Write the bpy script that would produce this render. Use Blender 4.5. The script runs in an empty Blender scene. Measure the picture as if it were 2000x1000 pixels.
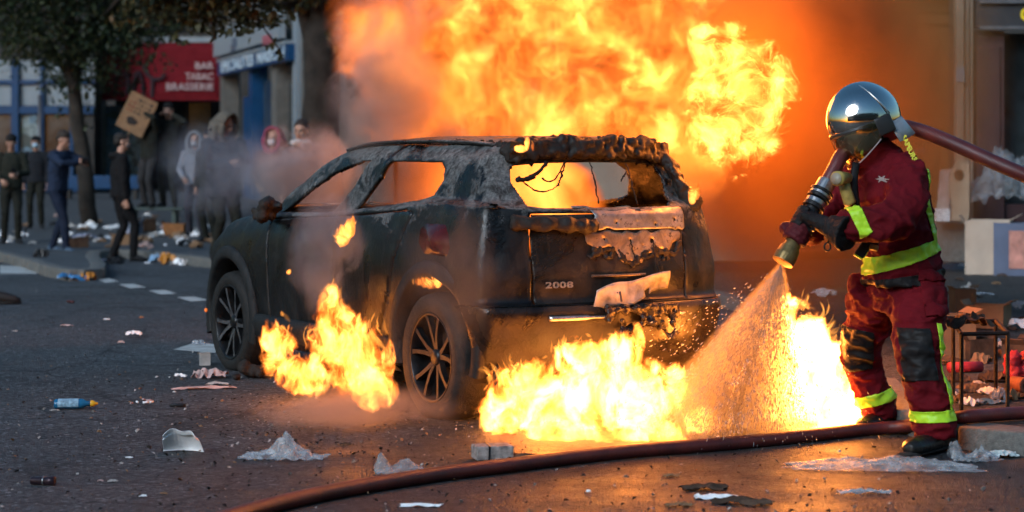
import bpy, bmesh, math, random
from mathutils import Vector, Matrix, Euler, noise as mnoise
R = math.radians
scene = bpy.context.scene
COL = scene.collection
random.seed(7)

# ------------------------------------------------------------------ camera, sky, sun, exposure
F_PX = 4200.0          # focal length in photograph pixels (2000 wide)
CAM_H = 1.42           # eye height
HOR = 270.0            # row of the horizon
cam_d = bpy.data.cameras.new('camera')
cam_d.sensor_width = 36.0
cam_d.lens = F_PX / 2000.0 * 36.0
cam_d.shift_y = -(500.0 - HOR) / 2000.0
cam_d.clip_start = 0.1
cam_d.clip_end = 600.0
cam_d.dof.use_dof = True
cam_d.dof.focus_distance = 10.6
cam_d.dof.aperture_fstop = 2.8
cam = bpy.data.objects.new('camera', cam_d)
cam.location = (0, 0, CAM_H)
cam.rotation_euler = (R(90), 0, 0)
COL.objects.link(cam)
scene.camera = cam

world = bpy.data.worlds.new('World')
scene.world = world
world.use_nodes = True
wn = world.node_tree
wn.nodes.clear()
w_out = wn.nodes.new('ShaderNodeOutputWorld')
w_bg = wn.nodes.new('ShaderNodeBackground')
w_sky = wn.nodes.new('ShaderNodeTexSky')
w_sky.sky_type = 'NISHITA'
w_sky.sun_disc = False
w_sky.sun_elevation = R(5)
w_sky.sun_rotation = R(215)
w_sky.air_density = 1.6
w_sky.dust_density = 0.8
w_sky.ozone_density = 4.5
w_bg.inputs['Strength'].default_value = 0.15
wn.links.new(w_sky.outputs[0], w_bg.inputs[0])
wn.links.new(w_bg.outputs[0], w_out.inputs[0])

sun_d = bpy.data.lights.new('sun', 'SUN')
sun_d.energy = 1.2
sun_d.angle = R(30)
sun_d.color = (0.80, 0.90, 1.0)
sun = bpy.data.objects.new('sun', sun_d)
sun.rotation_euler = (R(62), 0, R(-35))
COL.objects.link(sun)

scene.view_settings.view_transform = 'Standard'
scene.view_settings.look = 'None'
scene.view_settings.gamma = 1.0
scene.view_settings.exposure = 1.35
scene.view_settings.use_curve_mapping = False
scene.render.engine = 'CYCLES'
cy = scene.cycles
cy.use_denoising = True
try:
    cy.denoiser = 'OPENIMAGEDENOISE'
except Exception:
    pass
cy.use_adaptive_sampling = True
cy.adaptive_threshold = 0.055
cy.adaptive_min_samples = 16
cy.max_bounces = 5
cy.diffuse_bounces = 1
cy.glossy_bounces = 2
cy.transmission_bounces = 6
cy.transparent_max_bounces = 40
cy.volume_bounces = 0
cy.volume_max_steps = 512
cy.sample_clamp_indirect = 4.0
cy.caustics_reflective = False
cy.caustics_refractive = False


def ground_z(Y):
    """The street falls gently away behind the car."""
    if Y < 15:
        return 0.0
    if Y < 18:
        return -0.0214 * (Y - 15) ** 2 / 6.0
    if Y < 32.5:
        return -0.0321 - 0.0214 * (Y - 18)
    return -0.3424


def P(px, py, Y):
    """Photograph pixel at depth Y -> world point."""
    return Vector(((px - 1000.0) / F_PX * Y, Y, CAM_H - (py - HOR) / F_PX * Y))


def G(px, py, lift=0.0):
    """Photograph pixel -> point on the ground (lift = height of the paving there)."""
    Y = 10.0
    for _ in range(60):
        Y = 0.5 * Y + 0.5 * (CAM_H - ground_z(Y) - lift) * F_PX / (py - HOR)
    return Vector(((px - 1000.0) / F_PX * Y, Y, ground_z(Y) + lift))
# ------------------------------------------------------------------ helpers
MATS = {}


class NT:
    """Small helper for writing node trees."""

    def __init__(self, name, surface=True):
        self.mat = bpy.data.materials.new(name)
        self.mat.use_nodes = True
        self.t = self.mat.node_tree
        self.t.nodes.clear()
        self.out = self.n('ShaderNodeOutputMaterial')

    def n(self, kind, **props):
        nd = self.t.nodes.new(kind)
        for k, v in props.items():
            setattr(nd, k, v)
        return nd

    def link(self, a, b):
        self.t.links.new(a, b)

    def put(self, sock, v):
        if isinstance(v, bpy.types.NodeSocket):
            self.t.links.new(v, sock)
        else:
            sock.default_value = v

    def math(self, op, a, b=None, c=None, clamp=False):
        nd = self.n('ShaderNodeMath', operation=op, use_clamp=clamp)
        self.put(nd.inputs[0], a)
        if b is not None:
            self.put(nd.inputs[1], b)
        if c is not None:
            self.put(nd.inputs[2], c)
        return nd.outputs[0]

    def vmath(self, op, a, b=None, scale=None):
        nd = self.n('ShaderNodeVectorMath', operation=op)
        self.put(nd.inputs[0], a)
        if b is not None:
            self.put(nd.inputs[1], b)
        if scale is not None:
            self.put(nd.inputs['Scale'], scale)
        return nd.outputs['Value'] if op in ('LENGTH', 'DOT_PRODUCT', 'DISTANCE') else nd.outputs['Vector']

    def noise(self, vec=None, scale=5.0, detail=3.0, rough=0.5, dist=0.0, dims='3D', w=None, kind='FBM'):
        nd = self.n('ShaderNodeTexNoise', noise_dimensions=dims)
        try:
            nd.noise_type = kind
        except Exception:
            pass
        if vec is not None:
            self.put(nd.inputs['Vector'], vec)
        if w is not None:
            self.put(nd.inputs['W'], w)
        self.put(nd.inputs['Scale'], scale)
        nd.inputs['Detail'].default_value = detail
        nd.inputs['Roughness'].default_value = rough
        nd.inputs['Distortion'].default_value = dist
        return nd

    def ramp(self, fac, stops, interp='LINEAR'):
        nd = self.n('ShaderNodeValToRGB')
        nd.color_ramp.interpolation = interp
        el = nd.color_ramp.elements
        while len(el) < len(stops):
            el.new(0.5)
        for e, (p, c) in zip(el, stops):
            e.position = p
            if not hasattr(c, '__len__'):
                c = (c, c, c)
            e.color = (c[0], c[1], c[2], 1.0)
        self.put(nd.inputs[0], fac)
        return nd.outputs[0]

    def maprange(self, v, a, b, c=0.0, d=1.0, smooth=False):
        nd = self.n('ShaderNodeMapRange', interpolation_type='SMOOTHSTEP' if smooth else 'LINEAR')
        nd.clamp = True
        self.put(nd.inputs[0], v)
        self.put(nd.inputs[1], a)
        self.put(nd.inputs[2], b)
        self.put(nd.inputs[3], c)
        self.put(nd.inputs[4], d)
        return nd.outputs[0]

    def mix(self, fac, a, b):
        nd = self.n('ShaderNodeMix', data_type='RGBA')
        self.put(nd.inputs[0], fac)
        for s, v in ((nd.inputs[6], a), (nd.inputs[7], b)):
            if not isinstance(v, bpy.types.NodeSocket) and len(v) == 3:
                v = (*v, 1.0)
            self.put(s, v)
        return nd.outputs[2]

    def coord(self, which='Object'):
        return self.n('ShaderNodeTexCoord').outputs[which]

    def pos(self):
        return self.n('ShaderNodeNewGeometry').outputs['Position']

    def bump(self, h, strength=0.3, dist=0.01):
        nd = self.n('ShaderNodeBump')
        nd.inputs['Strength'].default_value = strength
        nd.inputs['Distance'].default_value = dist
        self.put(nd.inputs['Height'], h)
        return nd.outputs[0]

    def bsdf(self, color=(0.5, 0.5, 0.5), rough=0.6, metal=0.0, normal=None, **kw):
        nd = self.n('ShaderNodeBsdfPrincipled')
        if not isinstance(color, bpy.types.NodeSocket):
            color = (*color[:3], 1.0)
        self.put(nd.inputs['Base Color'], color)
        self.put(nd.inputs['Roughness'], rough)
        self.put(nd.inputs['Metallic'], metal)
        if normal is not None:
            self.put(nd.inputs['Normal'], normal)
        for k, v in kw.items():
            self.put(nd.inputs[k.replace('_', ' ')], v)
        self.link(nd.outputs[0], self.out.inputs['Surface'])
        return nd


def mat_simple(name, color, rough=0.6, metal=0.0, var=0.25, scale=12.0, bump=0.0, bscale=60.0, **kw):
    """Plain material with noise variation in colour and fine relief."""
    if name in MATS:
        return MATS[name]
    t = NT(name)
    co = t.coord('Object')
    nz = t.noise(co, scale, 4.0, 0.6).outputs[0]
    lo = tuple(max(0.0, c * (1 - var)) for c in color)
    hi = tuple(min(1.0, c * (1 + var)) for c in color)
    col = t.mix(t.maprange(nz, 0.3, 0.7), lo, hi)
    nrm = None
    if bump:
        nrm = t.bump(t.noise(co, bscale, 4.0, 0.6).outputs[0], bump, 0.01)
    kw.setdefault('Specular_IOR_Level', 0.3)
    t.bsdf(col, rough, metal, nrm, **kw)
    MATS[name] = t.mat
    return t.mat


def add(name, me, mat=None, parent=None, smooth=False, **props):
    if smooth:
        for p in me.polygons:
            p.use_smooth = True
    ob = bpy.data.objects.new(name, me)
    COL.objects.link(ob)
    if mat is not None:
        if isinstance(mat, (list, tuple)):
            for m in mat:
                me.materials.append(m)
        else:
            me.materials.append(mat)
    if parent is not None:
        ob.parent = parent
    for k, v in props.items():
        ob[k] = v
    return ob


def bm_obj(name, bm, mat=None, parent=None, smooth=False, **props):
    me = bpy.data.meshes.new(name)
    bm.normal_update()
    bm.to_mesh(me)
    bm.free()
    return add(name, me, mat, parent, smooth, **props)


def empty(name, loc=(0, 0, 0), rot=(0, 0, 0), **props):
    e = bpy.data.objects.new(name, None)
    e.empty_display_size = 0.1
    e.location = loc
    e.rotation_euler = rot
    COL.objects.link(e)
    for k, v in props.items():
        e[k] = v
    return e


def tag(o, label, cat, group=None, kind=None):
    o['label'] = label
    o['category'] = cat
    if group:
        o['group'] = group
    if kind:
        o['kind'] = kind
    return o


def box(bm, c, s, rot=None, bevel=0.0):
    """Box of size s centred on c."""
    m = Matrix.Translation(Vector(c))
    if rot is not None:
        m = m @ (rot.to_matrix().to_4x4() if isinstance(rot, Euler) else rot)
    m = m @ Matrix.Diagonal((s[0], s[1], s[2], 1))
    r = bmesh.ops.create_cube(bm, size=1.0, matrix=m)
    if bevel:
        es = list({e for v in r['verts'] for e in v.link_edges})
        bmesh.ops.bevel(bm, geom=es, offset=bevel, segments=2, affect='EDGES', profile=0.5)
    return r['verts']


def frame_at(d):
    d = d.normalized()
    u = Vector((0, 0, 1)) if abs(d.z) < 0.9 else Vector((0, 1, 0))
    a = d.cross(u).normalized()
    return a, a.cross(d).normalized()


def tube(bm, pts, rad, seg=10, cap=True, up=None, t0=None):
    """Tube through points; rad is a number, a list, or a list of (ra, rb) along the two frame axes."""
    pts = [Vector(p) for p in pts]
    n = len(pts)
    rings = []
    a_prev = None
    for i, p in enumerate(pts):
        d = (pts[min(i + 1, n - 1)] - pts[max(i - 1, 0)])
        if d.length < 1e-9:
            d = Vector((0, 0, 1))
        d.normalize()
        if a_prev is None:
            if up is not None:
                a = d.cross(Vector(up))
                a = a.normalized() if a.length > 1e-6 else frame_at(d)[0]
            else:
                a = frame_at(d)[0]
        else:
            a = (a_prev - d * a_prev.dot(d))
            a = a.normalized() if a.length > 1e-6 else frame_at(d)[0]
        a_prev = a
        b = a.cross(d).normalized()
        r = rad[i] if isinstance(rad, (list, tuple)) else rad
        ra, rb = r if isinstance(r, (list, tuple)) else (r, r)
        rings.append([bm.verts.new(p + a * (ra * math.cos(2 * math.pi * k / seg)) + b * (rb * math.sin(2 * math.pi * k / seg))) for k in range(seg)])
    for i in range(n - 1):
        for k in range(seg):
            k2 = (k + 1) % seg
            bm.faces.new((rings[i][k], rings[i][k2], rings[i + 1][k2], rings[i + 1][k]))
    if cap:
        bm.faces.new(list(reversed(rings[0])))
        bm.faces.new(rings[-1])
    return rings


def spline(pts, n):
    """Catmull-Rom through pts, n samples."""
    pts = [Vector(p) for p in pts]
    q = [pts[0] * 2 - pts[1]] + pts + [pts[-1] * 2 - pts[-2]]
    out = []
    m = len(pts) - 1
    for i in range(n):
        t = i / (n - 1) * m
        k = min(int(t), m - 1)
        u = t - k
        a, b, c, d = q[k:k + 4]
        out.append(0.5 * ((2 * b) + (c - a) * u + (2 * a - 5 * b + 4 * c - d) * u * u + (3 * b - a - 3 * c + d) * u ** 3))
    return out


def ball(bm, c, r, sub=2, rot=None):
    """Ellipsoid."""
    r = r if hasattr(r, '__len__') else (r, r, r)
    m = Matrix.Translation(Vector(c))
    if rot is not None:
        m = m @ (rot.to_4x4() if isinstance(rot, Matrix) else rot.to_matrix().to_4x4())
    m = m @ Matrix.Diagonal((r[0], r[1], r[2], 1))
    return bmesh.ops.create_icosphere(bm, subdivisions=sub, radius=1.0, matrix=m)['verts']


def lathe(bm, prof, seg=24, mat=None):
    """Surface of revolution about z of (r, z) pairs."""
    rings = []
    for r, z in prof:
        rings.append([bm.verts.new((r * math.cos(2 * math.pi * k / seg), r * math.sin(2 * math.pi * k / seg), z)) for k in range(seg)])
    for i in range(len(rings) - 1):
        for k in range(seg):
            k2 = (k + 1) % seg
            bm.faces.new((rings[i][k], rings[i][k2], rings[i + 1][k2], rings[i + 1][k]))
    return rings


def prism(bm, outline, d, origin=(0, 0, 0), m=None):
    """Outline (list of 3-D points) extruded along vector d."""
    d = Vector(d)
    a = [bm.verts.new(Vector(p)) for p in outline]
    b = [bm.verts.new(Vector(p) + d) for p in outline]
    n = len(a)
    bm.faces.new(list(reversed(a)))
    bm.faces.new(b)
    for i in range(n):
        j = (i + 1) % n
        bm.faces.new((a[i], a[j], b[j], b[i]))
    return a, b


def fbm(p, octaves=4, scale=1.0):
    s, a, t = 0.0, 1.0, 0.0
    q = Vector(p) * scale
    for _ in range(octaves):
        s += a * mnoise.noise(q)
        t += a
        q = q * 2.03 + Vector((3.1, 1.7, 5.3))
        a *= 0.5
    return s / t


def evaluated(ob):
    """Mesh of ob with its modifiers applied."""
    dg = bpy.context.evaluated_depsgraph_get()
    me = bpy.data.meshes.new_from_object(ob.evaluated_get(dg), preserve_all_data_layers=True, depsgraph=dg)
    return me


def apply_mods(ob):
    me = evaluated(ob)
    ob.modifiers.clear()
    old = ob.data
    ob.data = me
    bpy.data.meshes.remove(old)
    return ob


def remeshed(name, bm, voxel, smooth_it=2, disp=None, mat=None, parent=None, **props):
    """Fuse the shells in bm into one continuous surface."""
    ob = bm_obj(name, bm, None, None)
    md = ob.modifiers.new('r', 'REMESH')
    md.mode = 'VOXEL'
    md.voxel_size = voxel
    md.use_smooth_shade = True
    if smooth_it:
        ms = ob.modifiers.new('s', 'SMOOTH')
        ms.iterations = smooth_it
        ms.factor = 0.5
    apply_mods(ob)
    me = ob.data
    if disp:
        nrm = [v.normal.copy() for v in me.vertices]
        for v, nn in zip(me.vertices, nrm):
            v.co = v.co + nn * disp(v.co)
    for p in me.polygons:
        p.use_smooth = True
    me.materials.clear()
    if mat is not None:
        for m in (mat if isinstance(mat, (list, tuple)) else [mat]):
            me.materials.append(m)
    if parent is not None:
        ob.parent = parent
    for k, v in props.items():
        ob[k] = v
    return ob
# ------------------------------------------------------------------ ground
def asphalt_mat(name, base=0.062, tint=(0.94, 1.0, 1.08), wet=0.6, grain=60.0):
    t = NT(name)
    p = t.pos()
    big = t.noise(p, 0.35, 4, 0.6).outputs[0]
    mid = t.noise(p, 2.6, 5, 0.65).outputs[0]
    vor = t.n('ShaderNodeTexVoronoi')
    t.link(p, vor.inputs['Vector'])
    vor.inputs['Scale'].default_value = grain
    fine = t.noise(p, grain * 0.55, 3, 0.7).outputs[0]
    stone = t.n('ShaderNodeSeparateColor')
    t.link(vor.outputs['Color'], stone.inputs[0])
    v = t.math('MULTIPLY_ADD', stone.outputs[0], 1.3, 0.30)
    v = t.math('MULTIPLY', v, t.maprange(big, 0.3, 0.7, 0.75, 1.25))
    v = t.math('MULTIPLY', v, t.maprange(mid, 0.3, 0.7, 0.82, 1.18))
    v = t.math('MULTIPLY', v, base)
    # cracks and tarred patches
    wob = t.vmath('ADD', p, t.vmath('SCALE', t.noise(p, 1.7, 4, 0.6).outputs['Color'], scale=0.7))
    cr = t.n('ShaderNodeTexVoronoi', feature='DISTANCE_TO_EDGE')
    t.link(wob, cr.inputs['Vector'])
    cr.inputs['Scale'].default_value = 0.42
    line = t.maprange(cr.outputs['Distance'], 0.003, 0.012, 0.35, 1.0)
    v = t.math('MULTIPLY', v, line)
    stain = t.maprange(t.noise(p, 0.9, 5, 0.65, 0.8).outputs[0], 0.56, 0.64, 1.0, 0.55)
    v = t.math('MULTIPLY', v, stain)
    bright = t.math('MULTIPLY', t.maprange(stone.outputs[1], 0.92, 0.97), 0.12)
    v = t.math('ADD', v, bright)
    rg = t.maprange(mid, 0.35, 0.65, 0.62, 0.85)
    wetm = t.maprange(t.noise(p, 0.8, 4, 0.6, 0.5).outputs[0], 0.50, 0.62)
    sep = t.n('ShaderNodeSeparateXYZ')
    t.link(p, sep.inputs[0])
    # hose water has run over the road around the car and to the kerb
    dx = t.math('MULTIPLY', t.math('SUBTRACT', sep.outputs[0], 1.0), 0.42)
    dy = t.math('MULTIPLY', t.math('SUBTRACT', sep.outputs[1], 9.0), 0.38)
    dd = t.math('SQRT', t.math('ADD', t.math('MULTIPLY', dx, dx), t.math('MULTIPLY', dy, dy)))
    near = t.maprange(t.math('MULTIPLY_ADD', t.math('SUBTRACT', mid, 0.5), 0.9, dd), 0.75, 1.1, 1.0, 0.0)
    w = t.math('MULTIPLY', near, wet)
    v = t.math('MULTIPLY', v, t.math('SUBTRACT', 1.0, t.math('MULTIPLY', w, 1.0)))
    cc = t.n('ShaderNodeCombineColor')
    for k in range(3):
        t.link(t.math('MULTIPLY', v, tint[k]), cc.inputs[k])
    rg = t.math('SUBTRACT', rg, t.math('MULTIPLY', w, 0.34))
    vf = t.n('ShaderNodeTexVoronoi')
    t.link(p, vf.inputs['Vector'])
    vf.inputs['Scale'].default_value = grain * 2.3
    h = t.math('MULTIPLY_ADD', vf.outputs['Distance'], 0.9, t.math('MULTIPLY', t.noise(p, grain * 1.6, 3, 0.7).outputs[0], 0.8))
    t.bsdf(cc.outputs[0], rg, 0.0, t.bump(h, 1.0, 0.012), Specular_IOR_Level=0.4)
    return t.mat


m_asphalt = asphalt_mat('asphalt')
bm = bmesh.new()
ys = [-6, 0, 4, 8, 12, 15, 15.5, 16, 16.5, 17, 17.5, 18, 22, 26, 30, 32.5, 34, 40, 50, 70, 110, 200]
xs = [-120, -60, -30, -15, -8, -4, 0, 4, 8, 15, 30, 60, 120]
gv = [[bm.verts.new((x, y, ground_z(y))) for x in xs] for y in ys]
for j in range(len(ys) - 1):
    for i in range(len(xs) - 1):
        bm.faces.new((gv[j][i], gv[j][i + 1], gv[j + 1][i + 1], gv[j + 1][i]))
bm_obj('road', bm, m_asphalt, kind='structure')

m_paint = mat_simple('worn_road_paint', (0.42, 0.42, 0.40), 0.6, 0, 0.45, 8, 0.4, 60)


def ground_patch(name, pxs, mat, lift=0.004, parent=None, **props):
    bm = bmesh.new()
    vs = []
    for a, b in pxs:
        g = G(a, b)
        vs.append(bm.verts.new((g.x, g.y, g.z + lift)))
    bm.faces.new(vs)
    bmesh.ops.recalc_face_normals(bm, faces=bm.faces[:])
    for f in bm.faces:
        if f.normal.z < 0:
            f.normal_flip()
    return bm_obj(name, bm, mat, parent, **props)


for q in ([(188, 545), (212, 544), (232, 550), (206, 553)], [(232, 556), (262, 555), (286, 562), (254, 564)], [(290, 568), (322, 567), (347, 574), (314, 576)], [(346, 581), (380, 580), (408, 587), (372, 590)],
          [(150, 536), (172, 535), (190, 540), (166, 542)], [(0, 519), (40, 521), (90, 535), (0, 535)], [(338, 684), (388, 668), (430, 676), (420, 690)]):
    ground_patch('road_marking', q, m_paint, kind='structure')

# pavements
m_pave = mat_simple('pavement_asphalt', (0.062, 0.065, 0.068), 0.75, 0, 0.3, 3, 0.5, 50)
m_granite = mat_simple('granite_kerb', (0.12, 0.115, 0.105), 0.65, 0, 0.35, 30, 0.6, 70)


def raised(name, edge, far, mat, h, label=None):
    """Pavement: edge = list of (x, y) along the kerb, far = outline behind it; real kerb step."""
    bm = bmesh.new()
    top, bot = [], []
    pts = edge + far
    for x, y in pts:
        top.append(bm.verts.new((x, y, ground_z(y) + h)))
        bot.append(bm.verts.new((x, y, ground_z(y) - 0.05)))
    n = len(pts)
    from mathutils.geometry import tessellate_polygon
    for tri in tessellate_polygon([[Vector((x, y, 0)) for x, y in pts]]):
        bm.faces.new([top[k] for k in tri])
    for i in range(n):
        j = (i + 1) % n
        bm.faces.new((top[i], top[j], bot[j], bot[i]))
    bmesh.ops.recalc_face_normals(bm, faces=bm.faces[:])
    return bm_obj(name, bm, mat, kind='structure')


def kerb(parent, edge, h, w=0.16, length=0.9, mat=None, name='kerb_stone', zadd=0.006):
    """Row of separate kerb stones along an edge polyline; the stones sit outside the edge."""
    pts = [Vector((x, y, 0)) for x, y in edge]
    segs = []
    for a, b in zip(pts, pts[1:]):
        n = max(1, int(round((b - a).length / length)))
        for k in range(n):
            segs.append((a.lerp(b, k / n), a.lerp(b, (k + 1) / n)))
    for a, b in segs:
        d = (b - a)
        L = d.length - 0.008
        d.normalize()
        m = (a + b) / 2
        bm = bmesh.new()
        box(bm, (0, 0, 0), (L, w, h + 0.06), bevel=0.012)
        for v in bm.verts:
            v.co += Vector((0, 0, 0.004 * fbm(v.co + m, 2, 9)))
        ob = bm_obj(name, bm, mat or m_granite, parent, True)
        za, zb = ground_z(a.y), ground_z(b.y)
        ob.location = (m.x, m.y, (za + zb) / 2 + h / 2 - 0.03 + zadd + random.uniform(-0.004, 0.004))
        ob.rotation_euler = (0, -math.atan2(zb - za, (b - a).length), math.atan2(d.y, d.x))


H_FAR = 0.12
edge_px = [(-160, 470), (-60, 482), (0, 491), (60, 505), (105, 520), (150, 527), (188, 524), (192, 516), (180, 500), (186, 490), (230, 487), (300, 491), (400, 503), (520, 512), (700, 520)]
edge_w = [tuple(G(a, b, H_FAR)[:2]) for a, b in edge_px]
far_pave = raised('far_pavement', edge_w, [(5, 31), (30, 33), (60, 72), (-60, 72), (-40, 40)], m_pave, H_FAR)
kerb(far_pave, edge_w, H_FAR, 0.18, 1.0)

H_R = 0.10
edge_r = [(4.4, 8.2), (3.6, 8.75), (2.95, 9.2), (2.36, 9.66), (2.10, 9.90), (1.96, 10.4), (1.98, 11.2), (2.1, 13.0), (2.2, 15.0), (2.0, 18.0), (1.4, 22.0)]
right_pave = raised('near_pavement', edge_r, [(0.5, 24.5), (14, 24.5), (14, 8.2)], asphalt_mat('pavement_tarmac', 0.05, (1.0, 0.98, 0.95), 0.3, 80), H_R)
kerb(right_pave, edge_r, H_R, 0.20, 0.75, zadd=0.004)
# ------------------------------------------------------------------ the burning car
CAR_YAW = R(30)
CAR_O = Vector((0.229, 11.255, 0.0))
car = empty('burning_car', CAR_O, (0, 0, CAR_YAW + R(90)))
tag(car, 'burnt-out black hatchback car with its windows gone, flames pouring from it', 'car')


def lerp_table(tab, x):
    if x <= tab[0][0]:
        return tab[0][1]
    for (a, va), (b, vb) in zip(tab, tab[1:]):
        if x <= b:
            return va + (vb - va) * (x - a) / (b - a)
    return tab[-1][1]


BELT = [(-0.6, 1.05), (-0.2, 1.075), (0.3, 1.07), (1.07, 1.0), (2.06, 0.965), (2.77, 0.925), (3.05, 0.85), (3.3, 0.76)]
# z, half width, nose x, tail x
LEVELS = [(0.21, 0.64, 3.16, -0.38), (0.28, 0.71, 3.25, -0.50), (0.40, 0.738, 3.30, -0.585), (0.53, 0.748, 3.32, -0.625), (0.585, 0.75, 3.32, -0.62),
          (0.625, 0.75, 3.31, -0.572), (0.74, 0.75, 3.28, -0.572), (0.86, 0.735, 3.20, -0.555), ('b', 0.695, 3.05, -0.535), ('b2', 0.665, 2.72, -0.495),
          ('b3', 0.645, 2.36, -0.465), (1.12, 0.612, 2.16, -0.425), (1.20, 0.585, 1.98, -0.37), (1.285, 0.553, 1.79, -0.32), (1.345, 0.51, 1.62, -0.31),
          (1.395, 0.43, 1.42, -0.325), (1.425, 0.26, 1.12, -0.27), (1.433, 0.0, 0.9, -0.1)]


def level_ctrl(j):
    z, w, xf, xt = LEVELS[j]
    up = j >= 10
    bow = 0.14 if up else 0.30
    t = 0.10 if j >= 9 else 0.17
    pts = [(xf, 0), (xf - bow * 0.12, w * 0.40), (xf - bow * 0.5, w * 0.78), (xf - bow * 1.15, w * 0.955)]
    a, b = xf - bow * 1.15, xt + t * 1.25
    for q in (0.2, 0.42, 0.64, 0.85):
        pts.append((a + (b - a) * q, w * (1.0 if up is False else 1.0)))
    pts += [(b, w * 0.975), (xt + t * 0.52, w * 0.83), (xt + t * 0.14, w * 0.45), (xt, 0)]
    out = []
    for x, y in pts:
        if z == 'b':
            zz = lerp_table(BELT, x) - 0.01
        elif z == 'b2':
            zz = lerp_table(BELT, x) + 0.018
        elif z == 'b3':
            zz = max(lerp_table(BELT, x) + 0.03, 1.0 if x > 1.8 else 0)
        else:
            zz = z
            if j == 7:
                zz = min(z, lerp_table(BELT, x) - 0.08)
        out.append(Vector((x, y, zz)))
    return out


NU, NV = 250, 150
ctrl = [spline(level_ctrl(j), NU) for j in range(len(LEVELS))]
cols = [spline([ctrl[j][i] for j in range(len(LEVELS))], NV) for i in range(NU)]

FRONT_WIN = [(2.05, 0.985), (1.84, 1.08), (1.50, 1.215), (1.19, 1.292), (1.07, 1.298), (1.19, 1.13), (1.36, 1.005)]
REAR_WIN = [(1.06, 1.03), (0.94, 1.15), (0.83, 1.292), (0.24, 1.292), (0.18, 1.26), (0.165, 1.20), (0.215, 1.125), (0.33, 1.10), (0.7, 1.06)]
TAIL_WIN = [(0.43, 1.085), (0.425, 1.115), (0.455, 1.20), (0.43, 1.278), (0.30, 1.29), (0, 1.295), (-0.30, 1.29), (-0.43, 1.278), (-0.455, 1.20), (-0.43, 1.10), (-0.38, 1.075), (0, 1.068), (0.36, 1.075)]
SCREEN = [(-0.58, 1.03), (-0.50, 1.20), (-0.44, 1.32), (0, 1.345), (0.44, 1.32), (0.50, 1.20), (0.58, 1.03)]
WHEEL_Z = 0.315
ARCH_R = 0.375
ARCH_F = [(2.635 + ARCH_R * math.cos(a * math.pi / 20), WHEEL_Z + 0.01 + ARCH_R * math.sin(a * math.pi / 20)) for a in range(-8, 29)]
ARCH_B = [(0.0 + ARCH_R * math.cos(a * math.pi / 20), WHEEL_Z + 0.05 + ARCH_R * math.sin(a * math.pi / 20)) for a in range(-8, 29)]


def inside(poly, x, z):
    c = False
    n = len(poly)
    for i in range(n):
        x1, z1 = poly[i]
        x2, z2 = poly[(i + 1) % n]
        if (z1 > z) != (z2 > z) and x < (x2 - x1) * (z - z1) / (z2 - z1) + x1:
            c = not c
    return c


def nearest(poly, x, z):
    best, bd = None, 1e9
    n = len(poly)
    for i in range(n):
        x1, z1 = poly[i]
        x2, z2 = poly[(i + 1) % n]
        dx, dz = x2 - x1, z2 - z1
        t = max(0, min(1, ((x - x1) * dx + (z - z1) * dz) / (dx * dx + dz * dz + 1e-12)))
        qx, qz = x1 + t * dx, z1 + t * dz
        d = (qx - x) ** 2 + (qz - z) ** 2
        if d < bd:
            bd, best = d, (qx, qz)
    return best, math.sqrt(bd)


# panel outlines, side view (x, z)
F_DOOR = [(2.02, 0.34), (2.03, 0.60), (2.05, 0.945), (1.7, 0.965), (1.21, 0.985), (1.17, 0.8), (1.12, 0.34)]
R_DOOR = [(1.105, 0.34), (1.155, 0.8), (1.195, 0.986), (0.8, 1.01), (0.36, 1.045), (0.26, 1.04), (0.33, 0.93), (0.40, 0.78), (0.45, 0.62), (0.55, 0.45), (0.62, 0.34)]
TAIL = [(0.45, 0.605), (0.455, 0.80), (0.455, 1.0), (0.44, 1.045), (0, 1.045), (-0.44, 1.045), (-0.455, 1.0), (-0.455, 0.80), (-0.45, 0.605)]
BONNET = [(3.12, -0.50), (3.2, 0.0), (3.12, 0.50), (2.9, 0.58), (2.32, 0.60), (2.28, 0.0), (2.32, -0.60), (2.9, -0.58)]   # plan (x, y)


def part_of(c):
    ay = abs(c.y)
    if c.x < -0.22 and c.z < 0.598 and c.x < -0.30 - 0.0 * c.z:
        return 'bumper'
    if c.x < -0.27 and ay < 0.48 and inside(TAIL, c.y, c.z):
        return 'tailgate'
    if c.x > 2.3 and inside(BONNET, c.x, c.y) and c.z > 0.8:
        return 'bonnet'
    if ay > 0.5 and inside(F_DOOR, c.x, c.z):
        return 'door_l' if c.y > 0 else 'door_r'
    if ay > 0.5 and inside(R_DOOR, c.x, c.z):
        return 'rdoor_l' if c.y > 0 else 'rdoor_r'
    if c.z > 1.35 and ay < 0.44:
        return 'roof'
    return 'body'


def hole_at(c):
    ay = abs(c.y)
    if ay > 0.46 and c.x > 0 and c.x < 2.3 and c.z > 0.95:
        for w in (FRONT_WIN, REAR_WIN):
            if inside(w, c.x, c.z):
                return ('s', w)
    if c.z < 0.8 and ay > 0.42:
        for w in (ARCH_F, ARCH_B):
            if inside(w, c.x, c.z):
                return ('s', w)
    if c.x < -0.2 and ay < 0.47 and inside(TAIL_WIN, c.y, c.z):
        return ('e', TAIL_WIN)
    if c.x > 1.3 and c.z > 1.02 and inside(SCREEN, c.y, c.z) and ay < 0.6 and c.x > 1.45:
        return ('e', SCREEN)
    return None


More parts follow.
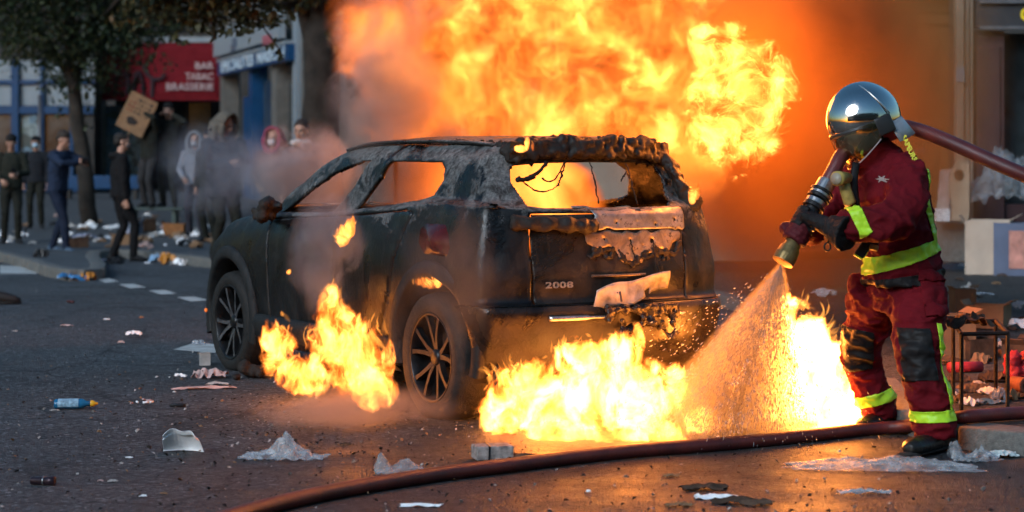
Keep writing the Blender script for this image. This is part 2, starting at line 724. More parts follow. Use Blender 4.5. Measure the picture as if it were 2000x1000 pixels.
def build_shell():
    grid = {}
    verts = []
    for side in (1, -1):
        for i in range(NU):
            for v in range(NV):
                p = cols[i][v]
                if side < 0 and (i in (0, NU - 1) or v == NV - 1):
                    grid[(side, i, v)] = grid[(1, i, v)]
                    continue
                grid[(side, i, v)] = len(verts)
                q = Vector((p.x, max(0.0, p.y) * side, p.z))
                if i in (0, NU - 1) or v == NV - 1:
                    q.y = 0
                # heat-buckled sheet metal
                k = 0.35 + 1.2 * max(0, min(1, (q.z - 0.55) / 0.6))
                d = 0.010 * k * fbm(q, 3, 3.0) + 0.004 * k * fbm(q + Vector((9, 2, 1)), 3, 9.0)
                q += Vector((0, side * d, d * 0.4)) if abs(q.y) > 0.3 and -0.4 < q.x < 3 else Vector((-d, 0, d * 0.3))
                verts.append(q)
    quads = []
    for side in (1, -1):
        for i in range(NU - 1):
            for v in range(NV - 1):
                q = [grid[(side, i, v)], grid[(side, i + 1, v)], grid[(side, i + 1, v + 1)], grid[(side, i, v + 1)]]
                q = list(dict.fromkeys(q))
                if len(q) < 3:
                    continue
                if side > 0:
                    q.reverse()
                quads.append(q)
    keep, part_faces, holes = [], {}, {}
    for q in quads:
        c = sum((verts[k] for k in q), Vector()) / len(q)
        h = hole_at(c)
        if h:
            for k in q:
                holes.setdefault(k, h)
            continue
        keep.append(q)
        part_faces.setdefault(part_of(c), []).append(q)
    used = set(k for q in keep for k in q)
    for k, (mode, poly) in holes.items():          # clean edges on the openings
        if k in used:
            p = verts[k]
            if mode == 's':
                (a, b), d = nearest(poly, p.x, p.z)
                if d < 0.05:
                    verts[k] = Vector((a, p.y, b))
            else:
                (a, b), d = nearest(poly, p.y, p.z)
                if d < 0.05:
                    verts[k] = Vector((p.x, a, b))
    owner = {}
    for pk, qs in part_faces.items():
        for q in qs:
            for k in q:
                owner.setdefault(k, set()).add(pk)
    for k, o in owner.items():
        if len(o) < 2 or k in holes:
            continue
        p = verts[k]
        best = None
        for pk in o:
            if OUTL.get(pk):
                m, poly = OUTL[pk]
                a, b = {'s': (p.x, p.z), 'e': (p.y, p.z), 'p': (p.x, p.y)}[m]
                (qa, qb), d = nearest(poly, a, b)
                if d < 0.035 and (best is None or d < best[0]):
                    best = (d, m, qa, qb)
        if best:
            d, m, qa, qb = best
            if m == 's':
                p.x, p.z = qa, qb
            elif m == 'e':
                p.y, p.z = qa, qb
            else:
                p.x, p.y = qa, qb
        elif 'bumper' in o and abs(p.z - 0.598) < 0.03:
            p.z = 0.598
    return verts, part_faces


OUTL = {'bumper': None, 'tailgate': ('e', TAIL), 'bonnet': ('p', BONNET), 'door_l': ('s', F_DOOR), 'door_r': ('s', F_DOOR), 'rdoor_l': ('s', R_DOOR), 'rdoor_r': ('s', R_DOOR)}


def shell_part(name, key, verts, faces, mat, thick=0.022, proud=0.0):
    idx, vs, fs = {}, [], []
    for q in faces:
        for k in q:
            if k not in idx:
                idx[k] = len(vs)
                vs.append(verts[k].copy())
        fs.append([idx[k] for k in q])
    me = bpy.data.meshes.new(name)
    me.from_pydata([tuple(v) for v in vs], [], fs)
    bm = bmesh.new()
    bm.from_mesh(me)
    bmesh.ops.recalc_face_normals(bm, faces=bm.faces[:])
    bm.normal_update()
    o = OUTL.get(key)
    be = [v for v in bm.verts if v.is_boundary]
    move = {}
    for v in be:
        if o:
            m, poly = o
            a, b = {'s': (v.co.x, v.co.z), 'e': (v.co.y, v.co.z), 'p': (v.co.x, v.co.y)}[m]
            (qa, qb), d = nearest(poly, a, b)
            if d < 0.03:
                nv = v.co.copy()
                if m == 's':
                    nv.x, nv.z = qa, qb
                elif m == 'e':
                    nv.y, nv.z = qa, qb
                else:
                    nv.x, nv.y = qa, qb
                move[v] = nv
    for v, nv in move.items():
        v.co = nv
    bm.normal_update()
    # pull the rim inwards a few millimetres so that panel gaps open, and roll it into the body
    pull = {}
    for v in be:
        c = Vector()
        n = 0
        for e in v.link_edges:
            if not e.is_boundary:
                c += e.other_vert(v).co
                n += 1
        if n:
            d = c / n - v.co
            if d.length > 1e-6:
                pull[v] = v.co + d.normalized() * 0.0035 - v.normal * 0.003
    for v, nv in pull.items():
        v.co = nv
    bm.to_mesh(me)
    bm.free()
    ob = add(name, me, mat, car, smooth=True)
    md = ob.modifiers.new('s', 'SOLIDIFY')
    md.thickness = thick
    md.offset = -1
    apply_mods(ob)
    return ob


def burnt_paint(name, ash=0.5, base=(0.0045, 0.0048, 0.0052), rough=0.45, zlo=0.75, zhi=1.1, metal_patch=0.0, seed=0.0):
    t = NT(name)
    co = t.coord('Object')
    mp = t.n('ShaderNodeMapping')
    mp.inputs['Location'].default_value = (seed, seed * 2, seed)
    t.link(co, mp.inputs['Vector'])
    co2 = mp.outputs[0]
    n1 = t.noise(co2, 3.2, 6, 0.65, 0.6).outputs[0]
    n2 = t.noise(co2, 14, 5, 0.7, 0.4).outputs[0]
    n3 = t.noise(co2, 60, 3, 0.6).outputs[0]
    sep = t.n('ShaderNodeSeparateXYZ')
    t.link(co, sep.inputs[0])
    nz = t.n('ShaderNodeNewGeometry').outputs['Normal']
    sn = t.n('ShaderNodeSeparateXYZ')
    t.link(nz, sn.inputs[0])
    upz = t.maprange(sep.outputs['Z'], zlo, zhi)
    upn = t.maprange(sn.outputs['Z'], 0.0, 0.6)
    m = t.math('MULTIPLY', t.math('ADD', t.math('MULTIPLY', upz, 0.8), t.math('MULTIPLY', upn, 0.6)), ash)
    thr = t.math('SUBTRACT', 0.70, t.math('MULTIPLY', m, 0.34))
    mixn = t.math('MULTIPLY_ADD', n2, 0.38, t.math('MULTIPLY', n1, 0.62))
    a1 = t.maprange(mixn, thr, t.math('ADD', thr, 0.055))
    # soot runs: noise drawn out downwards
    mp2 = t.n('ShaderNodeMapping')
    mp2.inputs['Scale'].default_value = (16, 16, 1.6)
    t.link(co2, mp2.inputs['Vector'])
    run = t.noise(mp2.outputs[0], 1.0, 4, 0.6).outputs[0]
    ashc = t.mix(t.maprange(n3, 0.3, 0.7), (0.040, 0.043, 0.045), (0.19, 0.19, 0.185))
    ashc = t.mix(t.maprange(n2, 0.45, 0.7), ashc, (0.028, 0.024, 0.021))
    soot = t.mix(t.maprange(n1, 0.35, 0.65), tuple(b * 0.45 for b in base), tuple(b * 1.8 for b in base))
    soot = t.mix(t.maprange(run, 0.55, 0.75, 0.0, 0.6), soot, (0.026, 0.025, 0.024))
    col = t.mix(t.math('MULTIPLY', a1, 0.9), soot, ashc)
    blister = t.maprange(n2, 0.57, 0.61)
    col = t.mix(t.math('MULTIPLY', blister, 0.6), col, (0.004, 0.004, 0.004))
    rg = t.maprange(n1, 0.35, 0.7, rough - 0.25, rough + 0.25)
    rg = t.math('ADD', rg, t.math('MULTIPLY', a1, 0.3), clamp=True)
    h = t.math('ADD', t.math('MULTIPLY', n2, 0.7), t.math('MULTIPLY', n3, 0.35))
    h = t.math('MULTIPLY_ADD', a1, 0.5, h)
    t.bsdf(col, rg, 0.0, t.bump(h, 0.6, 0.009), Specular_IOR_Level=0.32)
    MATS[name] = t.mat
    return t.mat


def scorched_metal(name, col=(0.30, 0.29, 0.28), dark=0.7):
    t = NT(name)
    co = t.coord('Object')
    n1 = t.noise(co, 9, 6, 0.7, 0.8).outputs[0]
    n2 = t.noise(co, 45, 4, 0.65).outputs[0]
    c = t.mix(t.maprange(n1, 0.38, 0.62), tuple(x * 0.45 for x in col), col)
    spots = t.maprange(t.math('MULTIPLY_ADD', n2, 0.5, t.math('MULTIPLY', n1, 0.5)), 0.56, 0.60)
    c = t.mix(t.math('MULTIPLY', spots, dark), c, (0.02, 0.014, 0.01))
    t.bsdf(c, t.maprange(n2, 0.3, 0.7, 0.35, 0.65), 0.55, t.bump(n2, 0.25, 0.004))
    MATS[name] = t.mat
    return t.mat


m_burnt = burnt_paint('burnt_paint', 0.58)
m_burnt_door = burnt_paint('burnt_paint_door', 0.5, seed=2.3, zlo=0.7, zhi=1.05)
m_burnt_roof = burnt_paint('burnt_paint_roof', 0.55, base=(0.012, 0.011, 0.010), seed=4.1, zlo=1.0, zhi=1.4)
m_burnt_gate = burnt_paint('burnt_paint_tailgate', 0.25, base=(0.013, 0.011, 0.009), rough=0.38, seed=6.0)
m_char = burnt_paint('char_crust', 0.05, base=(0.012, 0.009, 0.007), rough=0.75, seed=8.0)
m_bare = scorched_metal('scorched_metal')
m_cladding = burnt_paint('scorched_cladding', 0.3, base=(0.008, 0.008, 0.008), rough=0.7, seed=3.3, zlo=0.4, zhi=0.9)
m_tyre = mat_simple('burnt_tyre_rubber', (0.013, 0.012, 0.011), 0.72, 0, 0.5, 30, 0.5, 90)
m_rim = mat_simple('dark_alloy', (0.018, 0.018, 0.019), 0.35, 0.6, 0.4, 20)
m_rim_face = mat_simple('machined_alloy', (0.085, 0.085, 0.09), 0.45, 0.5, 0.7, 25)
m_under = mat_simple('underbody_soot', (0.012, 0.010, 0.009), 0.85, 0, 0.5, 10)

c_verts, c_parts = build_shell()
car_body = shell_part('body', 'body', c_verts, c_parts['body'], m_burnt)
shell_part('door', 'door_l', c_verts, c_parts['door_l'], m_burnt_door)['label'] = 'scorched front door with bubbled paint and no glass'
shell_part('door', 'rdoor_l', c_verts, c_parts['rdoor_l'], m_burnt_door)['label'] = 'scorched rear door with no glass'
shell_part('door', 'door_r', c_verts, c_parts['door_r'], m_burnt_door)
shell_part('door', 'rdoor_r', c_verts, c_parts['rdoor_r'], m_burnt_door)
shell_part('roof', 'roof', c_verts, c_parts['roof'], m_burnt_roof)
shell_part('bonnet', 'bonnet', c_verts, c_parts['bonnet'], m_burnt)
tailgate = shell_part('tailgate', 'tailgate', c_verts, c_parts['tailgate'], m_burnt_gate)
tailgate['label'] = 'charred tailgate with bare scorched metal showing'
rear_bumper = shell_part('bumper', 'bumper', c_verts, c_parts['bumper'], m_burnt_gate)
OUTL.clear()

# floor pan and inner bulkhead
bm = bmesh.new()
box(bm, (1.35, 0, 0.235), (3.3, 1.10, 0.03))
box(bm, (2.22, 0, 0.60), (0.04, 1.16, 0.68))
box(bm, (0.0, 0, 0.36), (0.08, 1.1, 0.08))
box(bm, (2.62, 0, 0.36), (0.08, 1.1, 0.08))
box(bm, (1.2, 0.12, 0.20), (2.4, 0.10, 0.07))
bm_obj('floor_pan', bm, m_under, car)
# roof rail
for s in (1, -1):
    bm = bmesh.new()
    tube(bm, spline([(1.45, s * 0.50, 1.352), (1.2, s * 0.475, 1.388), (0.6, s * 0.465, 1.402), (0.1, s * 0.46, 1.398), (-0.15, s * 0.45, 1.385)], 24), [(0.02, 0.012)] * 24, 8)
    bm_obj('roof_rail', bm, m_burnt_roof, car, True)
# wheel arch cladding
for poly, s in ((ARCH_F, 1), (ARCH_B, 1), (ARCH_F, -1), (ARCH_B, -1)):
    cx = 2.635 if poly is ARCH_F else 0.0
    bm = bmesh.new()
    rings = []
    for (x, z) in poly[6:-6]:
        dx, dz = x - cx, z - WHEEL_Z
        l = math.hypot(dx, dz)
        ux, uz = dx / l, dz / l
        yy = 0.752 if cx < 1 else 0.752 - max(0.0, (x - 2.7)) * 0.14
        if cx < 1:
            yy -= max(0.0, -0.12 - x) * 0.22
        ring = [(l - 0.012, yy - 0.12), (l - 0.012, yy + 0.012), (l + 0.005, yy + 0.018), (l + 0.055, yy + 0.012), (l + 0.065, yy - 0.01), (l + 0.05, yy - 0.05)]
        rings.append([bm.verts.new((cx + ux * a, s * b, WHEEL_Z + uz * a)) for a, b in ring])
    for a, b in zip(rings, rings[1:]):
        for k in range(5):
            bm.faces.new((a[k], a[k + 1], b[k + 1], b[k]))
    bmesh.ops.recalc_face_normals(bm, faces=bm.faces[:])
    bm_obj('wheel_arch', bm, m_cladding, car, True)
    # inner liner
    bm = bmesh.new()
    rings = []
    for a in range(-2, 23):
        an = a * math.pi / 20
        rings.append([bm.verts.new((cx + 0.40 * math.cos(an), s * y, WHEEL_Z + 0.02 + 0.40 * math.sin(an))) for y in (0.70, 0.42)])
    for a, b in zip(rings, rings[1:]):
        bm.faces.new((a[0], a[1], b[1], b[0]))
    bm_obj('arch_liner', bm, m_under, car, True)
# sill cladding
for s in (1, -1):
    bm = bmesh.new()
    pts = [(2.24, 0.0), (1.9, 0.006), (1.3, 0.008), (0.7, 0.006), (0.40, 0.0)]
    prof = [(0.70, 0.20), (0.755, 0.25), (0.768, 0.33), (0.757, 0.375), (0.72, 0.38)]
    rings = [[bm.verts.new((x, s * (y + o), z)) for y, z in prof] for x, o in pts]
    for a, b in zip(rings, rings[1:]):
        for k in range(4):
            bm.faces.new((a[k], a[k + 1], b[k + 1], b[k]))
    bmesh.ops.recalc_face_normals(bm, faces=bm.faces[:])
    bm_obj('sill', bm, m_cladding, car, True)


def make_wheel(loc, out, tyre_r=0.315, flat=0.0, turn=0.0, name='wheel'):
    """Alloy wheel; out = +1 left side."""
    w = empty(name, loc, (0, 0, 0))
    w.parent = car
    bm = bmesh.new()
    rr = 0.228
    prof = [(rr - 0.01, -0.10), (rr + 0.005, -0.105), (tyre_r - 0.03, -0.108), (tyre_r - 0.008, -0.09), (tyre_r, -0.05), (tyre_r + 0.002, 0), (tyre_r, 0.05), (tyre_r - 0.008, 0.09), (tyre_r - 0.03, 0.108), (rr + 0.012, 0.108), (rr, 0.10), (rr - 0.01, 0.085)]
    lathe(bm, prof, 72)
    # tread grooves
    for f in list(bm.faces):
        pass
    mrot = Matrix.Rotation(R(-90) * out, 4, 'X')
    for v in bm.verts:
        r = math.hypot(v.co.x, v.co.y)
        an = math.atan2(v.co.y, v.co.x)
        if r > tyre_r - 0.02:
            k = 1 - 0.012 * (math.sin(an * 36) > 0.3) * (abs(v.co.z) > 0.03)
            v.co.x *= k
            v.co.y *= k
        n = 0.006 * fbm(v.co, 2, 8)
        v.co *= 1 + n
    bmesh.ops.transform(bm, matrix=mrot, verts=bm.verts[:])
    for v in bm.verts:
        lim = -loc[2] + 0.002
        if v.co.z < lim:
            over = lim - v.co.z
            v.co.z = lim
            v.co.y += math.copysign(min(0.02, over * 0.5), v.co.y)
    bm_obj('tyre', bm, m_tyre, w, True)
    bm = bmesh.new()
    lathe(bm, [(rr, 0.095), (rr + 0.008, 0.10), (rr - 0.004, 0.106), (rr - 0.014, 0.098), (rr - 0.02, 0.05), (rr - 0.03, -0.09), (0.10, -0.095)], 48)
    lathe(bm, [(0.001, 0.082), (0.034, 0.082), (0.04, 0.075), (0.05, 0.06), (0.06, -0.05)], 24)
    bmesh.ops.transform(bm, matrix=mrot, verts=bm.verts[:])
    rim = bm_obj('rim', bm, m_rim, w, True)
    for k in range(5):
        an = turn + k * 2 * math.pi / 5
        for s in (-1, 1):
            bm = bmesh.new()
            # each spoke splits in a V and has a bright machined face on a dark flank
            a0, a1 = an + s * 0.14, an + s * 0.30
            pts = []
            for t, wd, dp in ((0.0, 0.026, 0.070), (0.35, 0.022, 0.082), (0.7, 0.020, 0.090), (1.0, 0.024, 0.096)):
                r = 0.040 + t * (rr - 0.052)
                a = a0 + (a1 - a0) * t
                c = Vector((r * math.cos(a), r * math.sin(a), dp))
                side = Vector((-math.sin(a), math.cos(a), 0))
                pts.append((c, side, wd))
            rg = []
            for c, side, wd in pts:
                rg.append([bm.verts.new(c + side * wd * 0.5), bm.verts.new(c - side * wd * 0.5), bm.verts.new(c - side * wd * 0.62 - Vector((0, 0, 0.03))), bm.verts.new(c + side * wd * 0.62 - Vector((0, 0, 0.03)))])
            for a, b in zip(rg, rg[1:]):
                for q in range(4):
                    f = bm.faces.new((a[q], a[(q + 1) % 4], b[(q + 1) % 4], b[q]))
                    f.material_index = 1 if q == 0 else 0
            bm.faces.new(rg[0])
            bm.faces.new(list(reversed(rg[-1])))
            bmesh.ops.recalc_face_normals(bm, faces=bm.faces[:])
            bmesh.ops.transform(bm, matrix=mrot, verts=bm.verts[:])
            bm_obj('spoke', bm, [m_rim, m_rim_face], w)
    bm = bmesh.new()
    lathe(bm, [(0.001, -0.02), (0.14, -0.02), (0.145, -0.03), (0.145, -0.05), (0.05, -0.06)], 32)
    bmesh.ops.transform(bm, matrix=mrot, verts=bm.verts[:])
    bm_obj('brake_disc', bm, m_under, w, True)
    return w


make_wheel((2.635, 0.64, 0.295), 1, 0.312, turn=0.3)
m_face_front = m_rim_face
m_rim_face = mat_simple('sooted_alloy', (0.018, 0.016, 0.015), 0.55, 0.3, 0.6, 25)
make_wheel((0.0, 0.64, 0.310), 1, 0.328, turn=0.9)
make_wheel((2.635, -0.64, 0.295), -1, 0.312, turn=1.3)
make_wheel((0.0, -0.64, 0.310), -1, 0.328, turn=0.1)

# melted door mirror
bm = bmesh.new()
for k in range(26):
    u = k / 25
    ball(bm, (1.98 + random.uniform(-0.07, 0.06), 0.72 + u * 0.12 + random.uniform(-0.02, 0.02), 1.0 + random.uniform(-0.06, 0.055)), random.uniform(0.02, 0.042), 1)
mir = remeshed('mirror', bm, 0.011, 1, lambda p: 0.010 * fbm(p, 3, 22), m_char, car)

# rear lamp cluster, soot-covered
m_lens = mat_simple('sooty_red_lens', (0.05, 0.004, 0.003), 0.18, 0, 0.7, 14, 0.1, 30)
for s in (1, -1):
    bm = bmesh.new()
    quadp = [(0.13, 0.955), (0.08, 0.985), (-0.10, 0.985), (-0.21, 0.955), (-0.235, 0.86), (-0.18, 0.825), (0.04, 0.835), (0.12, 0.885)]

    def side_y(x, z):
        return 0.742 - max(0, z - 0.84) * 0.22 - max(0.0, -x - 0.05) * 0.20
    a = [bm.verts.new((x, s * (side_y(x, z) + 0.014), z)) for x, z in quadp]
    c = bm.verts.new((-0.04, s * (side_y(-0.04, 0.9) + 0.03), 0.90))
    b = [bm.verts.new((x * 1.05, s * (side_y(x, z) - 0.03), z + (z - 0.9) * 0.08)) for x, z in quadp]
    n = len(a)
    for k in range(n):
        bm.faces.new((a[k], a[(k + 1) % n], c))
        bm.faces.new((b[k], b[(k + 1) % n], a[(k + 1) % n], a[k]))
    bmesh.ops.recalc_face_normals(bm, faces=bm.faces[:])
    bm_obj('tail_lamp', bm, m_lens, car, True)

# charred ragged edge left of the roof spoiler
random.seed(11)
bm = bmesh.new()
for k in range(420):
    u = random.random()
    y = 0.46 - 0.95 * u
    ed = max(0, abs(u - 0.5) - 0.36)
    x = -0.335 + 0.035 * math.cos(u * 6) + random.uniform(-0.02, 0.03) + ed * 0.3
    z = random.uniform(1.325, 1.415 + 0.012 * math.sin(u * 23)) - ed * 0.35
    ball(bm, (x, y, z), random.uniform(0.012, 0.028), 1)
for k in range(120):
    u = random.random()
    ball(bm, (-0.30 + random.uniform(-0.02, 0.14), 0.46 - 0.95 * u, 1.405 + random.uniform(-0.015, 0.018) - max(0, abs(u - 0.5) - 0.36) * 0.35), random.uniform(0.010, 0.024), 1)
for k in range(120):          # far pillar, burnt away to lumps
    u = random.random()
    ball(bm, (-0.25 - 0.20 * u + random.uniform(-0.03, 0.03), -0.485 - 0.075 * u + random.uniform(-0.02, 0.02), 1.375 - 0.30 * u + random.uniform(-0.02, 0.02)), random.uniform(0.014, 0.034), 1)
for k in range(60):          # roof gutter
    u = random.random()
    ball(bm, (-0.28 + 0.6 * u, 0.43 + 0.03 * u, 1.40 + random.uniform(-0.01, 0.010)), random.uniform(0.006, 0.016), 1)
sp = remeshed('charred_spoiler', bm, 0.010, 0, lambda p: 0.012 * fbm(p, 3, 26) + 0.006 * fbm(p, 2, 70), m_char, car)
sp['label'] = 'crumbling charred roof spoiler and pillar edge'
# roof spoiler plate under the crust
bm = bmesh.new()
pts = [(-0.20, 0.44), (-0.31, 0.45), (-0.345, 0.30), (-0.355, 0), (-0.345, -0.30), (-0.31, -0.45), (-0.20, -0.44)]
top = [bm.verts.new((x, y, 1.40)) for x, y in pts]
bot = [bm.verts.new((x + 0.02, y, 1.315)) for x, y in pts]
bm.faces.new(top)
bm.faces.new(list(reversed(bot)))
for k in range(len(pts)):
    bm.faces.new((top[k], bot[k], bot[(k + 1) % len(pts)], top[(k + 1) % len(pts)]))
bmesh.ops.recalc_face_normals(bm, faces=bm.faces[:])
bm_obj('roof_spoiler', bm, m_char, car)

# hanging burnt wires in the rear opening
random.seed(5)
m_wire = mat_simple('burnt_wire', (0.01, 0.008, 0.007), 0.8)
for p0, p1, sag, r in (((-0.37, 0.45, 1.215), (-0.36, 0.27, 1.30), 0.03, 0.012), ((-0.37, 0.44, 1.23), (-0.38, 0.22, 1.18), 0.05, 0.004), ((-0.38, 0.22, 1.18), (-0.36, 0.16, 1.30), 0.01, 0.005),
                       ((-0.37, 0.30, 1.22), (-0.37, 0.17, 1.30), 0.05, 0.004), ((-0.37, 0.02, 1.30), (-0.42, 0.0, 1.09), 0.0, 0.004), ((-0.37, -0.20, 1.29), (-0.42, -0.235, 1.08), 0.0, 0.004), ((-0.37, -0.20, 1.25), (-0.38, -0.16, 1.20), 0.0, 0.004)):
    a, b = Vector(p0), Vector(p1)
    bm = bmesh.new()
    n = 16
    pts = [a.lerp(b, k / (n - 1)) + Vector((random.uniform(-0.004, 0.004), random.uniform(-0.005, 0.005), -sag * 4 * (k / (n - 1)) * (1 - k / (n - 1)))) for k in range(n)]
    tube(bm, pts, [r * random.uniform(0.6, 1.3) for _ in pts], 6)
    bm_obj('wire', bm, m_wire, car, True)


def tail_x(y, z):
    """x of the tail surface."""
    t = 0.17 if z < 1.05 else 0.12
    xt = lerp_table([(0.21, -0.38), (0.28, -0.5), (0.40, -0.585), (0.53, -0.625), (0.585, -0.62), (0.625, -0.572), (0.74, -0.572), (0.86, -0.555), (1.04, -0.535), (1.09, -0.47), (1.2, -0.40), (1.3, -0.33)], z)
    w = 0.74
    return xt + t * 0.52 * min(1.2, (abs(y) / (w * 0.83))) ** 2.2


def tail_patch(name, outline, proud, mat, parent, n=18, rag=0.0, thick=0.0025, holes=()):
    """A ragged sheet lying on the tail; outline in (y, z)."""
    ys = [p[0] for p in outline]
    zs = [p[1] for p in outline]
    st = 0.011
    bm = bmesh.new()
    grid = {}
    ny = int((max(ys) - min(ys)) / st) + 2
    nz = int((max(zs) - min(zs)) / st) + 2
    for i in range(ny):
        for j in range(nz):
            y = min(ys) + i * st
            z = min(zs) + j * st
            dy = rag * fbm((y, z, 3.3), 3, 13)
            dz = rag * fbm((y, z, 7.7), 3, 13)
            if inside(outline, y + dy, z + dz) and not any(math.hypot(y - hy, z - hz) < hr for hy, hz, hr in holes):
                grid[(i, j)] = (y, z)
    cache = {}

    def vert(i, j):
        if (i, j) not in cache:
            y = min(ys) + (i - 0.5) * st
            z = min(zs) + (j - 0.5) * st
            cache[(i, j)] = bm.verts.new((tail_x(y, z) - proud - 0.004 * fbm((y, z, 1), 2, 20), y, z))
        return cache[(i, j)]
    for (i, j) in grid:
        bm.faces.new((vert(i, j), vert(i + 1, j), vert(i + 1, j + 1), vert(i, j + 1)))
    bmesh.ops.recalc_face_normals(bm, faces=bm.faces[:])
    bd_ = [v for v in bm.verts if v.is_boundary]
    for _ in range(3):
        new = {}
        for v in bd_:
            nb = [e.other_vert(v).co for e in v.link_edges if e.is_boundary]
            if len(nb) == 2:
                new[v] = (nb[0] + nb[1]) * 0.3 + v.co * 0.4
        for v, c in new.items():
            v.co = c
    ob = bm_obj(name, bm, mat, parent, True)
    md = ob.modifiers.new('s', 'SOLIDIFY')
    md.thickness = thick
    md.offset = 1
    apply_mods(ob)
    return ob


BOLT = [(0.13, 1.005, 0.010), (-0.02, 0.995, 0.012), (-0.15, 1.0, 0.007), (-0.27, 0.985, 0.013), (-0.40, 1.005, 0.012), (0.05, 0.915, 0.009), (-0.10, 0.905, 0.012), (-0.24, 0.90, 0.016), (-0.18, 0.88, 0.008), (-0.33, 0.925, 0.008)]
tail_patch('inner_panel', [(0.30, 1.085), (0.12, 1.07), (0.10, 1.03), (0.14, 0.985), (0.12, 0.965), (-0.46, 0.955), (-0.47, 1.07), (-0.2, 1.062)], 0.010, m_bare, tailgate, rag=0.012, holes=BOLT)
tail_patch('inner_panel', [(0.16, 0.955), (0.16, 0.90), (0.10, 0.865), (0.0, 0.87), (-0.04, 0.80), (-0.16, 0.79), (-0.22, 0.85), (-0.36, 0.86), (-0.43, 0.91), (-0.44, 0.948)], 0.004, scorched_metal('scorched_metal_low', (0.34, 0.27, 0.20), 0.85), tailgate, rag=0.05, holes=BOLT)
# collapsed lamp band: dark ledge
bm = bmesh.new()
pts = [(-0.47, 0.545, 1.005), (-0.53, 0.44, 1.0), (-0.565, 0.3, 0.995), (-0.575, 0.18, 0.985), (-0.57, 0.11, 0.985)]
tube(bm, spline(pts, 30), [(0.030 + 0.010 * math.sin(k * 1.3), 0.038 + 0.006 * math.sin(k * 0.9)) for k in range(30)], 10)
ob = remeshed('lamp_band', bm, 0.009, 1, lambda p: 0.008 * fbm(p, 3, 30), m_char, tailgate)
# crust at the lower edge of the bare metal
random.seed(21)
bm = bmesh.new()
for k in range(90):
    u = random.random()
    y = 0.15 - 0.58 * u
    z = 0.80 + 0.05 * abs(math.sin(u * 7)) + random.uniform(-0.03, 0.02) + max(0, abs(u - 0.5) - 0.3) * 0.25
    ball(bm, (tail_x(y, z) - 0.003, y, z), random.uniform(0.006, 0.018), 1)
remeshed('crust', bm, 0.007, 0, lambda p: 0.007 * fbm(p, 2, 60), m_char, tailgate)
# number plate recess edge
m_ember_steel = scorched_metal('dull_steel', (0.20, 0.16, 0.12), 0.5)
bm = bmesh.new()
tube(bm, [(tail_x(y, 0.735) - 0.010, y, 0.735) for y in (0.14, 0.05, -0.05, -0.18)], 0.007, 6)
bm_obj('plate_ledge', bm, m_ember_steel, tailgate)
# burnt cables hanging from the bolt holes
for (y0, z0, y1, z1) in ((-0.24, 0.90, -0.26, 0.70), (-0.10, 0.90, -0.12, 0.80)):
    bm = bmesh.new()
    n = 10
    tube(bm, [(tail_x(y0, z0 + (z1 - z0) * k / (n - 1)) - 0.015, y0 + (y1 - y0) * k / (n - 1) + random.uniform(-0.004, 0.004), z0 + (z1 - z0) * k / (n - 1)) for k in range(n)], 0.004, 5)
    bm_obj('wire', bm, m_wire, tailgate)

# model number lettering
m_chrome = mat_simple('sooted_chrome', (0.55, 0.53, 0.50), 0.28, 0.9, 0.35, 40)


def text_mesh(name, s, size, mat, parent=None, extrude=0.004, align='CENTER', bold=0.0, space=1.0, shear=0.0, width=None):
    cu = bpy.data.curves.new(name, 'FONT')
    cu.body = s
    cu.size = size
    cu.extrude = extrude
    cu.offset = bold
    cu.align_x = align
    cu.align_y = 'CENTER'
    cu.space_character = space
    cu.space_line = 0.95
    cu.shear = shear
    cu.resolution_u = 3
    tmp = bpy.data.objects.new(name, cu)
    COL.objects.link(tmp)
    dg = bpy.context.evaluated_depsgraph_get()
    me = bpy.data.meshes.new_from_object(tmp.evaluated_get(dg))
    bpy.data.objects.remove(tmp)
    bpy.data.curves.remove(cu)
    if width:
        xs = [v.co.x for v in me.vertices]
        k = width / (max(xs) - min(xs))
        for v in me.vertices:
            v.co.x *= k
    me.materials.clear()
    return add(name, me, mat, parent)


def basis(xa, ya, loc):
    xa = Vector(xa).normalized()
    ya = Vector(ya)
    za = xa.cross(ya).normalized()
    ya = za.cross(xa).normalized()
    m = Matrix((xa, ya, za)).transposed().to_4x4()
    m.translation = Vector(loc)
    return m


bd = text_mesh('badge_lettering', '2008', 0.042, m_chrome, tailgate, 0.004, bold=0.0012, space=1.1, width=0.148)
bd.matrix_local = basis((-0.12, -1, 0), (0, 0, 1), (tail_x(0.32, 0.695) - 0.012, 0.32, 0.695))
# chrome strip along the bumper
for y0, y1, h in ((0.40, 0.08, 0.013), (-0.33, -0.40, 0.006)):
    bm = bmesh.new()
    n = 14
    tube(bm, [(tail_x(y0 + (y1 - y0) * k / (n - 1), 0.53) - 0.012, y0 + (y1 - y0) * k / (n - 1), 0.535) for k in range(n)], [(0.010, h * (1.0 if k < 9 else 0.6)) for k in range(n)], 8, up=(0, 0, 1))
    bm_obj('chrome_strip', bm, m_chrome, rear_bumper, True)
# bent number plate hanging off
m_plate = mat_simple('scorched_plate', (0.23, 0.215, 0.20), 0.5, 0.1, 0.9, 7, 0.25, 40)
bm = bmesh.new()
n, m = 30, 8
vv = {}
for i in range(n):
    for j in range(m):
        u, v = i / (n - 1), j / (m - 1) - 0.5
        y = 0.15 - 0.46 * u
        z = 0.615 + 0.085 * u + v * (0.105 + 0.015 * math.sin(u * 5)) + 0.010 * math.sin(u * 9)
        x = tail_x(y, 0.66) - 0.035 - 0.022 * math.sin(u * 7 + v * 2) - 0.012 * fbm((u * 4, v * 3, 1), 2) - 0.02 * (1 - u)
        vv[i, j] = bm.verts.new((x, y, z))
for i in range(n - 1):
    for j in range(m - 1):
        if i in (20, 21) and j < 2:
            continue
        bm.faces.new((vv[i, j], vv[i + 1, j], vv[i + 1, j + 1], vv[i, j + 1]))
plate = bm_obj('number_plate', bm, m_plate, car, True)
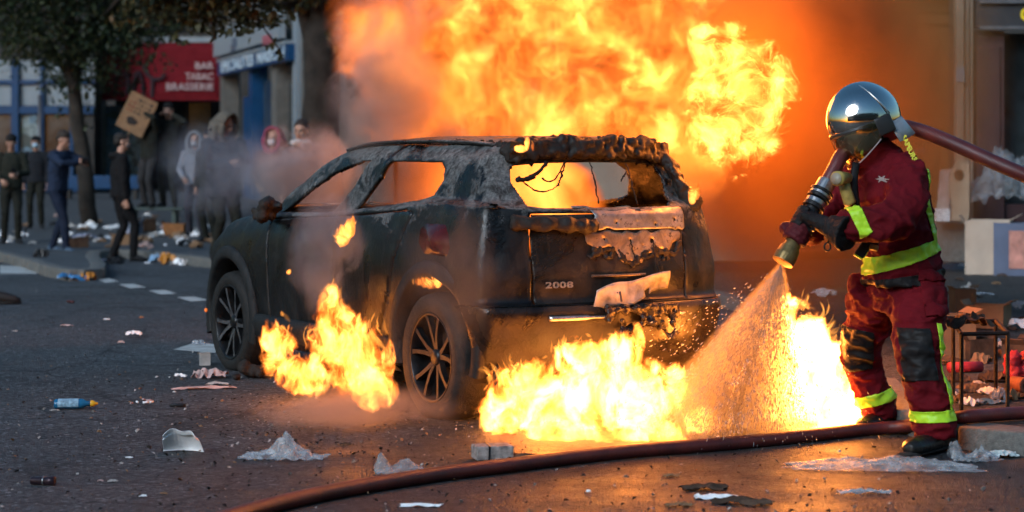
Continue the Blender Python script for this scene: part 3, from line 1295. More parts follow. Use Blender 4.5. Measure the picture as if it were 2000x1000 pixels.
plate['label'] = 'bent scorched number plate hanging loose'
md = plate.modifiers.new('s', 'SOLIDIFY')
md.thickness = 0.003
apply_mods(plate)
tx = text_mesh('plate_lettering', 'UI', 0.072, mat_simple('plate_blue_black', (0.03, 0.035, 0.06), 0.5), plate, 0.001, bold=0.0015)
tx.matrix_local = basis((-0.2, -1, 0.2), (0, 0.15, 1), (tail_x(0.03, 0.64) - 0.066, 0.035, 0.625))
# molten bumper plastic hanging below the plate
random.seed(9)
bm = bmesh.new()
for k in range(110):
    u = random.random()
    y = 0.10 - 0.46 * u
    z = 0.58 - random.random() ** 1.5 * (0.09 + 0.07 * math.sin(u * 5.5) ** 2)
    ball(bm, (tail_x(y, 0.55) - 0.015 - random.uniform(0, 0.03), y, z), random.uniform(0.010, 0.024), 1)
mp_ = remeshed('melted_plastic', bm, 0.009, 0, lambda p: 0.012 * fbm(p, 3, 30), mat_simple('melted_plastic', (0.014, 0.010, 0.008), 0.22, 0, 0.6, 30, 0.6, 70), rear_bumper)
# flap of trim hanging under the sill, ahead of the rear wheel
bm = bmesh.new()
tube(bm, [(0.50, 0.70, 0.26), (0.49, 0.71, 0.14), (0.46, 0.72, 0.05), (0.40, 0.73, 0.012)], [(0.016, 0.006)] * 4, 6)
bm_obj('trim_flap', bm, m_char, car, True)
bm = bmesh.new()
tube(bm, [(-0.42, 0.60, 0.30), (-0.43, 0.61, 0.17), (-0.40, 0.60, 0.06), (-0.44, 0.56, 0.015)], [(0.03, 0.006)] * 4, 6)
bm_obj('trim_flap', bm, m_char, car, True)
# ------------------------------------------------------------------ buildings
m_stone = mat_simple('dimmed_limestone', (0.105, 0.10, 0.09), 0.8, 0, 0.25, 2.5, 0.4, 18)  # stone and sign-board tones lowered to stand for tree-canopy shade
m_stone_dk = mat_simple('dark_wall', (0.035, 0.033, 0.031), 0.85, 0, 0.35, 2, 0.4, 15)  # walls in one very dark tone
m_red = mat_simple('red_awning_canvas', (0.115, 0.010, 0.014), 0.9, 0, 0.15, 4, 0.15, 40, Specular_IOR_Level=0.05)
m_white = mat_simple('white_sign_board', (0.20, 0.235, 0.26), 0.5, 0, 0.1, 3)
m_blue = mat_simple('blue_shop_paint', (0.004, 0.042, 0.115), 0.4, 0, 0.15, 4)
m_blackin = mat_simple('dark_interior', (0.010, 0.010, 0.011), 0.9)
m_lett = mat_simple('pale_lettering', (0.36, 0.29, 0.29), 0.7, 0, 0.1)
m_lett_w = mat_simple('white_lettering', (0.45, 0.55, 0.62), 0.6, 0, 0.1)
m_lett_k = mat_simple('grey_lettering', (0.09, 0.11, 0.15), 0.6)
m_lett_r = mat_simple('red_lettering', (0.35, 0.10, 0.12), 0.6)
m_graff = mat_simple('black_spray_paint', (0.022, 0.008, 0.012), 0.8)


def glass_mat():
    t = NT('shop_glass')
    p = t.coord('Object')
    n1 = t.noise(p, 1.2, 4, 0.6, 0.5).outputs[0]
    c = t.mix(t.maprange(n1, 0.4, 0.65), (0.015, 0.02, 0.022), (0.05, 0.065, 0.07))
    t.bsdf(c, 0.12, 0.0)
    return t.mat


m_glass = glass_mat()


def poster_mat():
    t = NT('window_posters')
    p = t.coord('Object')
    v = t.n('ShaderNodeTexVoronoi', distance='CHEBYCHEV')
    t.link(p, v.inputs['Vector'])
    v.inputs['Scale'].default_value = 2.2
    hs = t.ramp(t.n('ShaderNodeSeparateColor').outputs[0], [(0, 0.1), (1, 0.5)])
    s = t.n('ShaderNodeSeparateColor')
    t.link(v.outputs['Color'], s.inputs[0])
    c = t.ramp(s.outputs[0], [(0.0, (0.03, 0.05, 0.05)), (0.35, (0.10, 0.14, 0.12)), (0.55, (0.19, 0.25, 0.26)), (0.75, (0.10, 0.20, 0.28)), (1.0, (0.24, 0.26, 0.24))], 'CONSTANT')
    n = t.noise(p, 14, 3, 0.6).outputs[0]
    c = t.mix(t.maprange(n, 0.5, 0.6), c, (0.05, 0.06, 0.06))
    t.bsdf(c, 0.35)
    return t.mat


m_poster = poster_mat()


def wall_box(name, a, b, Y, depth, mat, parent=None, yoff=0.0, bevel=0.0):
    """Box spanning pixels a (top-left) to b (bottom-right) on the plane at depth Y, going back by depth."""
    p, q = P(a[0], a[1], Y), P(b[0], b[1], Y)
    bm = bmesh.new()
    box(bm, ((p.x + q.x) / 2, Y + depth / 2 + yoff, (p.z + q.z) / 2), (abs(q.x - p.x), depth, abs(p.z - q.z)), bevel=bevel)
    return bm_obj(name, bm, mat, parent)


# --- café with red awning, plane at Y = 66
YC = 66.0
cafe = empty('cafe_building', (-14.5, YC, -0.22))
tag(cafe, 'dark café front under a wide red awning lettered BAR TABAC BRASSERIE', 'building')


def child(ob, parent):
    ob.parent = parent
    ob.matrix_parent_inverse = Matrix.Translation(-parent.location)
    return ob


child(wall_box('wall', (185, -420), (462, 60), YC, 1.0, m_stone_dk, yoff=0.6), cafe)
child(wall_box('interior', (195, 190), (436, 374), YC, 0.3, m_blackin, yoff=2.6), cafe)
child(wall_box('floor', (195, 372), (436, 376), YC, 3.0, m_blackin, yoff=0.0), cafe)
for a, b in (((434, 60), (462, 376)), ((183, 60), (197, 376))):
    child(wall_box('pillar', a, b, YC, 0.8, m_stone, yoff=0.2), cafe)
child(wall_box('window', (192, 205), (284, 352), YC, 0.06, m_poster, yoff=0.9), cafe)
child(wall_box('window_sill', (190, 352), (286, 376), YC, 0.2, m_stone_dk, yoff=0.8), cafe)
for a, b in (((284, 196), (290, 374)), ((352, 196), (357, 374)), ((404, 196), (408, 374))):
    child(wall_box('mullion', a, b, YC, 0.1, m_blackin, yoff=0.7), cafe)
child(wall_box('door', (360, 200), (403, 374), YC, 0.05, m_glass, yoff=0.9), cafe)
# awning: cassette, sloping canvas, valance
bm = bmesh.new()
p, q = P(196, 72, YC), P(434, 80, YC)
box(bm, ((p.x + q.x) / 2, YC + 0.2, p.z - 0.08), (q.x - p.x, 0.3, 0.16))
child(bm_obj('awning_cassette', bm, m_white), cafe)
bm = bmesh.new()
t0, t1 = P(197, 84, YC), P(433, 84, YC)
b0, b1 = P(199, 190, YC - 0.5), P(431, 190, YC - 0.5)
n = 20
top = [t0.lerp(t1, k / n) for k in range(n + 1)]
bot = [b0.lerp(b1, k / n) + Vector((0, 0, 0.02 * math.sin(k * 1.7))) for k in range(n + 1)]
rows = []
for r in range(7):
    u = r / 6
    rows.append([bm.verts.new(a.lerp(b, u) + Vector((0, 0.10 * math.sin(u * math.pi), 0))) for a, b in zip(top, bot)])
for r in range(6):
    for k in range(n):
        bm.faces.new((rows[r][k], rows[r][k + 1], rows[r + 1][k + 1], rows[r + 1][k]))
aw = child(bm_obj('awning', bm, m_red, None, True), cafe)
md = aw.modifiers.new('s', 'SOLIDIFY')
md.thickness = 0.02
child(wall_box('awning_bar', (199, 189), (431, 196), YC - 0.52, 0.05, m_red), cafe)


def face_text(name, s, px, py, Y, h, mat, parent, align='RIGHT', ang=0.0, width=None, tilt=0.0, slope=0.0):
    ob = text_mesh(name, s, h, mat, None, 0.008, align, bold=h * 0.012, width=None)
    if width:
        xs_ = [v.co.x for v in ob.data.vertices]
        k = width / (max(xs_) - min(xs_))
        for v in ob.data.vertices:
            v.co.x *= k
    ob.location = P(px, py, Y)
    ob.rotation_euler = (R(90) + tilt, slope, ang)
    return child(ob, parent)


sc = YC / F_PX
for s, py, w in (('BAR', 129, 36), ('TABAC', 150, 54), ('BRASSERIE', 170, 91)):
    face_text('awning_lettering', s, 417, py, YC - 0.50 * (py - 84) / 106 - 0.14, 19 * sc, m_lett, cafe, 'RIGHT', 0, w * sc)
# graffiti strokes on the canvas
for pts in ([(280, 124), (283, 138), (292, 150), (304, 155), (316, 152), (322, 144)], [(297, 154), (297, 172), (297, 190)], [(256, 190), (262, 160), (270, 138), (278, 160), (280, 186)], [(206, 186), (222, 183), (240, 186)], [(246, 186), (250, 160), (244, 140)]):
    bm = bmesh.new()
    w = []
    for (a, b) in pts:
        w.append(P(a, b, YC - 0.50 * (b - 84) / 106 - 0.06))
    tube(bm, spline(w, 16), [(0.055, 0.02)] * 16, 6)
    child(bm_obj('graffiti', bm, m_graff), cafe)

# --- blue shop left, Y = 64
YB = 64.0
shop = empty('blue_shopfront', (P(60, 300, YB).x, YB, -0.22))
tag(shop, 'blue-framed shopfront with postered windows behind the dark tree', 'building')
child(wall_box('wall', (-160, -420), (183, 120), YB, 1.0, m_stone_dk, yoff=0.4), shop)
child(wall_box('interior', (-160, 120), (183, 372), YB, 0.1, m_stone_dk, yoff=1.2), shop)
child(wall_box('fascia', (-160, 118), (183, 160), YB, 0.2, m_white, yoff=0.1), shop)
child(wall_box('transom', (-160, 156), (183, 164), YB, 0.2, m_blue, yoff=0.02), shop)
child(wall_box('transom', (-160, 207), (183, 222), YB, 0.25, m_blue, yoff=0.0), shop)
for x in (-60, 29, 82, 140):
    w = 7 if x == 29 else 3
    child(wall_box('post', (x - w, 118), (x + w, 372), YB, 0.2, m_blue, yoff=-0.05), shop)
for a, b, mt in (((-53, 166), (22, 206), m_white), ((36, 166), (79, 206), m_white), ((85, 166), (137, 206), m_white), ((143, 166), (183, 206), m_white), ((-53, 224), (22, 350), m_glass), ((36, 224), (79, 350), m_poster), ((85, 224), (137, 350), m_glass), ((143, 224), (182, 350), m_stone_dk)):
    child(wall_box('pane', a, b, YB, 0.04, mt, yoff=0.12), shop)
child(wall_box('plinth', (-160, 350), (183, 374), YB, 0.3, m_blue, yoff=-0.1), shop)

# low blue barrier on the far pavement
bm = bmesh.new()
p, q = P(118, 343, 58), P(282, 369, 58)
box(bm, ((p.x + q.x) / 2, 58, (p.z + q.z) / 2), (q.x - p.x, 0.12, p.z - q.z), bevel=0.02)
brr = bm_obj('blue_barrier', bm, m_blue)
tag(brr, 'low blue barrier panel on the far pavement behind the tree trunk', 'barrier')
for x in (P(135, 0, 58).x, P(265, 0, 58).x):
    bm = bmesh.new()
    box(bm, (x, 58.02, (q.z - 0.22) / 2), (0.10, 0.3, q.z + 0.215))
    bm_obj('foot', bm, m_stone_dk, brr)

# --- corner shop with white sign and blue fascia; its front runs towards the camera on the right
A3, B3 = P(430, 270, 64), P(585, 270, 50)
fd = (B3 - A3)
fd.z = 0
flen = fd.length
fdir = fd.normalized()
fang = math.atan2(fdir.y, fdir.x)
fn = Vector((fdir.y, -fdir.x, 0))
corner = empty('corner_shop', (A3.x, A3.y, -0.22), (0, 0, fang))
tag(corner, 'corner shop with a white sign board over a lettered blue fascia', 'building')


def cbox(name, u0, u1, z0, z1, d0, d1, mat, bevel=0.0):
    """Box in facade coordinates: u along the front, d outwards."""
    bm = bmesh.new()
    box(bm, ((u0 + u1) / 2, -(d0 + d1) / 2, (z0 + z1) / 2 + 0.22), (u1 - u0, abs(d1 - d0), z1 - z0), bevel=bevel)
    return bm_obj(name, bm, mat, corner)


u_of = {}


def fac(px):
    """u on the front seen at pixel column px."""
    r = Vector(((px - 1000) / F_PX, 1, 0))
    # A3 + u*fdir = r*t
    det = fdir.x * -r.y + fdir.y * r.x
    u = (-(A3.x) * -r.y - (-(A3.y)) * -r.x * -1) / det if False else None
    # solve 2x2
    a, b, c, d = fdir.x, -r.x, fdir.y, -r.y
    ex, ey = -A3.x, -A3.y
    dt = a * d - b * c
    return (ex * d - b * ey) / dt


def zat(px, py):
    u = fac(px)
    Y = A3.y + fdir.y * u
    return CAM_H - (py - HOR) / F_PX * Y


U1 = flen
cbox('wall', 0.3, U1 + 8, 4.8, 16, -0.8, -0.2, m_stone)
cbox('pillar', 0.0, 0.45, -0.25, 4.8, -0.5, 0.0, m_stone)
cbox('sign_board', fac(430), fac(562), zat(430, 112), zat(430, 62), 0.05, 0.2, m_white)
cbox('fascia', fac(433), fac(572), zat(433, 148), zat(433, 122), -0.05, 0.12, m_blue)
cbox('fascia_trim', fac(433), fac(572), zat(433, 122), zat(433, 117), -0.05, 0.16, m_white)
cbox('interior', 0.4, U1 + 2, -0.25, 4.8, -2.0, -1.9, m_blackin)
cbox('door', fac(461), fac(480), -0.22, zat(461, 190), -0.3, -0.2, m_blue)
for c0, c1, mt in ((482, 488, m_blue), (526, 536, m_stone), (567, 576, m_white), (584, 612, m_stone), (640, 720, m_stone)):
    cbox('column', fac(c0), fac(c1), -0.24, 4.8, -0.5, -0.05, mt)
for c0, c1 in ((489, 525), (537, 566)):
    cbox('window', fac(c0), fac(c1), 0.3, zat(c0, 160), -0.4, -0.35, m_glass)
cbox('wall', fac(612), U1 + 14, -0.25, 4.8, -1.0, -0.6, m_stone)
for s, c, py, h, w, mt in (('PARIS', 473, 84, 0.26, 0.9, m_lett_k), ('TRAITEUR', 470, 95, 0.24, 1.1, m_lett_k), ('PRIMEUR', 538, 79, 0.26, 1.5, m_lett_r)):
    tx = text_mesh('sign_lettering', s, h * 1.3, mt, corner, 0.006, 'CENTER', bold=0.006)
    xs_ = [v.co.x for v in tx.data.vertices]
    k = w / (max(xs_) - min(xs_))
    for v in tx.data.vertices:
        v.co.x *= k
    tx.location = (fac(c), -0.215, zat(c, py) + 0.22)
    tx.rotation_euler = (R(90), 0, 0)
for wd, c0, c1 in (('SPECIALITES', 440, 505), ('MAISON', 512, 566)):
    tx = text_mesh('fascia_lettering', wd, 0.42, m_lett_w, corner, 0.006, 'CENTER', bold=0.008)
    xs_ = [v.co.x for v in tx.data.vertices]
    k = (fac(c1) - fac(c0)) / (max(xs_) - min(xs_))
    for v in tx.data.vertices:
        v.co.x *= k
    tx.location = ((fac(c1) + fac(c0)) / 2, -0.135, (zat(433, 148) + zat(433, 122)) / 2 + 0.22)
    tx.rotation_euler = (R(90), 0, 0)

# --- building across the pavement on the right, Y = 24
YR = 24.0
rb = empty('stone_building', (P(1800, 0, YR).x, YR, H_R))
tag(rb, 'stone building with a tall panelled wooden door and a stone pilaster', 'building')
m_wood = mat_simple('varnished_oak', (0.16, 0.075, 0.028), 0.45, 0, 0.3, 3, 0.3, 25)
m_warm = mat_simple('warm_limestone', (0.24, 0.19, 0.145), 0.8, 0, 0.18, 3, 0.4, 20)
m_maroon = mat_simple('maroon_shop_paint', (0.055, 0.026, 0.026), 0.5, 0, 0.2, 4)
zb_ = H_R - 0.05


def rbox(name, x0, x1, y0, y1, d0, d1, mat, bevel=0.0, zmin=None):
    p, q = P(x0, y0, YR), P(x1, y1, YR)
    bm = bmesh.new()
    z1, z0 = p.z, q.z if zmin is None else zmin
    box(bm, ((p.x + q.x) / 2, YR - (d0 + d1) / 2, (z0 + z1) / 2), (q.x - p.x, d1 - d0, z1 - z0), bevel=bevel)
    return child(bm_obj(name, bm, mat), rb)


rbox('wall', 900, 1560, -900, 480, -0.6, 0.0, m_warm, zmin=zb_)
rbox('wall', 1560, 1862, -900, -40, -0.6, 0.0, m_warm)
rbox('lintel', 1555, 1868, -40, -8, -0.3, 0.14, m_warm)
for x0, x1 in ((1562, 1708), (1714, 1858)):
    leaf = rbox('door_leaf', x0, x1, -8, 440, -0.25, -0.15, m_wood)
    for (pa, pb) in ((8, 22), (40, 46), (236, 250)):
        rbox('moulding', x0 + 4, x1 - 4, pa, pb, -0.15, -0.09, m_wood, 0.01)
    for (pa, pb) in ((60, 226), (262, 350), (362, 430)):
        rbox('panel', x0 + 22, x1 - 22, pa, pb, -0.15, -0.115, m_wood, 0.012)
        rbox('panel', x0 + 32, x1 - 32, pa + 12, pb - 12, -0.115, -0.095, m_wood, 0.01)
    rbox('letter_plate', (x0 + x1) / 2 - 20, (x0 + x1) / 2 + 24, 290, 298, -0.10, -0.085, m_chrome)
rbox('pilaster', 1862, 1878, -900, 480, 0.0, 0.16, m_warm, 0.02, zmin=zb_)
rbox('pilaster', 1879, 1890, -900, 480, 0.0, 0.10, m_warm, 0.02, zmin=zb_)
rbox('pilaster', 1891, 1899, -900, 480, 0.0, 0.06, m_warm, 0.015, zmin=zb_)
rbox('plaque', 1861, 1877, 131, 161, 0.163, 0.18, m_white)
rbox('doorstep', 1700, 1898, 432, 478, 0.0, 0.35, m_granite, 0.02, zmin=zb_)
rbox('shop_panel', 1900, 1962, 60, 480, -0.15, -0.02, m_maroon, zmin=zb_)
rbox('shop_panel', 1908, 1954, 90, 300, -0.02, 0.01, m_maroon, 0.01)
rbox('window', 1963, 2160, 62, 400, -0.5, -0.4, m_glass)
rbox('plinth', 1963, 2160, 400, 480, -0.4, -0.1, m_maroon, zmin=zb_)
rbox('wall', 1900, 2200, -900, 0, -0.3, 0.0, m_warm)
rbox('fascia', 1903, 2200, 0, 55, -0.1, 0.10, mat_simple('dark_grey_fascia', (0.035, 0.035, 0.038), 0.5, 0, 0.15, 5))
rbox('fascia_rail', 1908, 2200, -2, 8, 0.10, 0.16, mat_simple('grey_rail', (0.10, 0.10, 0.105), 0.4))
rbox('fascia_rail', 1908, 2200, 52, 58, 0.10, 0.15, mat_simple('grey_rail', (0.10, 0.10, 0.105), 0.4))
ly = text_mesh('fascia_lettering', 'C', 38 * YR / F_PX * 0.98, mat_simple('yellow_lettering', (0.75, 0.55, 0.02), 0.5), None, 0.01, 'LEFT', bold=0.006)
ly.location = P(1987, 31, YR) + Vector((0, -0.125, 0))
ly.rotation_euler = (R(90), 0, 0)
child(ly, rb)
# tall dark block behind everything, closes the street
bk = empty('street_houses', (10, 90, -0.3))
tag(bk, 'dark row of tall houses closing the street behind the smoke', 'building')
bm = bmesh.new()
box(bm, (5, 90, 9), (150, 4, 20))
child(bm_obj('wall', bm, m_stone_dk), bk)

# houses on the near side of the street, behind the photographer
hb = empty('facing_houses', (0, -16, 0))
tag(hb, 'tall pale houses on the near side of the street, behind the photographer', 'building')
bm = bmesh.new()
box(bm, (0, -18, 5.0), (46, 3, 10))
child(bm_obj('wall', bm, m_stone), hb)
for k in range(-9, 10):
    for q in range(3):
        bm = bmesh.new()
        box(bm, (k * 2.3, -16.48, 2.2 + q * 3.2), (1.1, 0.08, 2.0))
        child(bm_obj('window', bm, m_glass), hb)

# ------------------------------------------------------------------ trees
def leaf_mat(name, cols):
    t = NT(name)
    oi = t.n('ShaderNodeAttribute', attribute_name='leafcol')
    c = t.ramp(oi.outputs['Fac'], cols)
    b = t.bsdf(c, 0.55)
    tr = t.n('ShaderNodeBsdfTranslucent')
    t.link(c, tr.inputs[0])
    mx = t.n('ShaderNodeMixShader')
    mx.inputs[0].default_value = 0.3
    t.link(b.outputs[0], mx.inputs[1])
    t.link(tr.outputs[0], mx.inputs[2])
    t.link(mx.outputs[0], t.out.inputs['Surface'])
    return t.mat


m_bark = mat_simple('bark', (0.032, 0.026, 0.021), 0.9, 0, 0.4, 6, 0.9, 22)
m_leaf_dk = leaf_mat('dark_green_leaves', [(0.0, (0.010, 0.018, 0.007)), (0.6, (0.030, 0.048, 0.014)), (0.85, (0.065, 0.068, 0.022)), (1.0, (0.12, 0.085, 0.022))])
m_leaf_br = leaf_mat('autumn_leaves', [(0.0, (0.022, 0.026, 0.012)), (0.5, (0.06, 0.058, 0.018)), (0.8, (0.13, 0.068, 0.018)), (1.0, (0.15, 0.19, 0.075))])


def leaves(name, clumps, n, size, mat, parent, seed=1):
    """Crown of many separate leaf-shaped faces gathered in clumps (centre, radius)."""
    rnd = random.Random(seed)
    vs, fs, cols_ = [], [], []
    tot = sum(r[0] * r[1] * r[2] for c, r in clumps)
    for c, r in clumps:
        k = max(8, int(n * r[0] * r[1] * r[2] / tot))
        shade = rnd.uniform(-0.15, 0.2)
        for _ in range(k):
            while True:
                d = Vector((rnd.uniform(-1, 1), rnd.uniform(-1, 1), rnd.uniform(-1, 1)))
                if d.length < 1:
                    break
            d = d * (d.length ** -0.35 if d.length > 0.05 else 1)
            p = Vector(c) + Vector((d.x * r[0], d.y * r[1], d.z * r[2]))
            s = size * rnd.uniform(0.6, 1.35)
            e = Euler((rnd.uniform(-1.2, 1.2), rnd.uniform(-1.2, 1.2), rnd.uniform(0, 6.28)))
            m = e.to_matrix()
            b = len(vs)
            for q in ((-0.5, 0, 0), (-0.18, 0.30, 0.05), (0.22, 0.24, 0.03), (0.6, 0, -0.08), (0.22, -0.24, 0.03), (-0.18, -0.30, 0.05)):
                vs.append(p + m @ (Vector(q) * s))
            fs.append((b, b + 1, b + 2, b + 3, b + 4, b + 5))
            cols_ += [max(0, min(1, rnd.betavariate(1.6, 3.0) + shade))] * 6
    me = bpy.data.meshes.new(name)
    me.from_pydata([tuple(v) for v in vs], [], fs)
    at = me.attributes.new('leafcol', 'FLOAT', 'POINT')
    at.data.foreach_set('value', cols_)
    return add(name, me, mat, parent)


def limb_mesh(name, paths, parent):
    bm = bmesh.new()
    for pts, r0, r1 in paths:
        n = max(8, len(pts) * 4)
        sp_ = spline(pts, n)
        tube(bm, [p + Vector((fbm(p, 2, 1.5), fbm(p + Vector((5, 0, 0)), 2, 1.5), 0)) * r0 * 0.35 for p in sp_], [r0 + (r1 - r0) * k / (n - 1) for k in range(n)], 10)
    ob = bm_obj(name, bm, m_bark, parent, True)
    return ob


# tree at the left
YT = 38.5
tb = G(172, 440, H_FAR)
tree1 = empty('street_tree', (0, 0, 0))
tag(tree1, 'dark leafy street tree with a leaning trunk at the far left pavement', 'tree')
pt = [P(176, 446, tb.y), P(166, 350, tb.y), P(152, 250, tb.y), P(143, 170, tb.y), P(140, 60, tb.y), P(130, -120, tb.y)]
limb_mesh('trunk', [(pt, 0.17, 0.10)], tree1)
limb_mesh('limb', [([pt[3], P(180, 60, tb.y), P(260, -30, tb.y - 1)], 0.08, 0.03)], tree1)
limb_mesh('limb', [([pt[3], P(90, 80, tb.y + 0.5), P(10, 20, tb.y + 1)], 0.08, 0.03)], tree1)
limb_mesh('limb', [([pt[4], P(240, 10, tb.y + 1), P(380, -40, tb.y - 2)], 0.07, 0.03)], tree1)
rnd = random.Random(3)
cl = []
for (a, b, ra, rz) in ((40, 20, 0.9, 0.7), (120, 40, 1.0, 0.8), (200, 30, 0.9, 0.8), (280, 30, 0.8, 0.6), (60, 95, 0.55, 0.45), (130, 120, 0.6, 0.5), (200, 105, 0.65, 0.5), (262, 95, 0.5, 0.4), (225, 150, 0.4, 0.32), (150, 165, 0.42, 0.4), (98, 160, 0.32, 0.32), (300, 120, 0.35, 0.16), (350, 10, 0.7, 0.45), (255, 178, 0.26, 0.3), (185, 230, 0.16, 0.3), (5, 75, 0.4, 0.3), (100, -120, 1.6, 1.2), (260, -120, 1.6, 1.1), (0, -90, 1.4, 1.0), (12, 128, 0.14, 0.2), (120, 200, 0.2, 0.25)):
    for _ in range(2):
        cl.append((P(a + rnd.uniform(-14, 14), b + rnd.uniform(-10, 10), tb.y + rnd.uniform(-1.2, 1.2)), (ra, ra * 0.9, rz)))
leaves('crown', cl, 30000, 0.09, m_leaf_dk, tree1, 4)

# big plane tree behind the smoke
YT2 = 27.0
tree2 = empty('plane_tree', (0, 0, 0))
tag(tree2, 'thick-trunked brown tree rising out of the smoke behind the car bonnet', 'tree')
z0 = ground_z(YT2)
tp = [Vector((P(630, 0, YT2).x, YT2, z0 - 0.1)), P(628, 300, YT2), P(628, 180, YT2), P(632, 90, YT2), P(640, 0, YT2), P(655, -150, YT2)]
limb_mesh('trunk', [(tp, 0.25, 0.20)], tree2)
limb_mesh('limb', [([P(630, 110, YT2), P(606, 60, YT2), P(588, 0, YT2), P(560, -120, YT2)], 0.13, 0.08)], tree2)
limb_mesh('limb', [([P(634, 40, YT2), P(680, -20, YT2), P(760, -110, YT2)], 0.10, 0.06)], tree2)
limb_mesh('limb', [([P(588, 10, YT2), P(520, 10, YT2 - 1), P(430, 20, YT2 - 2)], 0.05, 0.012)], tree2)
cl = []
for (a, b, ra, rz) in ((690, 70, 0.32, 0.35), (715, 120, 0.28, 0.35), (700, 165, 0.2, 0.2), (672, 20, 0.3, 0.3), (740, 40, 0.4, 0.4), (600, -40, 0.8, 0.4), (560, 10, 0.12, 0.12)):
    cl.append((P(a, b, YT2 + rnd.uniform(-0.6, 0.6)), (ra, ra, rz)))
leaves('crown', cl, 2600, 0.10, m_leaf_br, tree2, 6)
# overhanging bough with turning leaves
tree3 = empty('overhanging_bough', (0, 0, 0))
tag(tree3, 'overhanging bough with yellowing leaves in front of the café signs', 'tree branch')
YH = 24.0
limb_mesh('bough', [([P(700, -160, YH), P(560, -50, YH), P(450, 0, YH), P(340, 20, YH)], 0.05, 0.012)], tree3)
limb_mesh('twig', [([P(500, -20, YH), P(500, 30, YH), P(548, 100, YH), P(552, 130, YH)], 0.014, 0.004)], tree3)
cl = []
for (a, b, ra, rz) in ((300, 5, 0.25, 0.2), (350, 15, 0.3, 0.22), (400, 20, 0.3, 0.25), (450, 25, 0.32, 0.27), (500, 20, 0.3, 0.24), (540, 30, 0.2, 0.16), (385, 62, 0.12, 0.08), (430, 70, 0.1, 0.08), (480, 68, 0.1, 0.07), (530, 88, 0.07, 0.1), (545, 112, 0.07, 0.07), (345, 70, 0.06, 0.05), (360, 82, 0.1, 0.02), (255, 30, 0.25, 0.2), (480, -60, 0.8, 0.3), (330, -70, 0.8, 0.35)):
    cl.append((P(a, b, YH + rnd.uniform(-0.5, 0.5)), (ra, ra, rz)))
leaves('foliage', cl, 4200, 0.095, m_leaf_br, tree3, 8)

# thin sign pole
bm = bmesh.new()
g0 = G(78, 425, H_FAR)
tube(bm, [(g0.x, g0.y, g0.z - 0.02), (g0.x, g0.y, P(78, 185, g0.y).z)], 0.04, 10)
tag(bm_obj('sign_pole', bm, mat_simple('grey_steel', (0.10, 0.10, 0.11), 0.5, 0.5), None, True), 'thin dark pole standing on the pavement left of the tree trunk', 'pole')
# ------------------------------------------------------------------ people: tools
def fabric(name, color, rough=0.85, var=0.2, fine=420.0, bump=0.25, scale=7.0, sheen=0.0):
    if name in MATS:
        return MATS[name]
    t = NT(name)
    co = t.pos()
    n1 = t.noise(co, scale, 5, 0.65).outputs[0]
    n2 = t.noise(co, fine, 2, 0.5).outputs[0]
    n3 = t.noise(co, 26, 4, 0.6).outputs[0]
    lo = tuple(c * (1 - var) for c in color)
    hi = tuple(min(1, c * (1 + var)) for c in color)
    c = t.mix(t.maprange(n1, 0.3, 0.7), lo, hi)
    h = t.math('MULTIPLY_ADD', n2, 0.25, n3)
    t.bsdf(c, rough, 0, t.bump(h, bump, 0.01), Sheen_Weight=sheen, Specular_IOR_Level=0.12)
    MATS[name] = t.mat
    return t.mat


m_skin = mat_simple('skin', (0.36, 0.20, 0.14), 0.5, 0, 0.12, 30)
m_skin_dk = mat_simple('skin_dark', (0.20, 0.11, 0.075), 0.5, 0, 0.12, 30)
m_eye = mat_simple('eye_dark', (0.02, 0.015, 0.012), 0.3)
m_lip = mat_simple('lip', (0.24, 0.09, 0.08), 0.5)


def folds(amp, s1=5.0, s2=14.0, seed=0.0, squash=(1, 1, 2.2)):
    o = Vector((seed, seed * 1.7, seed * 0.6))

    def f(p):
        q = Vector((p.x * squash[0], p.y * squash[1], p.z * squash[2])) + o
        a = fbm(q, 3, s1)
        w = Vector((fbm(q, 2, s1 * 1.3), fbm(q + Vector((4, 4, 4)), 2, s1 * 1.3), 0)) * 0.06
        b = (1 - min(1.0, abs(mnoise.noise((q + w) * s2)) * 1.6)) ** 2.5
        c = (1 - min(1.0, abs(mnoise.noise((q + w) * s2 * 2.1 + Vector((7, 1, 3)))) * 1.6)) ** 3
        return amp * (a * 1.1 + 0.75 * b + 0.35 * c - 0.35)
    return f


def clip_patch(name, src, planes, offset, mat, parent, thick=0.003, near=None, keep=None):
    """A piece of the surface of src, cut cleanly by planes (point, normal: the normal side is dropped) and set proud of it."""
    bm = bmesh.new()
    bm.from_mesh(src.data)
    for co, no in planes:
        bmesh.ops.bisect_plane(bm, geom=bm.verts[:] + bm.edges[:] + bm.faces[:], plane_co=co, plane_no=no, clear_outer=True)
    if keep:
        dead = [f for f in bm.faces if not keep(f.calc_center_median(), f.normal)]
        bmesh.ops.delete(bm, geom=dead, context='FACES')
    bm.normal_update()
    for v in bm.verts:
        v.co += v.normal * offset
    ob = bm_obj(name, bm, mat, parent, True)
    md = ob.modifiers.new('s', 'SOLIDIFY')
    md.thickness = thick
    md.offset = -1
    apply_mods(ob)
    return ob


def ik(a, b, l1, l2, pole):
    """Middle joint of a two-bone limb from a to b bending towards pole; b is pulled in if out of reach."""
    a, b = Vector(a), Vector(b)
    d = b - a
    L = min(d.length, (l1 + l2) * 0.995)
    u = d.normalized()
    b = a + u * L
    k = (l1 * l1 - l2 * l2 + L * L) / (2 * L)
    h = math.sqrt(max(0, l1 * l1 - k * k))
    p = Vector(pole)
    p = p - u * p.dot(u)
    p = p.normalized() if p.length > 1e-6 else frame_at(u)[0]
    return a + u * k + p * h, b


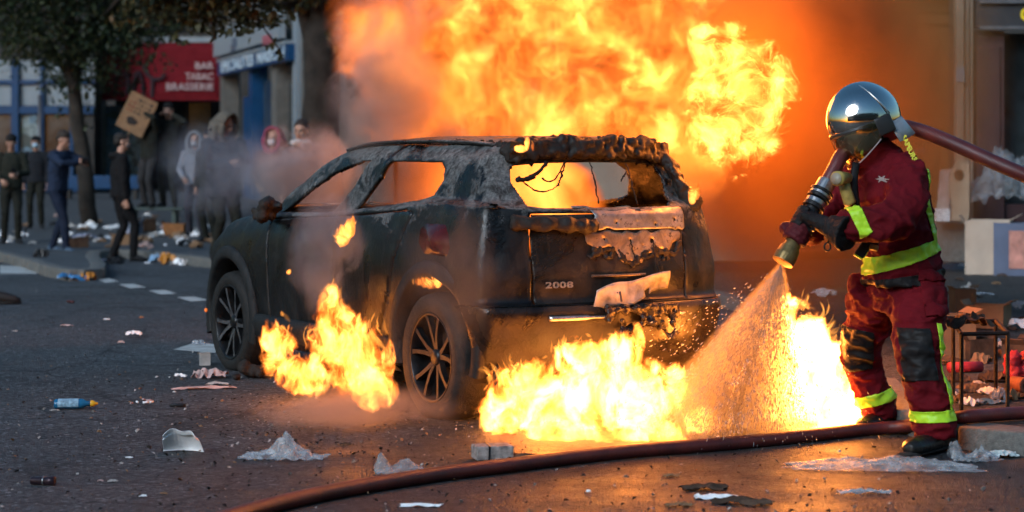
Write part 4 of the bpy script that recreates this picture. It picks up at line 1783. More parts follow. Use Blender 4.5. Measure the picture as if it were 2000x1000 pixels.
def add_hand(bm, wrist, d, palm_n, size=1.0, curl=0.5, spread=0.12, thumb_side=1):
    """Palm, four fingers and a thumb leaving the side of the palm; d = pointing direction, palm_n = out of the palm."""
    d = Vector(d).normalized()
    n = Vector(palm_n)
    n = (n - d * n.dot(d)).normalized()
    s = d.cross(n).normalized()
    S = 0.18 * size
    w = Vector(wrist)
    tube(bm, [w - d * 0.02, w + d * 0.12 * S / 0.18, w + d * S * 0.30, w + d * S * 0.50], [(0.026 * size, 0.02 * size), (0.034 * size, 0.018 * size), (0.041 * size, 0.016 * size), (0.038 * size, 0.014 * size)], 10, up=n)
    for k, ln in enumerate((0.43, 0.48, 0.45, 0.35)):
        off = (k - 1.5) * 0.019 * size
        p0 = w + d * S * 0.45 + s * off
        dd = (d + s * (k - 1.5) * spread).normalized()
        a = 0.0
        pts = [p0]
        for seg in (0.45, 0.30, 0.25):
            a += curl * 0.9
            dirv = dd * math.cos(a) + n * math.sin(a)
            pts.append(pts[-1] + dirv * ln * seg * S)
        tube(bm, pts, [0.0095 * size, 0.009 * size, 0.0085 * size, 0.006 * size], 7)
    p0 = w + d * S * 0.16 + s * thumb_side * -0.030 * size
    dirv = (d * 0.65 - s * thumb_side * 0.7 + n * 0.35).normalized()
    p1 = p0 + dirv * 0.042 * size
    p2 = p1 + (d * 0.9 + n * (0.3 + curl * 0.5)).normalized() * 0.038 * size
    tube(bm, [p0, p1, p2], [0.013 * size, 0.011 * size, 0.007 * size], 7)


def add_head(bm, c, fwd, up, size=1.0):
    """Head with brow, nose, chin, ears; c = centre."""
    f = Vector(fwd).normalized()
    u = Vector(up)
    u = (u - f * u.dot(f)).normalized()
    s = f.cross(u).normalized()
    c = Vector(c)
    rot = Matrix((s, f, u)).transposed()

    def bl(p, r, sub=2):
        m = Matrix.Translation(c + rot @ (Vector(p) * size)) @ rot.to_4x4() @ Matrix.Diagonal((r[0] * size, r[1] * size, r[2] * size, 1))
        bmesh.ops.create_icosphere(bm, subdivisions=sub, radius=1.0, matrix=m)
    bl((0, -0.010, 0.03), (0.075, 0.095, 0.085), 3)
    bl((0, 0.022, -0.035), (0.058, 0.066, 0.075), 3)
    bl((0, 0.062, -0.088), (0.026, 0.024, 0.022))
    bl((0, 0.075, 0.022), (0.052, 0.018, 0.016))
    bl((0, 0.097, -0.022), (0.013, 0.020, 0.026))
    bl((0, 0.107, -0.034), (0.016, 0.013, 0.011))
    bl((0, 0.082, -0.062), (0.024, 0.012, 0.010))
    for k in (-1, 1):
        bl((k * 0.040, 0.066, -0.020), (0.020, 0.018, 0.018))
        bl((k * 0.076, -0.008, -0.012), (0.010, 0.022, 0.033))
    return rot


def face_bits(root, c, rot, size=1.0, mouth=True):
    for k in (-1, 1):
        bm = bmesh.new()
        ball(bm, Vector(c) + rot @ (Vector((k * 0.031, 0.083, 0.004)) * size), 0.0125 * size, 2)
        bm_obj('eye', bm, m_eye, root, True)
    if mouth:
        bm = bmesh.new()
        m = Vector(c) + rot @ (Vector((0, 0.092, -0.061)) * size)
        ball(bm, m, (0.022 * size, 0.008 * size, 0.006 * size), 2, rot)
        bm_obj('mouth', bm, m_lip, root, True)


def bystander(label, px, foot_py, Y, height, face, hands, colors, *, foot_z=None, head_turn=0.0, head_tilt=0.0, lean=0.0, feet=((-0.11, 0.02), (0.11, -0.04)),
              hood=None, hair=(0.012, 0.010, 0.009), cap=None, mask=None, skin=None, shoes=(0.012, 0.012, 0.013), coat=0.0, bulk=1.0, poles=None, scarf=None, group=None, knees=(0, 1, 0), fist=0.7, voxel=0.014, shoulder_drop=0.0):
    """A standing figure. face = heading (0 looks at +Y, away from the camera; 180 looks at the camera).
    hands = two wrist targets in body coordinates (right, forward, up)."""
    foot = P(px, foot_py, Y)
    if foot_z is not None:
        foot.z = foot_z
    root = empty('person', foot, (0, 0, R(face)))
    tag(root, label, 'person', group)
    k = height / 1.75
    B = bulk
    V = lambda x, y, z: Vector((x * k, y * k, z * k))
    ly = lean
    pel = V(0, 0, 0.93)
    chest = V(0, ly * 0.6, 1.28)
    neck = V(0, ly, 1.47)
    headc = V(0, ly + 0.03 + head_tilt * 0.05, 1.625 - abs(head_tilt) * 0.01)
    jk = fabric('cloth_%02d%02d%02d' % tuple(int(c * 99) for c in colors[0]), colors[0], 0.9, 0.2, 160, 0.3)
    tr = fabric('cloth_%02d%02d%02d' % tuple(int(c * 99) for c in colors[1]), colors[1], 0.9, 0.2, 160, 0.3)
    seed = px * 0.01
    # trousers
    bm = bmesh.new()
    tube(bm, [V(0, 0, 1.04), pel, V(0, 0, 0.84)], [(0.165 * k * B, 0.115 * k), (0.17 * k * B, 0.12 * k), (0.15 * k, 0.11 * k)], 14, up=(0, 1, 0))
    ank = []
    for s, ft in zip((-1, 1), feet):
        hip = V(s * 0.09, 0, 0.90)
        kn, an = ik(hip, V(ft[0], ft[1], 0.09), 0.43 * k, 0.42 * k, knees)
        ank.append(an)
        tube(bm, [hip, hip.lerp(kn, 0.5), kn, kn.lerp(an, 0.4), an - Vector((0, 0, 0.03 * k))], [0.092 * k * B, 0.084 * k, 0.064 * k, 0.062 * k, 0.052 * k], 12)
    trousers = remeshed('trousers', bm, voxel, 3, folds(0.010, 6, 13, seed), tr, root)
    # shoes
    for s, an in zip((-1, 1), ank):
        bm = bmesh.new()
        out = Vector((s * 0.25, 1, 0)).normalized()
        tube(bm, [an + Vector((0, 0, 0.0)) - out * 0.055 * k - Vector((0, 0, 0.045 * k)), an + out * 0.02 * k - Vector((0, 0, 0.04 * k)), an + out * 0.12 * k - Vector((0, 0, 0.056 * k)), an + out * 0.19 * k - Vector((0, 0, 0.068 * k))],
             [(0.034 * k, 0.042 * k), (0.042 * k, 0.046 * k), (0.044 * k, 0.030 * k), (0.026 * k, 0.018 * k)], 10, up=(0, 0, 1))
        tube(bm, [an + Vector((0, 0, 0.02 * k)), an - Vector((0, 0, 0.05 * k))], 0.042 * k, 10)
        bm_obj('shoe', bm, mat_simple('shoe_%02d%02d%02d' % tuple(int(c * 99) for c in shoes), shoes, 0.6), root, True)
    # jacket
    bm = bmesh.new()
    low = V(0, 0, 0.88 - coat)
    tube(bm, [low, V(0, ly * 0.15, 0.98), V(0, ly * 0.3, 1.10), chest, V(0, ly * 0.85, 1.39), neck],
         [((0.185 + coat * 0.06) * k * B, (0.14 + coat * 0.05) * k), (0.178 * k * B, 0.135 * k), (0.175 * k * B, 0.13 * k), (0.195 * k * B, 0.135 * k), (0.17 * k * B, 0.105 * k), (0.075 * k, 0.07 * k)], 16, up=(0, 1, 0))
    wr = []
    bones = []
    pl = poles or ((-0.6, -0.3, -0.8), (0.6, -0.3, -0.8))
    for s, hd, po in zip((-1, 1), hands, pl):
        sh = V(s * 0.185 * B, ly * 0.9, 1.40 - shoulder_drop)
        el, w = ik(sh, V(*hd), 0.29 * k, 0.27 * k, po)
        wr.append((w, (w - el).normalized()))
        bones.append((sh, el, w))
        tube(bm, [sh - Vector((s * 0.06 * k, 0, -0.01)), sh, sh.lerp(el, 0.5), el, el.lerp(w, 0.6), w], [0.07 * k, 0.075 * k, 0.066 * k, 0.056 * k, 0.048 * k, 0.043 * k], 12)
    if hood == 'down':
        tube(bm, [V(-0.09, ly - 0.04, 1.45), V(-0.05, ly - 0.12, 1.44), V(0.05, ly - 0.12, 1.44), V(0.09, ly - 0.04, 1.45)], 0.045 * k, 10)
    remeshed('jacket', bm, voxel, 3, folds(0.012, 5, 11, seed + 3), jk, root)
    # head, neck and hands
    hf = Vector((math.sin(-R(head_turn)) * -1, math.cos(R(head_turn)), -math.sin(head_tilt)))
    hf = Vector((-math.sin(R(head_turn)), math.cos(R(head_turn)), -math.sin(head_tilt))).normalized()
    bm = bmesh.new()
    tube(bm, [V(0, ly * 0.95, 1.42), neck, headc - Vector((0, 0, 0.05 * k))], 0.055 * k, 12)
    rot = add_head(bm, headc, hf, (0, 0, 1), k)
    tube(bm, [V(0, ly * 0.95, 1.45), V(0, ly * 0.8, 1.38), chest], [0.05 * k, 0.06 * k, 0.05 * k], 8)
    for sh, el, w in bones:
        tube(bm, [V(0, ly * 0.9, 1.38), sh, el, w], 0.026 * k, 8)
    for s, (w, d) in zip((-1, 1), wr):
        add_hand(bm, w, d, Vector((-s * 0.8, 0.2, -0.4)), k * 1.05, fist, 0.08, s)
    remeshed('body', bm, 0.0075, 1, None, skin or m_skin, root)
    face_bits(root, headc, rot, k, mask is None)
    if mask:
        bm = bmesh.new()
        ball(bm, headc + rot @ (Vector((0, 0.070, -0.048)) * k), (0.056 * k, 0.052 * k, 0.050 * k), 3, rot)
        bm_obj('mask', bm, mat_simple('mask_%02d%02d%02d' % tuple(int(c * 99) for c in mask), mask, 0.8), root, True)
    if scarf:
        bm = bmesh.new()
        tube(bm, [headc + rot @ (Vector((0.085 * math.cos(a), 0.01 + 0.09 * math.sin(a), -0.13)) * k) for a in [q * 0.6283 for q in range(11)]], 0.035 * k, 8)
        remeshed('scarf', bm, 0.012, 2, folds(0.008, 12, 25, seed), fabric('scarf_%d' % px, scarf), root)
    top = headc + rot @ (Vector((0, -0.012, 0.04)) * k)
    if hood and hood != 'down':
        bm = bmesh.new()
        # deep hood: shell open at the face
        for a in range(9):
            an = math.pi * (a / 8)
            pts = []
            for q in range(11):
                th = -0.55 + q / 10 * 2.5
                rr = 0.128
                pts.append(headc + rot @ (Vector((rr * math.cos(an) * 0.92, 0.085 - 0.235 * (q / 10), 0.01 + rr * 1.12 * math.sin(an) - (0.05 if q > 7 else 0) - 0.06 * (q / 10) ** 2)) * k))
            tube(bm, pts, 0.024 * k, 7)
        for s in (-1, 1):
            tube(bm, [headc + rot @ (Vector((s * 0.118, 0.075, 0.01)) * k), headc + rot @ (Vector((s * 0.115, 0.07, -0.09)) * k), headc + rot @ (Vector((s * 0.07, 0.075, -0.16)) * k), headc + rot @ (Vector((0, 0.085, -0.19)) * k)], 0.035 * k, 8)
            tube(bm, [headc + rot @ (Vector((s * 0.12, -0.02, 0.0)) * k), headc + rot @ (Vector((s * 0.13, -0.02, -0.1)) * k), headc + rot @ (Vector((s * 0.12, -0.02, -0.2)) * k)], 0.045 * k, 8)
        tube(bm, [headc + rot @ (Vector((0, -0.12, 0.02)) * k), headc + rot @ (Vector((0, -0.13, -0.1)) * k), headc + rot @ (Vector((0, -0.11, -0.2)) * k)], [(0.10 * k, 0.035 * k), (0.12 * k, 0.04 * k), (0.13 * k, 0.05 * k)], 10, up=rot @ Vector((0, 1, 0)))
        remeshed('hood', bm, 0.013, 4, folds(0.008, 9, 20, seed), fabric('hood_%d' % px, hood), root)
    elif cap:
        bm = bmesh.new()
        ball(bm, top + rot @ (Vector((0, -0.004, 0.02)) * k), (0.088 * k, 0.108 * k, 0.082 * k), 3, rot)
        ob = bm_obj('hat', bm, fabric('hat_%d' % px, cap), root, True)
        me = ob.data
        bm = bmesh.new()
        bm.from_mesh(me)
        bmesh.ops.bisect_plane(bm, geom=bm.verts[:] + bm.edges[:] + bm.faces[:], plane_co=top + rot @ (Vector((0, 0, -0.005)) * k), plane_no=-(rot @ Vector((0, 0.15, 1))), clear_outer=True)
        bm.to_mesh(me)
        bm.free()
    elif hair:
        bm = bmesh.new()
        ball(bm, top + rot @ (Vector((0, -0.012, 0.018)) * k), (0.084 * k, 0.100 * k, 0.080 * k), 3, rot)
        ball(bm, top + rot @ (Vector((0, -0.045, -0.03)) * k), (0.078 * k, 0.066 * k, 0.075 * k), 3, rot)
        remeshed('hair', bm, 0.010, 0, lambda p: 0.010 * fbm(p, 3, 38), mat_simple('hair_%02d%02d' % (int(hair[0] * 999), int(hair[1] * 999)), hair, 0.6, 0, 0.4, 60, 0.6, 200), root)
    root['hands'] = None
    del root['hands']
    mw = Matrix.Translation(foot) @ Matrix.Rotation(R(face), 4, 'Z')
    return root, [mw @ (w + d * 0.085 * k) for w, d in wr], mw
# ------------------------------------------------------------------ firefighter
ff = empty('person', (P(1770, 880, 9.9).x, 9.9, 0.0))
tag(ff, 'firefighter in dark red suit and mirrored helmet aiming a spraying hose nozzle', 'person')


def ffc(ob):
    return child(ob, ff)


def par(ob):
    """Objects built in world space become parts of the firefighter."""
    ob.parent = ff
    ob.matrix_parent_inverse = Matrix.Translation(-ff.location)
    return ob


m_red_suit = fabric('dark_red_turnout', (0.105, 0.004, 0.008), 0.82, 0.28, 500, 0.35, 5.0)
m_black_suit = fabric('black_leather_patch', (0.012, 0.011, 0.011), 0.5, 0.3, 300, 0.3)
m_hivis = mat_simple('hi_vis_tape', (0.42, 0.72, 0.03), 0.35, 0, 0.12, 12, 0.2, 90)
m_boot = mat_simple('boot_leather', (0.012, 0.011, 0.010), 0.35, 0, 0.4, 20, 0.3, 50)
m_glove_r = fabric('red_glove', (0.075, 0.010, 0.013), 0.6, 0.4, 300, 0.4)
m_glove_k = fabric('black_glove', (0.012, 0.011, 0.011), 0.55, 0.4, 300, 0.4)

V3 = P
# jacket
bm = bmesh.new()
UPY = (0, 1, 0)
torso = [V3(1764, 556, 10.0), V3(1765, 525, 10.0), V3(1762, 480, 10.0), V3(1752, 425, 10.0), V3(1740, 370, 9.99), V3(1728, 330, 9.99), V3(1718, 300, 9.99)]
trad = [(0.222, 0.186), (0.212, 0.176), (0.20, 0.166), (0.205, 0.160), (0.215, 0.165), (0.185, 0.145), (0.10, 0.095)]
# frame: a = d x up -> x axis ; so first radius runs along X
tube(bm, torso, [(b, a) for a, b in trad], 20, up=UPY)
n_arm = [V3(1755, 335, 9.90), V3(1772, 352, 9.80), V3(1768, 392, 9.68), V3(1752, 428, 9.60), V3(1708, 437, 9.57), V3(1670, 441, 9.58), V3(1640, 447, 9.61)]
tube(bm, n_arm, [0.10, 0.102, 0.094, 0.090, 0.082, 0.076, 0.064], 16)
f_arm = [V3(1700, 335, 10.12), V3(1684, 348, 10.2), V3(1658, 380, 10.22), V3(1634, 408, 10.18), V3(1600, 432, 10.02), V3(1578, 448, 9.92)]
tube(bm, f_arm, [0.10, 0.098, 0.088, 0.080, 0.068, 0.058], 16)
tube(bm, [V3(1700, 300, 9.98), V3(1705, 290, 9.98), V3(1712, 318, 9.98)], [(0.085, 0.085), (0.085, 0.09), (0.11, 0.13)], 14)
jf = folds(0.021, 5.0, 7.0, 1.3, (1, 1, 1.5))
jacket = remeshed('jacket', bm, 0.0085, 3, lambda p: jf(p) + 0.004 * fbm(p, 2, 30), m_red_suit)
par(jacket)


def eplane(a, b, Y=9.9):
    """Plane through two picture points, along the depth axis; the side to the right of a->b (in the picture) is dropped."""
    p, q = P(*a, Y), P(*b, Y)
    d = q - p
    return (p, Vector((0, 1, 0)).cross(d).normalized())


def quad_planes(pts, Y=9.9, near=None):
    pl = []
    n = len(pts)
    cx = sum(p[0] for p in pts) / n
    cy_ = sum(p[1] for p in pts) / n
    c = P(cx, cy_, Y)
    for i in range(n):
        co, no = eplane(pts[i], pts[(i + 1) % n], Y)
        if (c - co).dot(no) > 0:
            no = -no
        pl.append((co, no))
    if near is not None:
        pl.append((Vector((0, near, 0)), Vector((0, 1, 0))))
    return pl


ARM_Y = 9.72
is_body = lambda c, n: not (c.y < 9.74 and c.z < P(0, 405, 9.7).z and c.x < P(1775, 0, 9.7).x)
# hem band all round the jacket
hem = clip_patch('reflective_band', jacket, [(P(1690, 508, 9.9), Vector((-0.30, 0, 1))), (P(1690, 541, 9.9), Vector((0.34, 0, -1)))], 0.006, m_hivis, None)
par(hem)
# dark hem edge
par(clip_patch('hem', jacket, [(P(1690, 549, 9.9), Vector((-0.16, 0, 1))), (P(1690, 566, 9.9), Vector((0.1, 0, -1)))], 0.004, m_black_suit, None))
# forearm band
par(clip_patch('reflective_band', jacket, quad_planes([(1650, 404), (1673, 396), (1699, 452), (1677, 464)], 9.58, 9.78), 0.007, m_hivis, None))
# wavy band down the back seam
for q in ([(1802, 330), (1812, 334), (1815, 372), (1806, 370)], [(1805, 373), (1814, 371), (1818, 404), (1804, 402)], [(1804, 403), (1818, 405), (1826, 422), (1813, 426)], [(1813, 426), (1826, 422), (1830, 444), (1819, 446)], [(1817, 446), (1830, 444), (1836, 470), (1826, 472)]):
    par(clip_patch('reflective_band', jacket, quad_planes(q, 9.85, 10.02), 0.006, m_hivis, None))
# lettering on the shoulder blade
m_letty = mat_simple('yellow_print', (0.62, 0.58, 0.05), 0.6)
tx = text_mesh('back_lettering', 'SAPEURS', 0.036, m_letty, None, 0.001, 'CENTER', bold=0.001)
tx.matrix_world = basis(P(1779, 297, 9.82) - P(1766, 270, 9.86), (0.6, -0.5, 0.5), P(1776, 290, 9.79))
par(tx)
# sleeve emblem: a pale star
bm = bmesh.new()
c = P(1733, 351, 9.66)
pts = []
for k in range(12):
    r = 0.026 if k % 2 == 0 else 0.010
    a = k * math.pi / 6
    pts.append(bm.verts.new((c.x + r * math.cos(a), c.y, c.z + r * 0.75 * math.sin(a))))
bm.faces.new(pts)
em_ = bm_obj('emblem', bm, mat_simple('grey_print', (0.30, 0.27, 0.25), 0.7))
sw = em_.modifiers.new('w', 'SHRINKWRAP')
sw.target = jacket
sw.wrap_method = 'PROJECT'
sw.use_project_y = True
sw.use_positive_direction = True
sw.use_negative_direction = True
sw.offset = 0.003
apply_mods(em_)
par(em_)
# front flap, zip line
bm = bmesh.new()
tube(bm, spline([V3(1672, 318, 9.82), V3(1668, 360, 9.78), V3(1674, 410, 9.77)], 12), [(0.018, 0.006)] * 12, 6)
par(bm_obj('front_flap', bm, m_black_suit, None, True))

# trousers
bm = bmesh.new()
tube(bm, [V3(1762, 530, 10.0), V3(1760, 560, 10.0), V3(1757, 600, 10.02)], [(0.14, 0.17), (0.148, 0.18), (0.125, 0.15)], 18, up=UPY)
n_leg = [V3(1792, 560, 9.92), V3(1797, 620, 9.82), V3(1793, 690, 9.74), V3(1806, 750, 9.72), V3(1822, 805, 9.72), V3(1828, 850, 9.73)]
tube(bm, n_leg, [0.128, 0.120, 0.100, 0.094, 0.092, 0.088], 16)
f_leg = [V3(1712, 560, 10.1), V3(1700, 620, 10.22), V3(1680, 690, 10.34), V3(1694, 740, 10.38), V3(1714, 790, 10.42), V3(1720, 815, 10.43)]
tube(bm, f_leg, [0.125, 0.115, 0.092, 0.088, 0.084, 0.08], 16)
tf = folds(0.021, 5.0, 7.0, 5.1, (1, 1, 1.7))
trousers = remeshed('trousers', bm, 0.0085, 3, lambda p: tf(p) + 0.003 * fbm(p, 2, 30), m_red_suit)
par(trousers)
near_leg = lambda c, n: c.y < 10.0
par(clip_patch('knee_patch', trousers, quad_planes([(1754, 642), (1812, 640), (1824, 738), (1762, 742)], 9.72, 9.76), 0.006, m_black_suit, None, keep=lambda c, n: n.y < -0.15))
par(clip_patch('knee_patch', trousers, quad_planes([(1640, 632), (1692, 642), (1700, 716), (1650, 724)], 10.34, 10.42), 0.006, m_black_suit, None, keep=lambda c, n: n.y < 0.1 and c.y > 10.05))
par(clip_patch('ankle_band', trousers, [(P(1790, 800, 9.72), Vector((-0.04, 0, 1))), (P(1790, 823, 9.72), Vector((0.04, 0, -1)))], 0.007, m_hivis, None, keep=lambda c, n: c.y < 10.0))
par(clip_patch('ankle_band', trousers, [(P(1700, 765, 10.42), Vector((-0.25, 0, 1))), (P(1700, 788, 10.42), Vector((0.25, 0, -1)))], 0.007, m_hivis, None, keep=lambda c, n: c.y > 10.05))
for q in ([(1826, 630), (1836, 632), (1846, 690), (1832, 690)], [(1832, 690), (1845, 690), (1850, 745), (1838, 745)], [(1840, 745), (1850, 745), (1862, 800), (1850, 800)]):
    par(clip_patch('side_stripe', trousers, quad_planes(q, 9.74, 9.80), 0.006, m_hivis, None))
# thigh pocket with flap
par(clip_patch('pocket', trousers, quad_planes([(1797, 536), (1842, 536), (1845, 612), (1800, 616)], 9.8, 9.90), 0.016, m_red_suit, None, 0.014, keep=lambda c, n: n.y < 0.3))
par(clip_patch('pocket_flap', trousers, quad_planes([(1795, 526), (1843, 526), (1844, 552), (1796, 550)], 9.8, 9.90), 0.024, m_red_suit, None, 0.008, keep=lambda c, n: n.y < 0.3))
# boots
for (a, t, hl, s) in ((V3(1828, 848, 9.73), V3(1783, 872, 9.56), V3(1842, 872, 9.80), 1), (V3(1720, 812, 10.43), V3(1690, 838, 10.30), V3(1732, 836, 10.5), 2)):
    bm = bmesh.new()
    t.z, hl.z = 0.045, 0.05
    d = (t - hl).normalized()
    tube(bm, [a + Vector((0, 0, 0.12)), a, hl + d * 0.07 + Vector((0, 0, 0.05))], [0.074, 0.072, 0.06], 14)
    tube(bm, [hl - d * 0.01, hl + d * 0.08, hl + d * 0.17, t, t + d * 0.05], [(0.042, 0.05), (0.052, 0.055), (0.054, 0.045), (0.052, 0.04), (0.03, 0.026)], 14, up=(0, 0, 1))
    ob = par(remeshed('boot', bm, 0.009, 3, folds(0.004, 8, 20, s), m_boot))
    bm = bmesh.new()
    tube(bm, [hl - d * 0.045 + Vector((0, 0, -0.03)), hl + d * 0.1 + Vector((0, 0, -0.03)), t + d * 0.075 + Vector((0, 0, -0.025))], [(0.046, 0.014), (0.054, 0.014), (0.036, 0.014)], 10, up=(0, 0, 1))
    so = bm_obj('sole', bm, m_tyre, None, True)
    so.parent = ob

# head and helmet
hc = V3(1672, 252, 9.96)
hfwd = Vector((-0.86, -0.10, -0.52)).normalized()
hup = Vector((-0.5, -0.05, 0.86))
bm = bmesh.new()
rot = add_head(bm, hc, hfwd, hup, 1.05)
tube(bm, [hc - rot @ Vector((0, 0.02, 0.05)), V3(1702, 305, 9.98)], 0.06, 12)
par(remeshed('head', bm, 0.007, 1, None, m_skin))
bm = bmesh.new()
ball(bm, hc + rot @ Vector((0, -0.01, -0.08)), (0.075, 0.085, 0.06), 3, rot.copy())
par(bm_obj('balaclava', bm, m_black_suit, None, True))
for k in (-1, 1):
    bm = bmesh.new()
    ball(bm, hc + rot @ Vector((k * 0.033, 0.088, 0.004)), 0.013, 2)
    par(bm_obj('eye', bm, m_eye, None, True))


def mirror_mat():
    t = NT('mirrored_helmet_shell')
    co = t.pos()
    n = t.noise(co, 30, 3, 0.6).outputs[0]
    sc_ = t.maprange(t.noise(co, 160, 4, 0.7, 1.5).outputs[0], 0.58, 0.66)
    cl_ = t.mix(t.math('MULTIPLY', sc_, 0.5), (0.64, 0.60, 0.54), (0.16, 0.14, 0.12))
    t.bsdf(cl_, t.math('ADD', t.maprange(n, 0.3, 0.7, 0.05, 0.14), t.math('MULTIPLY', sc_, 0.2)), 1.0, t.bump(t.noise(co, 6, 2, 0.5).outputs[0], 0.08, 0.01))
    return t.mat


m_mirror = mirror_mat()
# helmet axes from the picture: dome centre, long axis tilted forwards
hx = Vector((-0.80, -0.12, -0.36)).normalized()      # towards the brow
hz = Vector((-0.38, 0.0, 0.92))
hz = (hz - hx * hz.dot(hx)).normalized()
hy = hz.cross(hx).normalized()
hrot = Matrix((hx, hy, hz)).transposed()
hcen = V3(1688, 232, 9.94)


def hp(x, y, z):
    return hcen + hrot @ Vector((x, y, z))


bm = bmesh.new()
nU, nV = 48, 26
rows = []
for j in range(nV + 1):
    ph = (j / nV) * R(112)
    row = []
    for i in range(nU):
        th = 2 * math.pi * i / nU
        x, y, z = math.sin(ph) * math.cos(th), math.sin(ph) * math.sin(th), math.cos(ph)
        rx = 0.172 if x > 0 else 0.165
        p = Vector((x * rx, y * 0.135, z * 0.158))
        # central crest ridge
        p += Vector((0, 0, 0.010 * math.exp(-(p.y / 0.035) ** 2) * max(0, z)))
        if x > 0 and z < 0.15:       # cut high over the face
            p.z = max(p.z, -0.012 - 0.02 * (1 - x))
        if z < -0.2 and x < 0:
            p.z *= 1.05
        row.append(bm.verts.new(hcen + hrot @ p))
    rows.append(row)
for j in range(nV):
    for i in range(nU):
        a, b, c, d = rows[j][i], rows[j][(i + 1) % nU], rows[j + 1][(i + 1) % nU], rows[j + 1][i]
        try:
            bm.faces.new((a, b, c, d))
        except ValueError:
            pass
bmesh.ops.remove_doubles(bm, verts=bm.verts[:], dist=0.0004)
helmet = par(bm_obj('helmet', bm, m_mirror, None, True))
md = helmet.modifiers.new('s', 'SOLIDIFY')
md.thickness = 0.006
apply_mods(helmet)
m_trim = mat_simple('helmet_trim', (0.02, 0.02, 0.02), 0.35)


def hsub(ob):
    ob.parent = helmet
    ob.matrix_parent_inverse = Matrix.Identity(4)
    return ob


# brow rim, side arcs and seams
for y0, mt, r in ((0, m_trim, 0.006),):
    bm = bmesh.new()
    pts = []
    for k in range(25):
        th = -1.75 + 3.5 * k / 24
        pts.append(hp(0.178 * math.cos(th) if math.cos(th) > 0 else 0.168 * math.cos(th), 0.140 * math.sin(th), -0.016 - 0.018 * (1 - max(0, math.cos(th)))))
    tube(bm, pts, [(0.007, 0.012)] * 25, 8)
    hsub(bm_obj('brow_rim', bm, mt, None, True))
for s in (-1, 1):
    for off, zz, mt in ((0.0, 0.0, m_trim), (-0.045, 0.004, m_chrome)):
        bm = bmesh.new()
        pts = []
        for k in range(16):
            ph = R(-6 + 100 * k / 15)
            pts.append(hp(-0.03 + off + 0.05 * math.sin(ph * 1.0), s * 0.138 * math.cos(ph) * (1 - 0.03), 0.161 * math.sin(ph)))
        tube(bm, pts, 0.0026 if mt is m_trim else 0.004, 6)
        hsub(bm_obj('shell_seam', bm, mt, None, True))
    # ear boss
    bm = bmesh.new()
    box(bm, hp(-0.035, s * 0.137, -0.055), (0.085, 0.022, 0.085), hrot.to_4x4(), 0.009)
    hsub(bm_obj('ear_boss', bm, m_trim, None, True))
    bm = bmesh.new()
    tube(bm, [hp(0.01, s * 0.138, -0.02), hp(0.03, s * 0.138, -0.06), hp(0.02, s * 0.13, -0.10)], 0.006, 6)
    hsub(bm_obj('visor_arm', bm, m_trim, None, True))
# neck curtain at the back
bm = bmesh.new()
rr = []
for k in range(13):
    th = math.pi * (0.62 + 0.76 * k / 12)
    rr.append([bm.verts.new(hp(0.166 * math.cos(th) * q, 0.135 * math.sin(th) * q, zz)) for q, zz in ((0.98, -0.055), (1.05, -0.10), (1.14, -0.155))])
for a, b in zip(rr, rr[1:]):
    for k in range(2):
        bm.faces.new((a[k], a[k + 1], b[k + 1], b[k]))
nc = hsub(bm_obj('neck_curtain', bm, mat_simple('silver_cloth', (0.30, 0.31, 0.32), 0.45, 0.3), None, True))
md = nc.modifiers.new('s', 'SOLIDIFY')
md.thickness = 0.005


def visor_mat():
    t = NT('gold_visor')
    g = t.n('ShaderNodeBsdfGlossy')
    g.inputs['Color'].default_value = (0.9, 0.72, 0.42, 1)
    g.inputs['Roughness'].default_value = 0.12
    tr = t.n('ShaderNodeBsdfTransparent')
    tr.inputs[0].default_value = (0.85, 0.66, 0.40, 1)
    mx = t.n('ShaderNodeMixShader')
    mx.inputs[0].default_value = 0.5
    t.link(tr.outputs[0], mx.inputs[1])
    t.link(g.outputs[0], mx.inputs[2])
    t.link(mx.outputs[0], t.out.inputs['Surface'])
    return t.mat


bm = bmesh.new()
rr = []
for k in range(25):
    th = R(-88 + 176 * k / 24)
    col = []
    for j in range(9):
        u = j / 8
        q = 1.04 + 0.05 * math.sin(u * 2.2)
        low = -0.02 - (0.165 * (0.42 + 0.58 * math.cos(th * 0.9))) * u
        col.append(bm.verts.new(hp(0.176 * math.cos(th) * (q - 0.16 * u * u), 0.140 * math.sin(th) * (q - 0.12 * u * u), low)))
    rr.append(col)
for a, b in zip(rr, rr[1:]):
    for k in range(8):
        bm.faces.new((a[k], a[k + 1], b[k + 1], b[k]))
visor = hsub(bm_obj('visor', bm, visor_mat(), None, True))
bm = bmesh.new()
tube(bm, [v_ for v_ in [hp(0.176 * math.cos(R(-88 + 176 * k / 24)) * (1.04 + 0.05 * math.sin(2.2) - 0.16), 0.140 * math.sin(R(-88 + 176 * k / 24)) * (1.04 + 0.05 * math.sin(2.2) - 0.12), -0.02 - (0.165 * (0.42 + 0.58 * math.cos(R(-88 + 176 * k / 24) * 0.9)))) for k in range(25)]], 0.0035, 6)
hsub(bm_obj('visor_rim', bm, mat_simple('visor_rim', (0.25, 0.2, 0.2), 0.3), None, True))
# yellow mark at the back of the helmet
bm = bmesh.new()
box(bm, hp(-0.135, -0.085, -0.03), (0.03, 0.006, 0.05), Euler((0, 0.3, 0.75)).to_matrix().to_4x4())
hsub(bm_obj('reflective_mark', bm, m_letty, None))

# ------------------------------------------------------------------ nozzle and hoses
nz = empty('hose_nozzle', P(1565, 440, 9.75))
tag(nz, 'black and steel fire hose nozzle held in gloved hands, spraying water', 'nozzle')
n0, n1 = P(1528, 513, 9.70), P(1645, 303, 9.86)
nd = (n1 - n0).normalized()


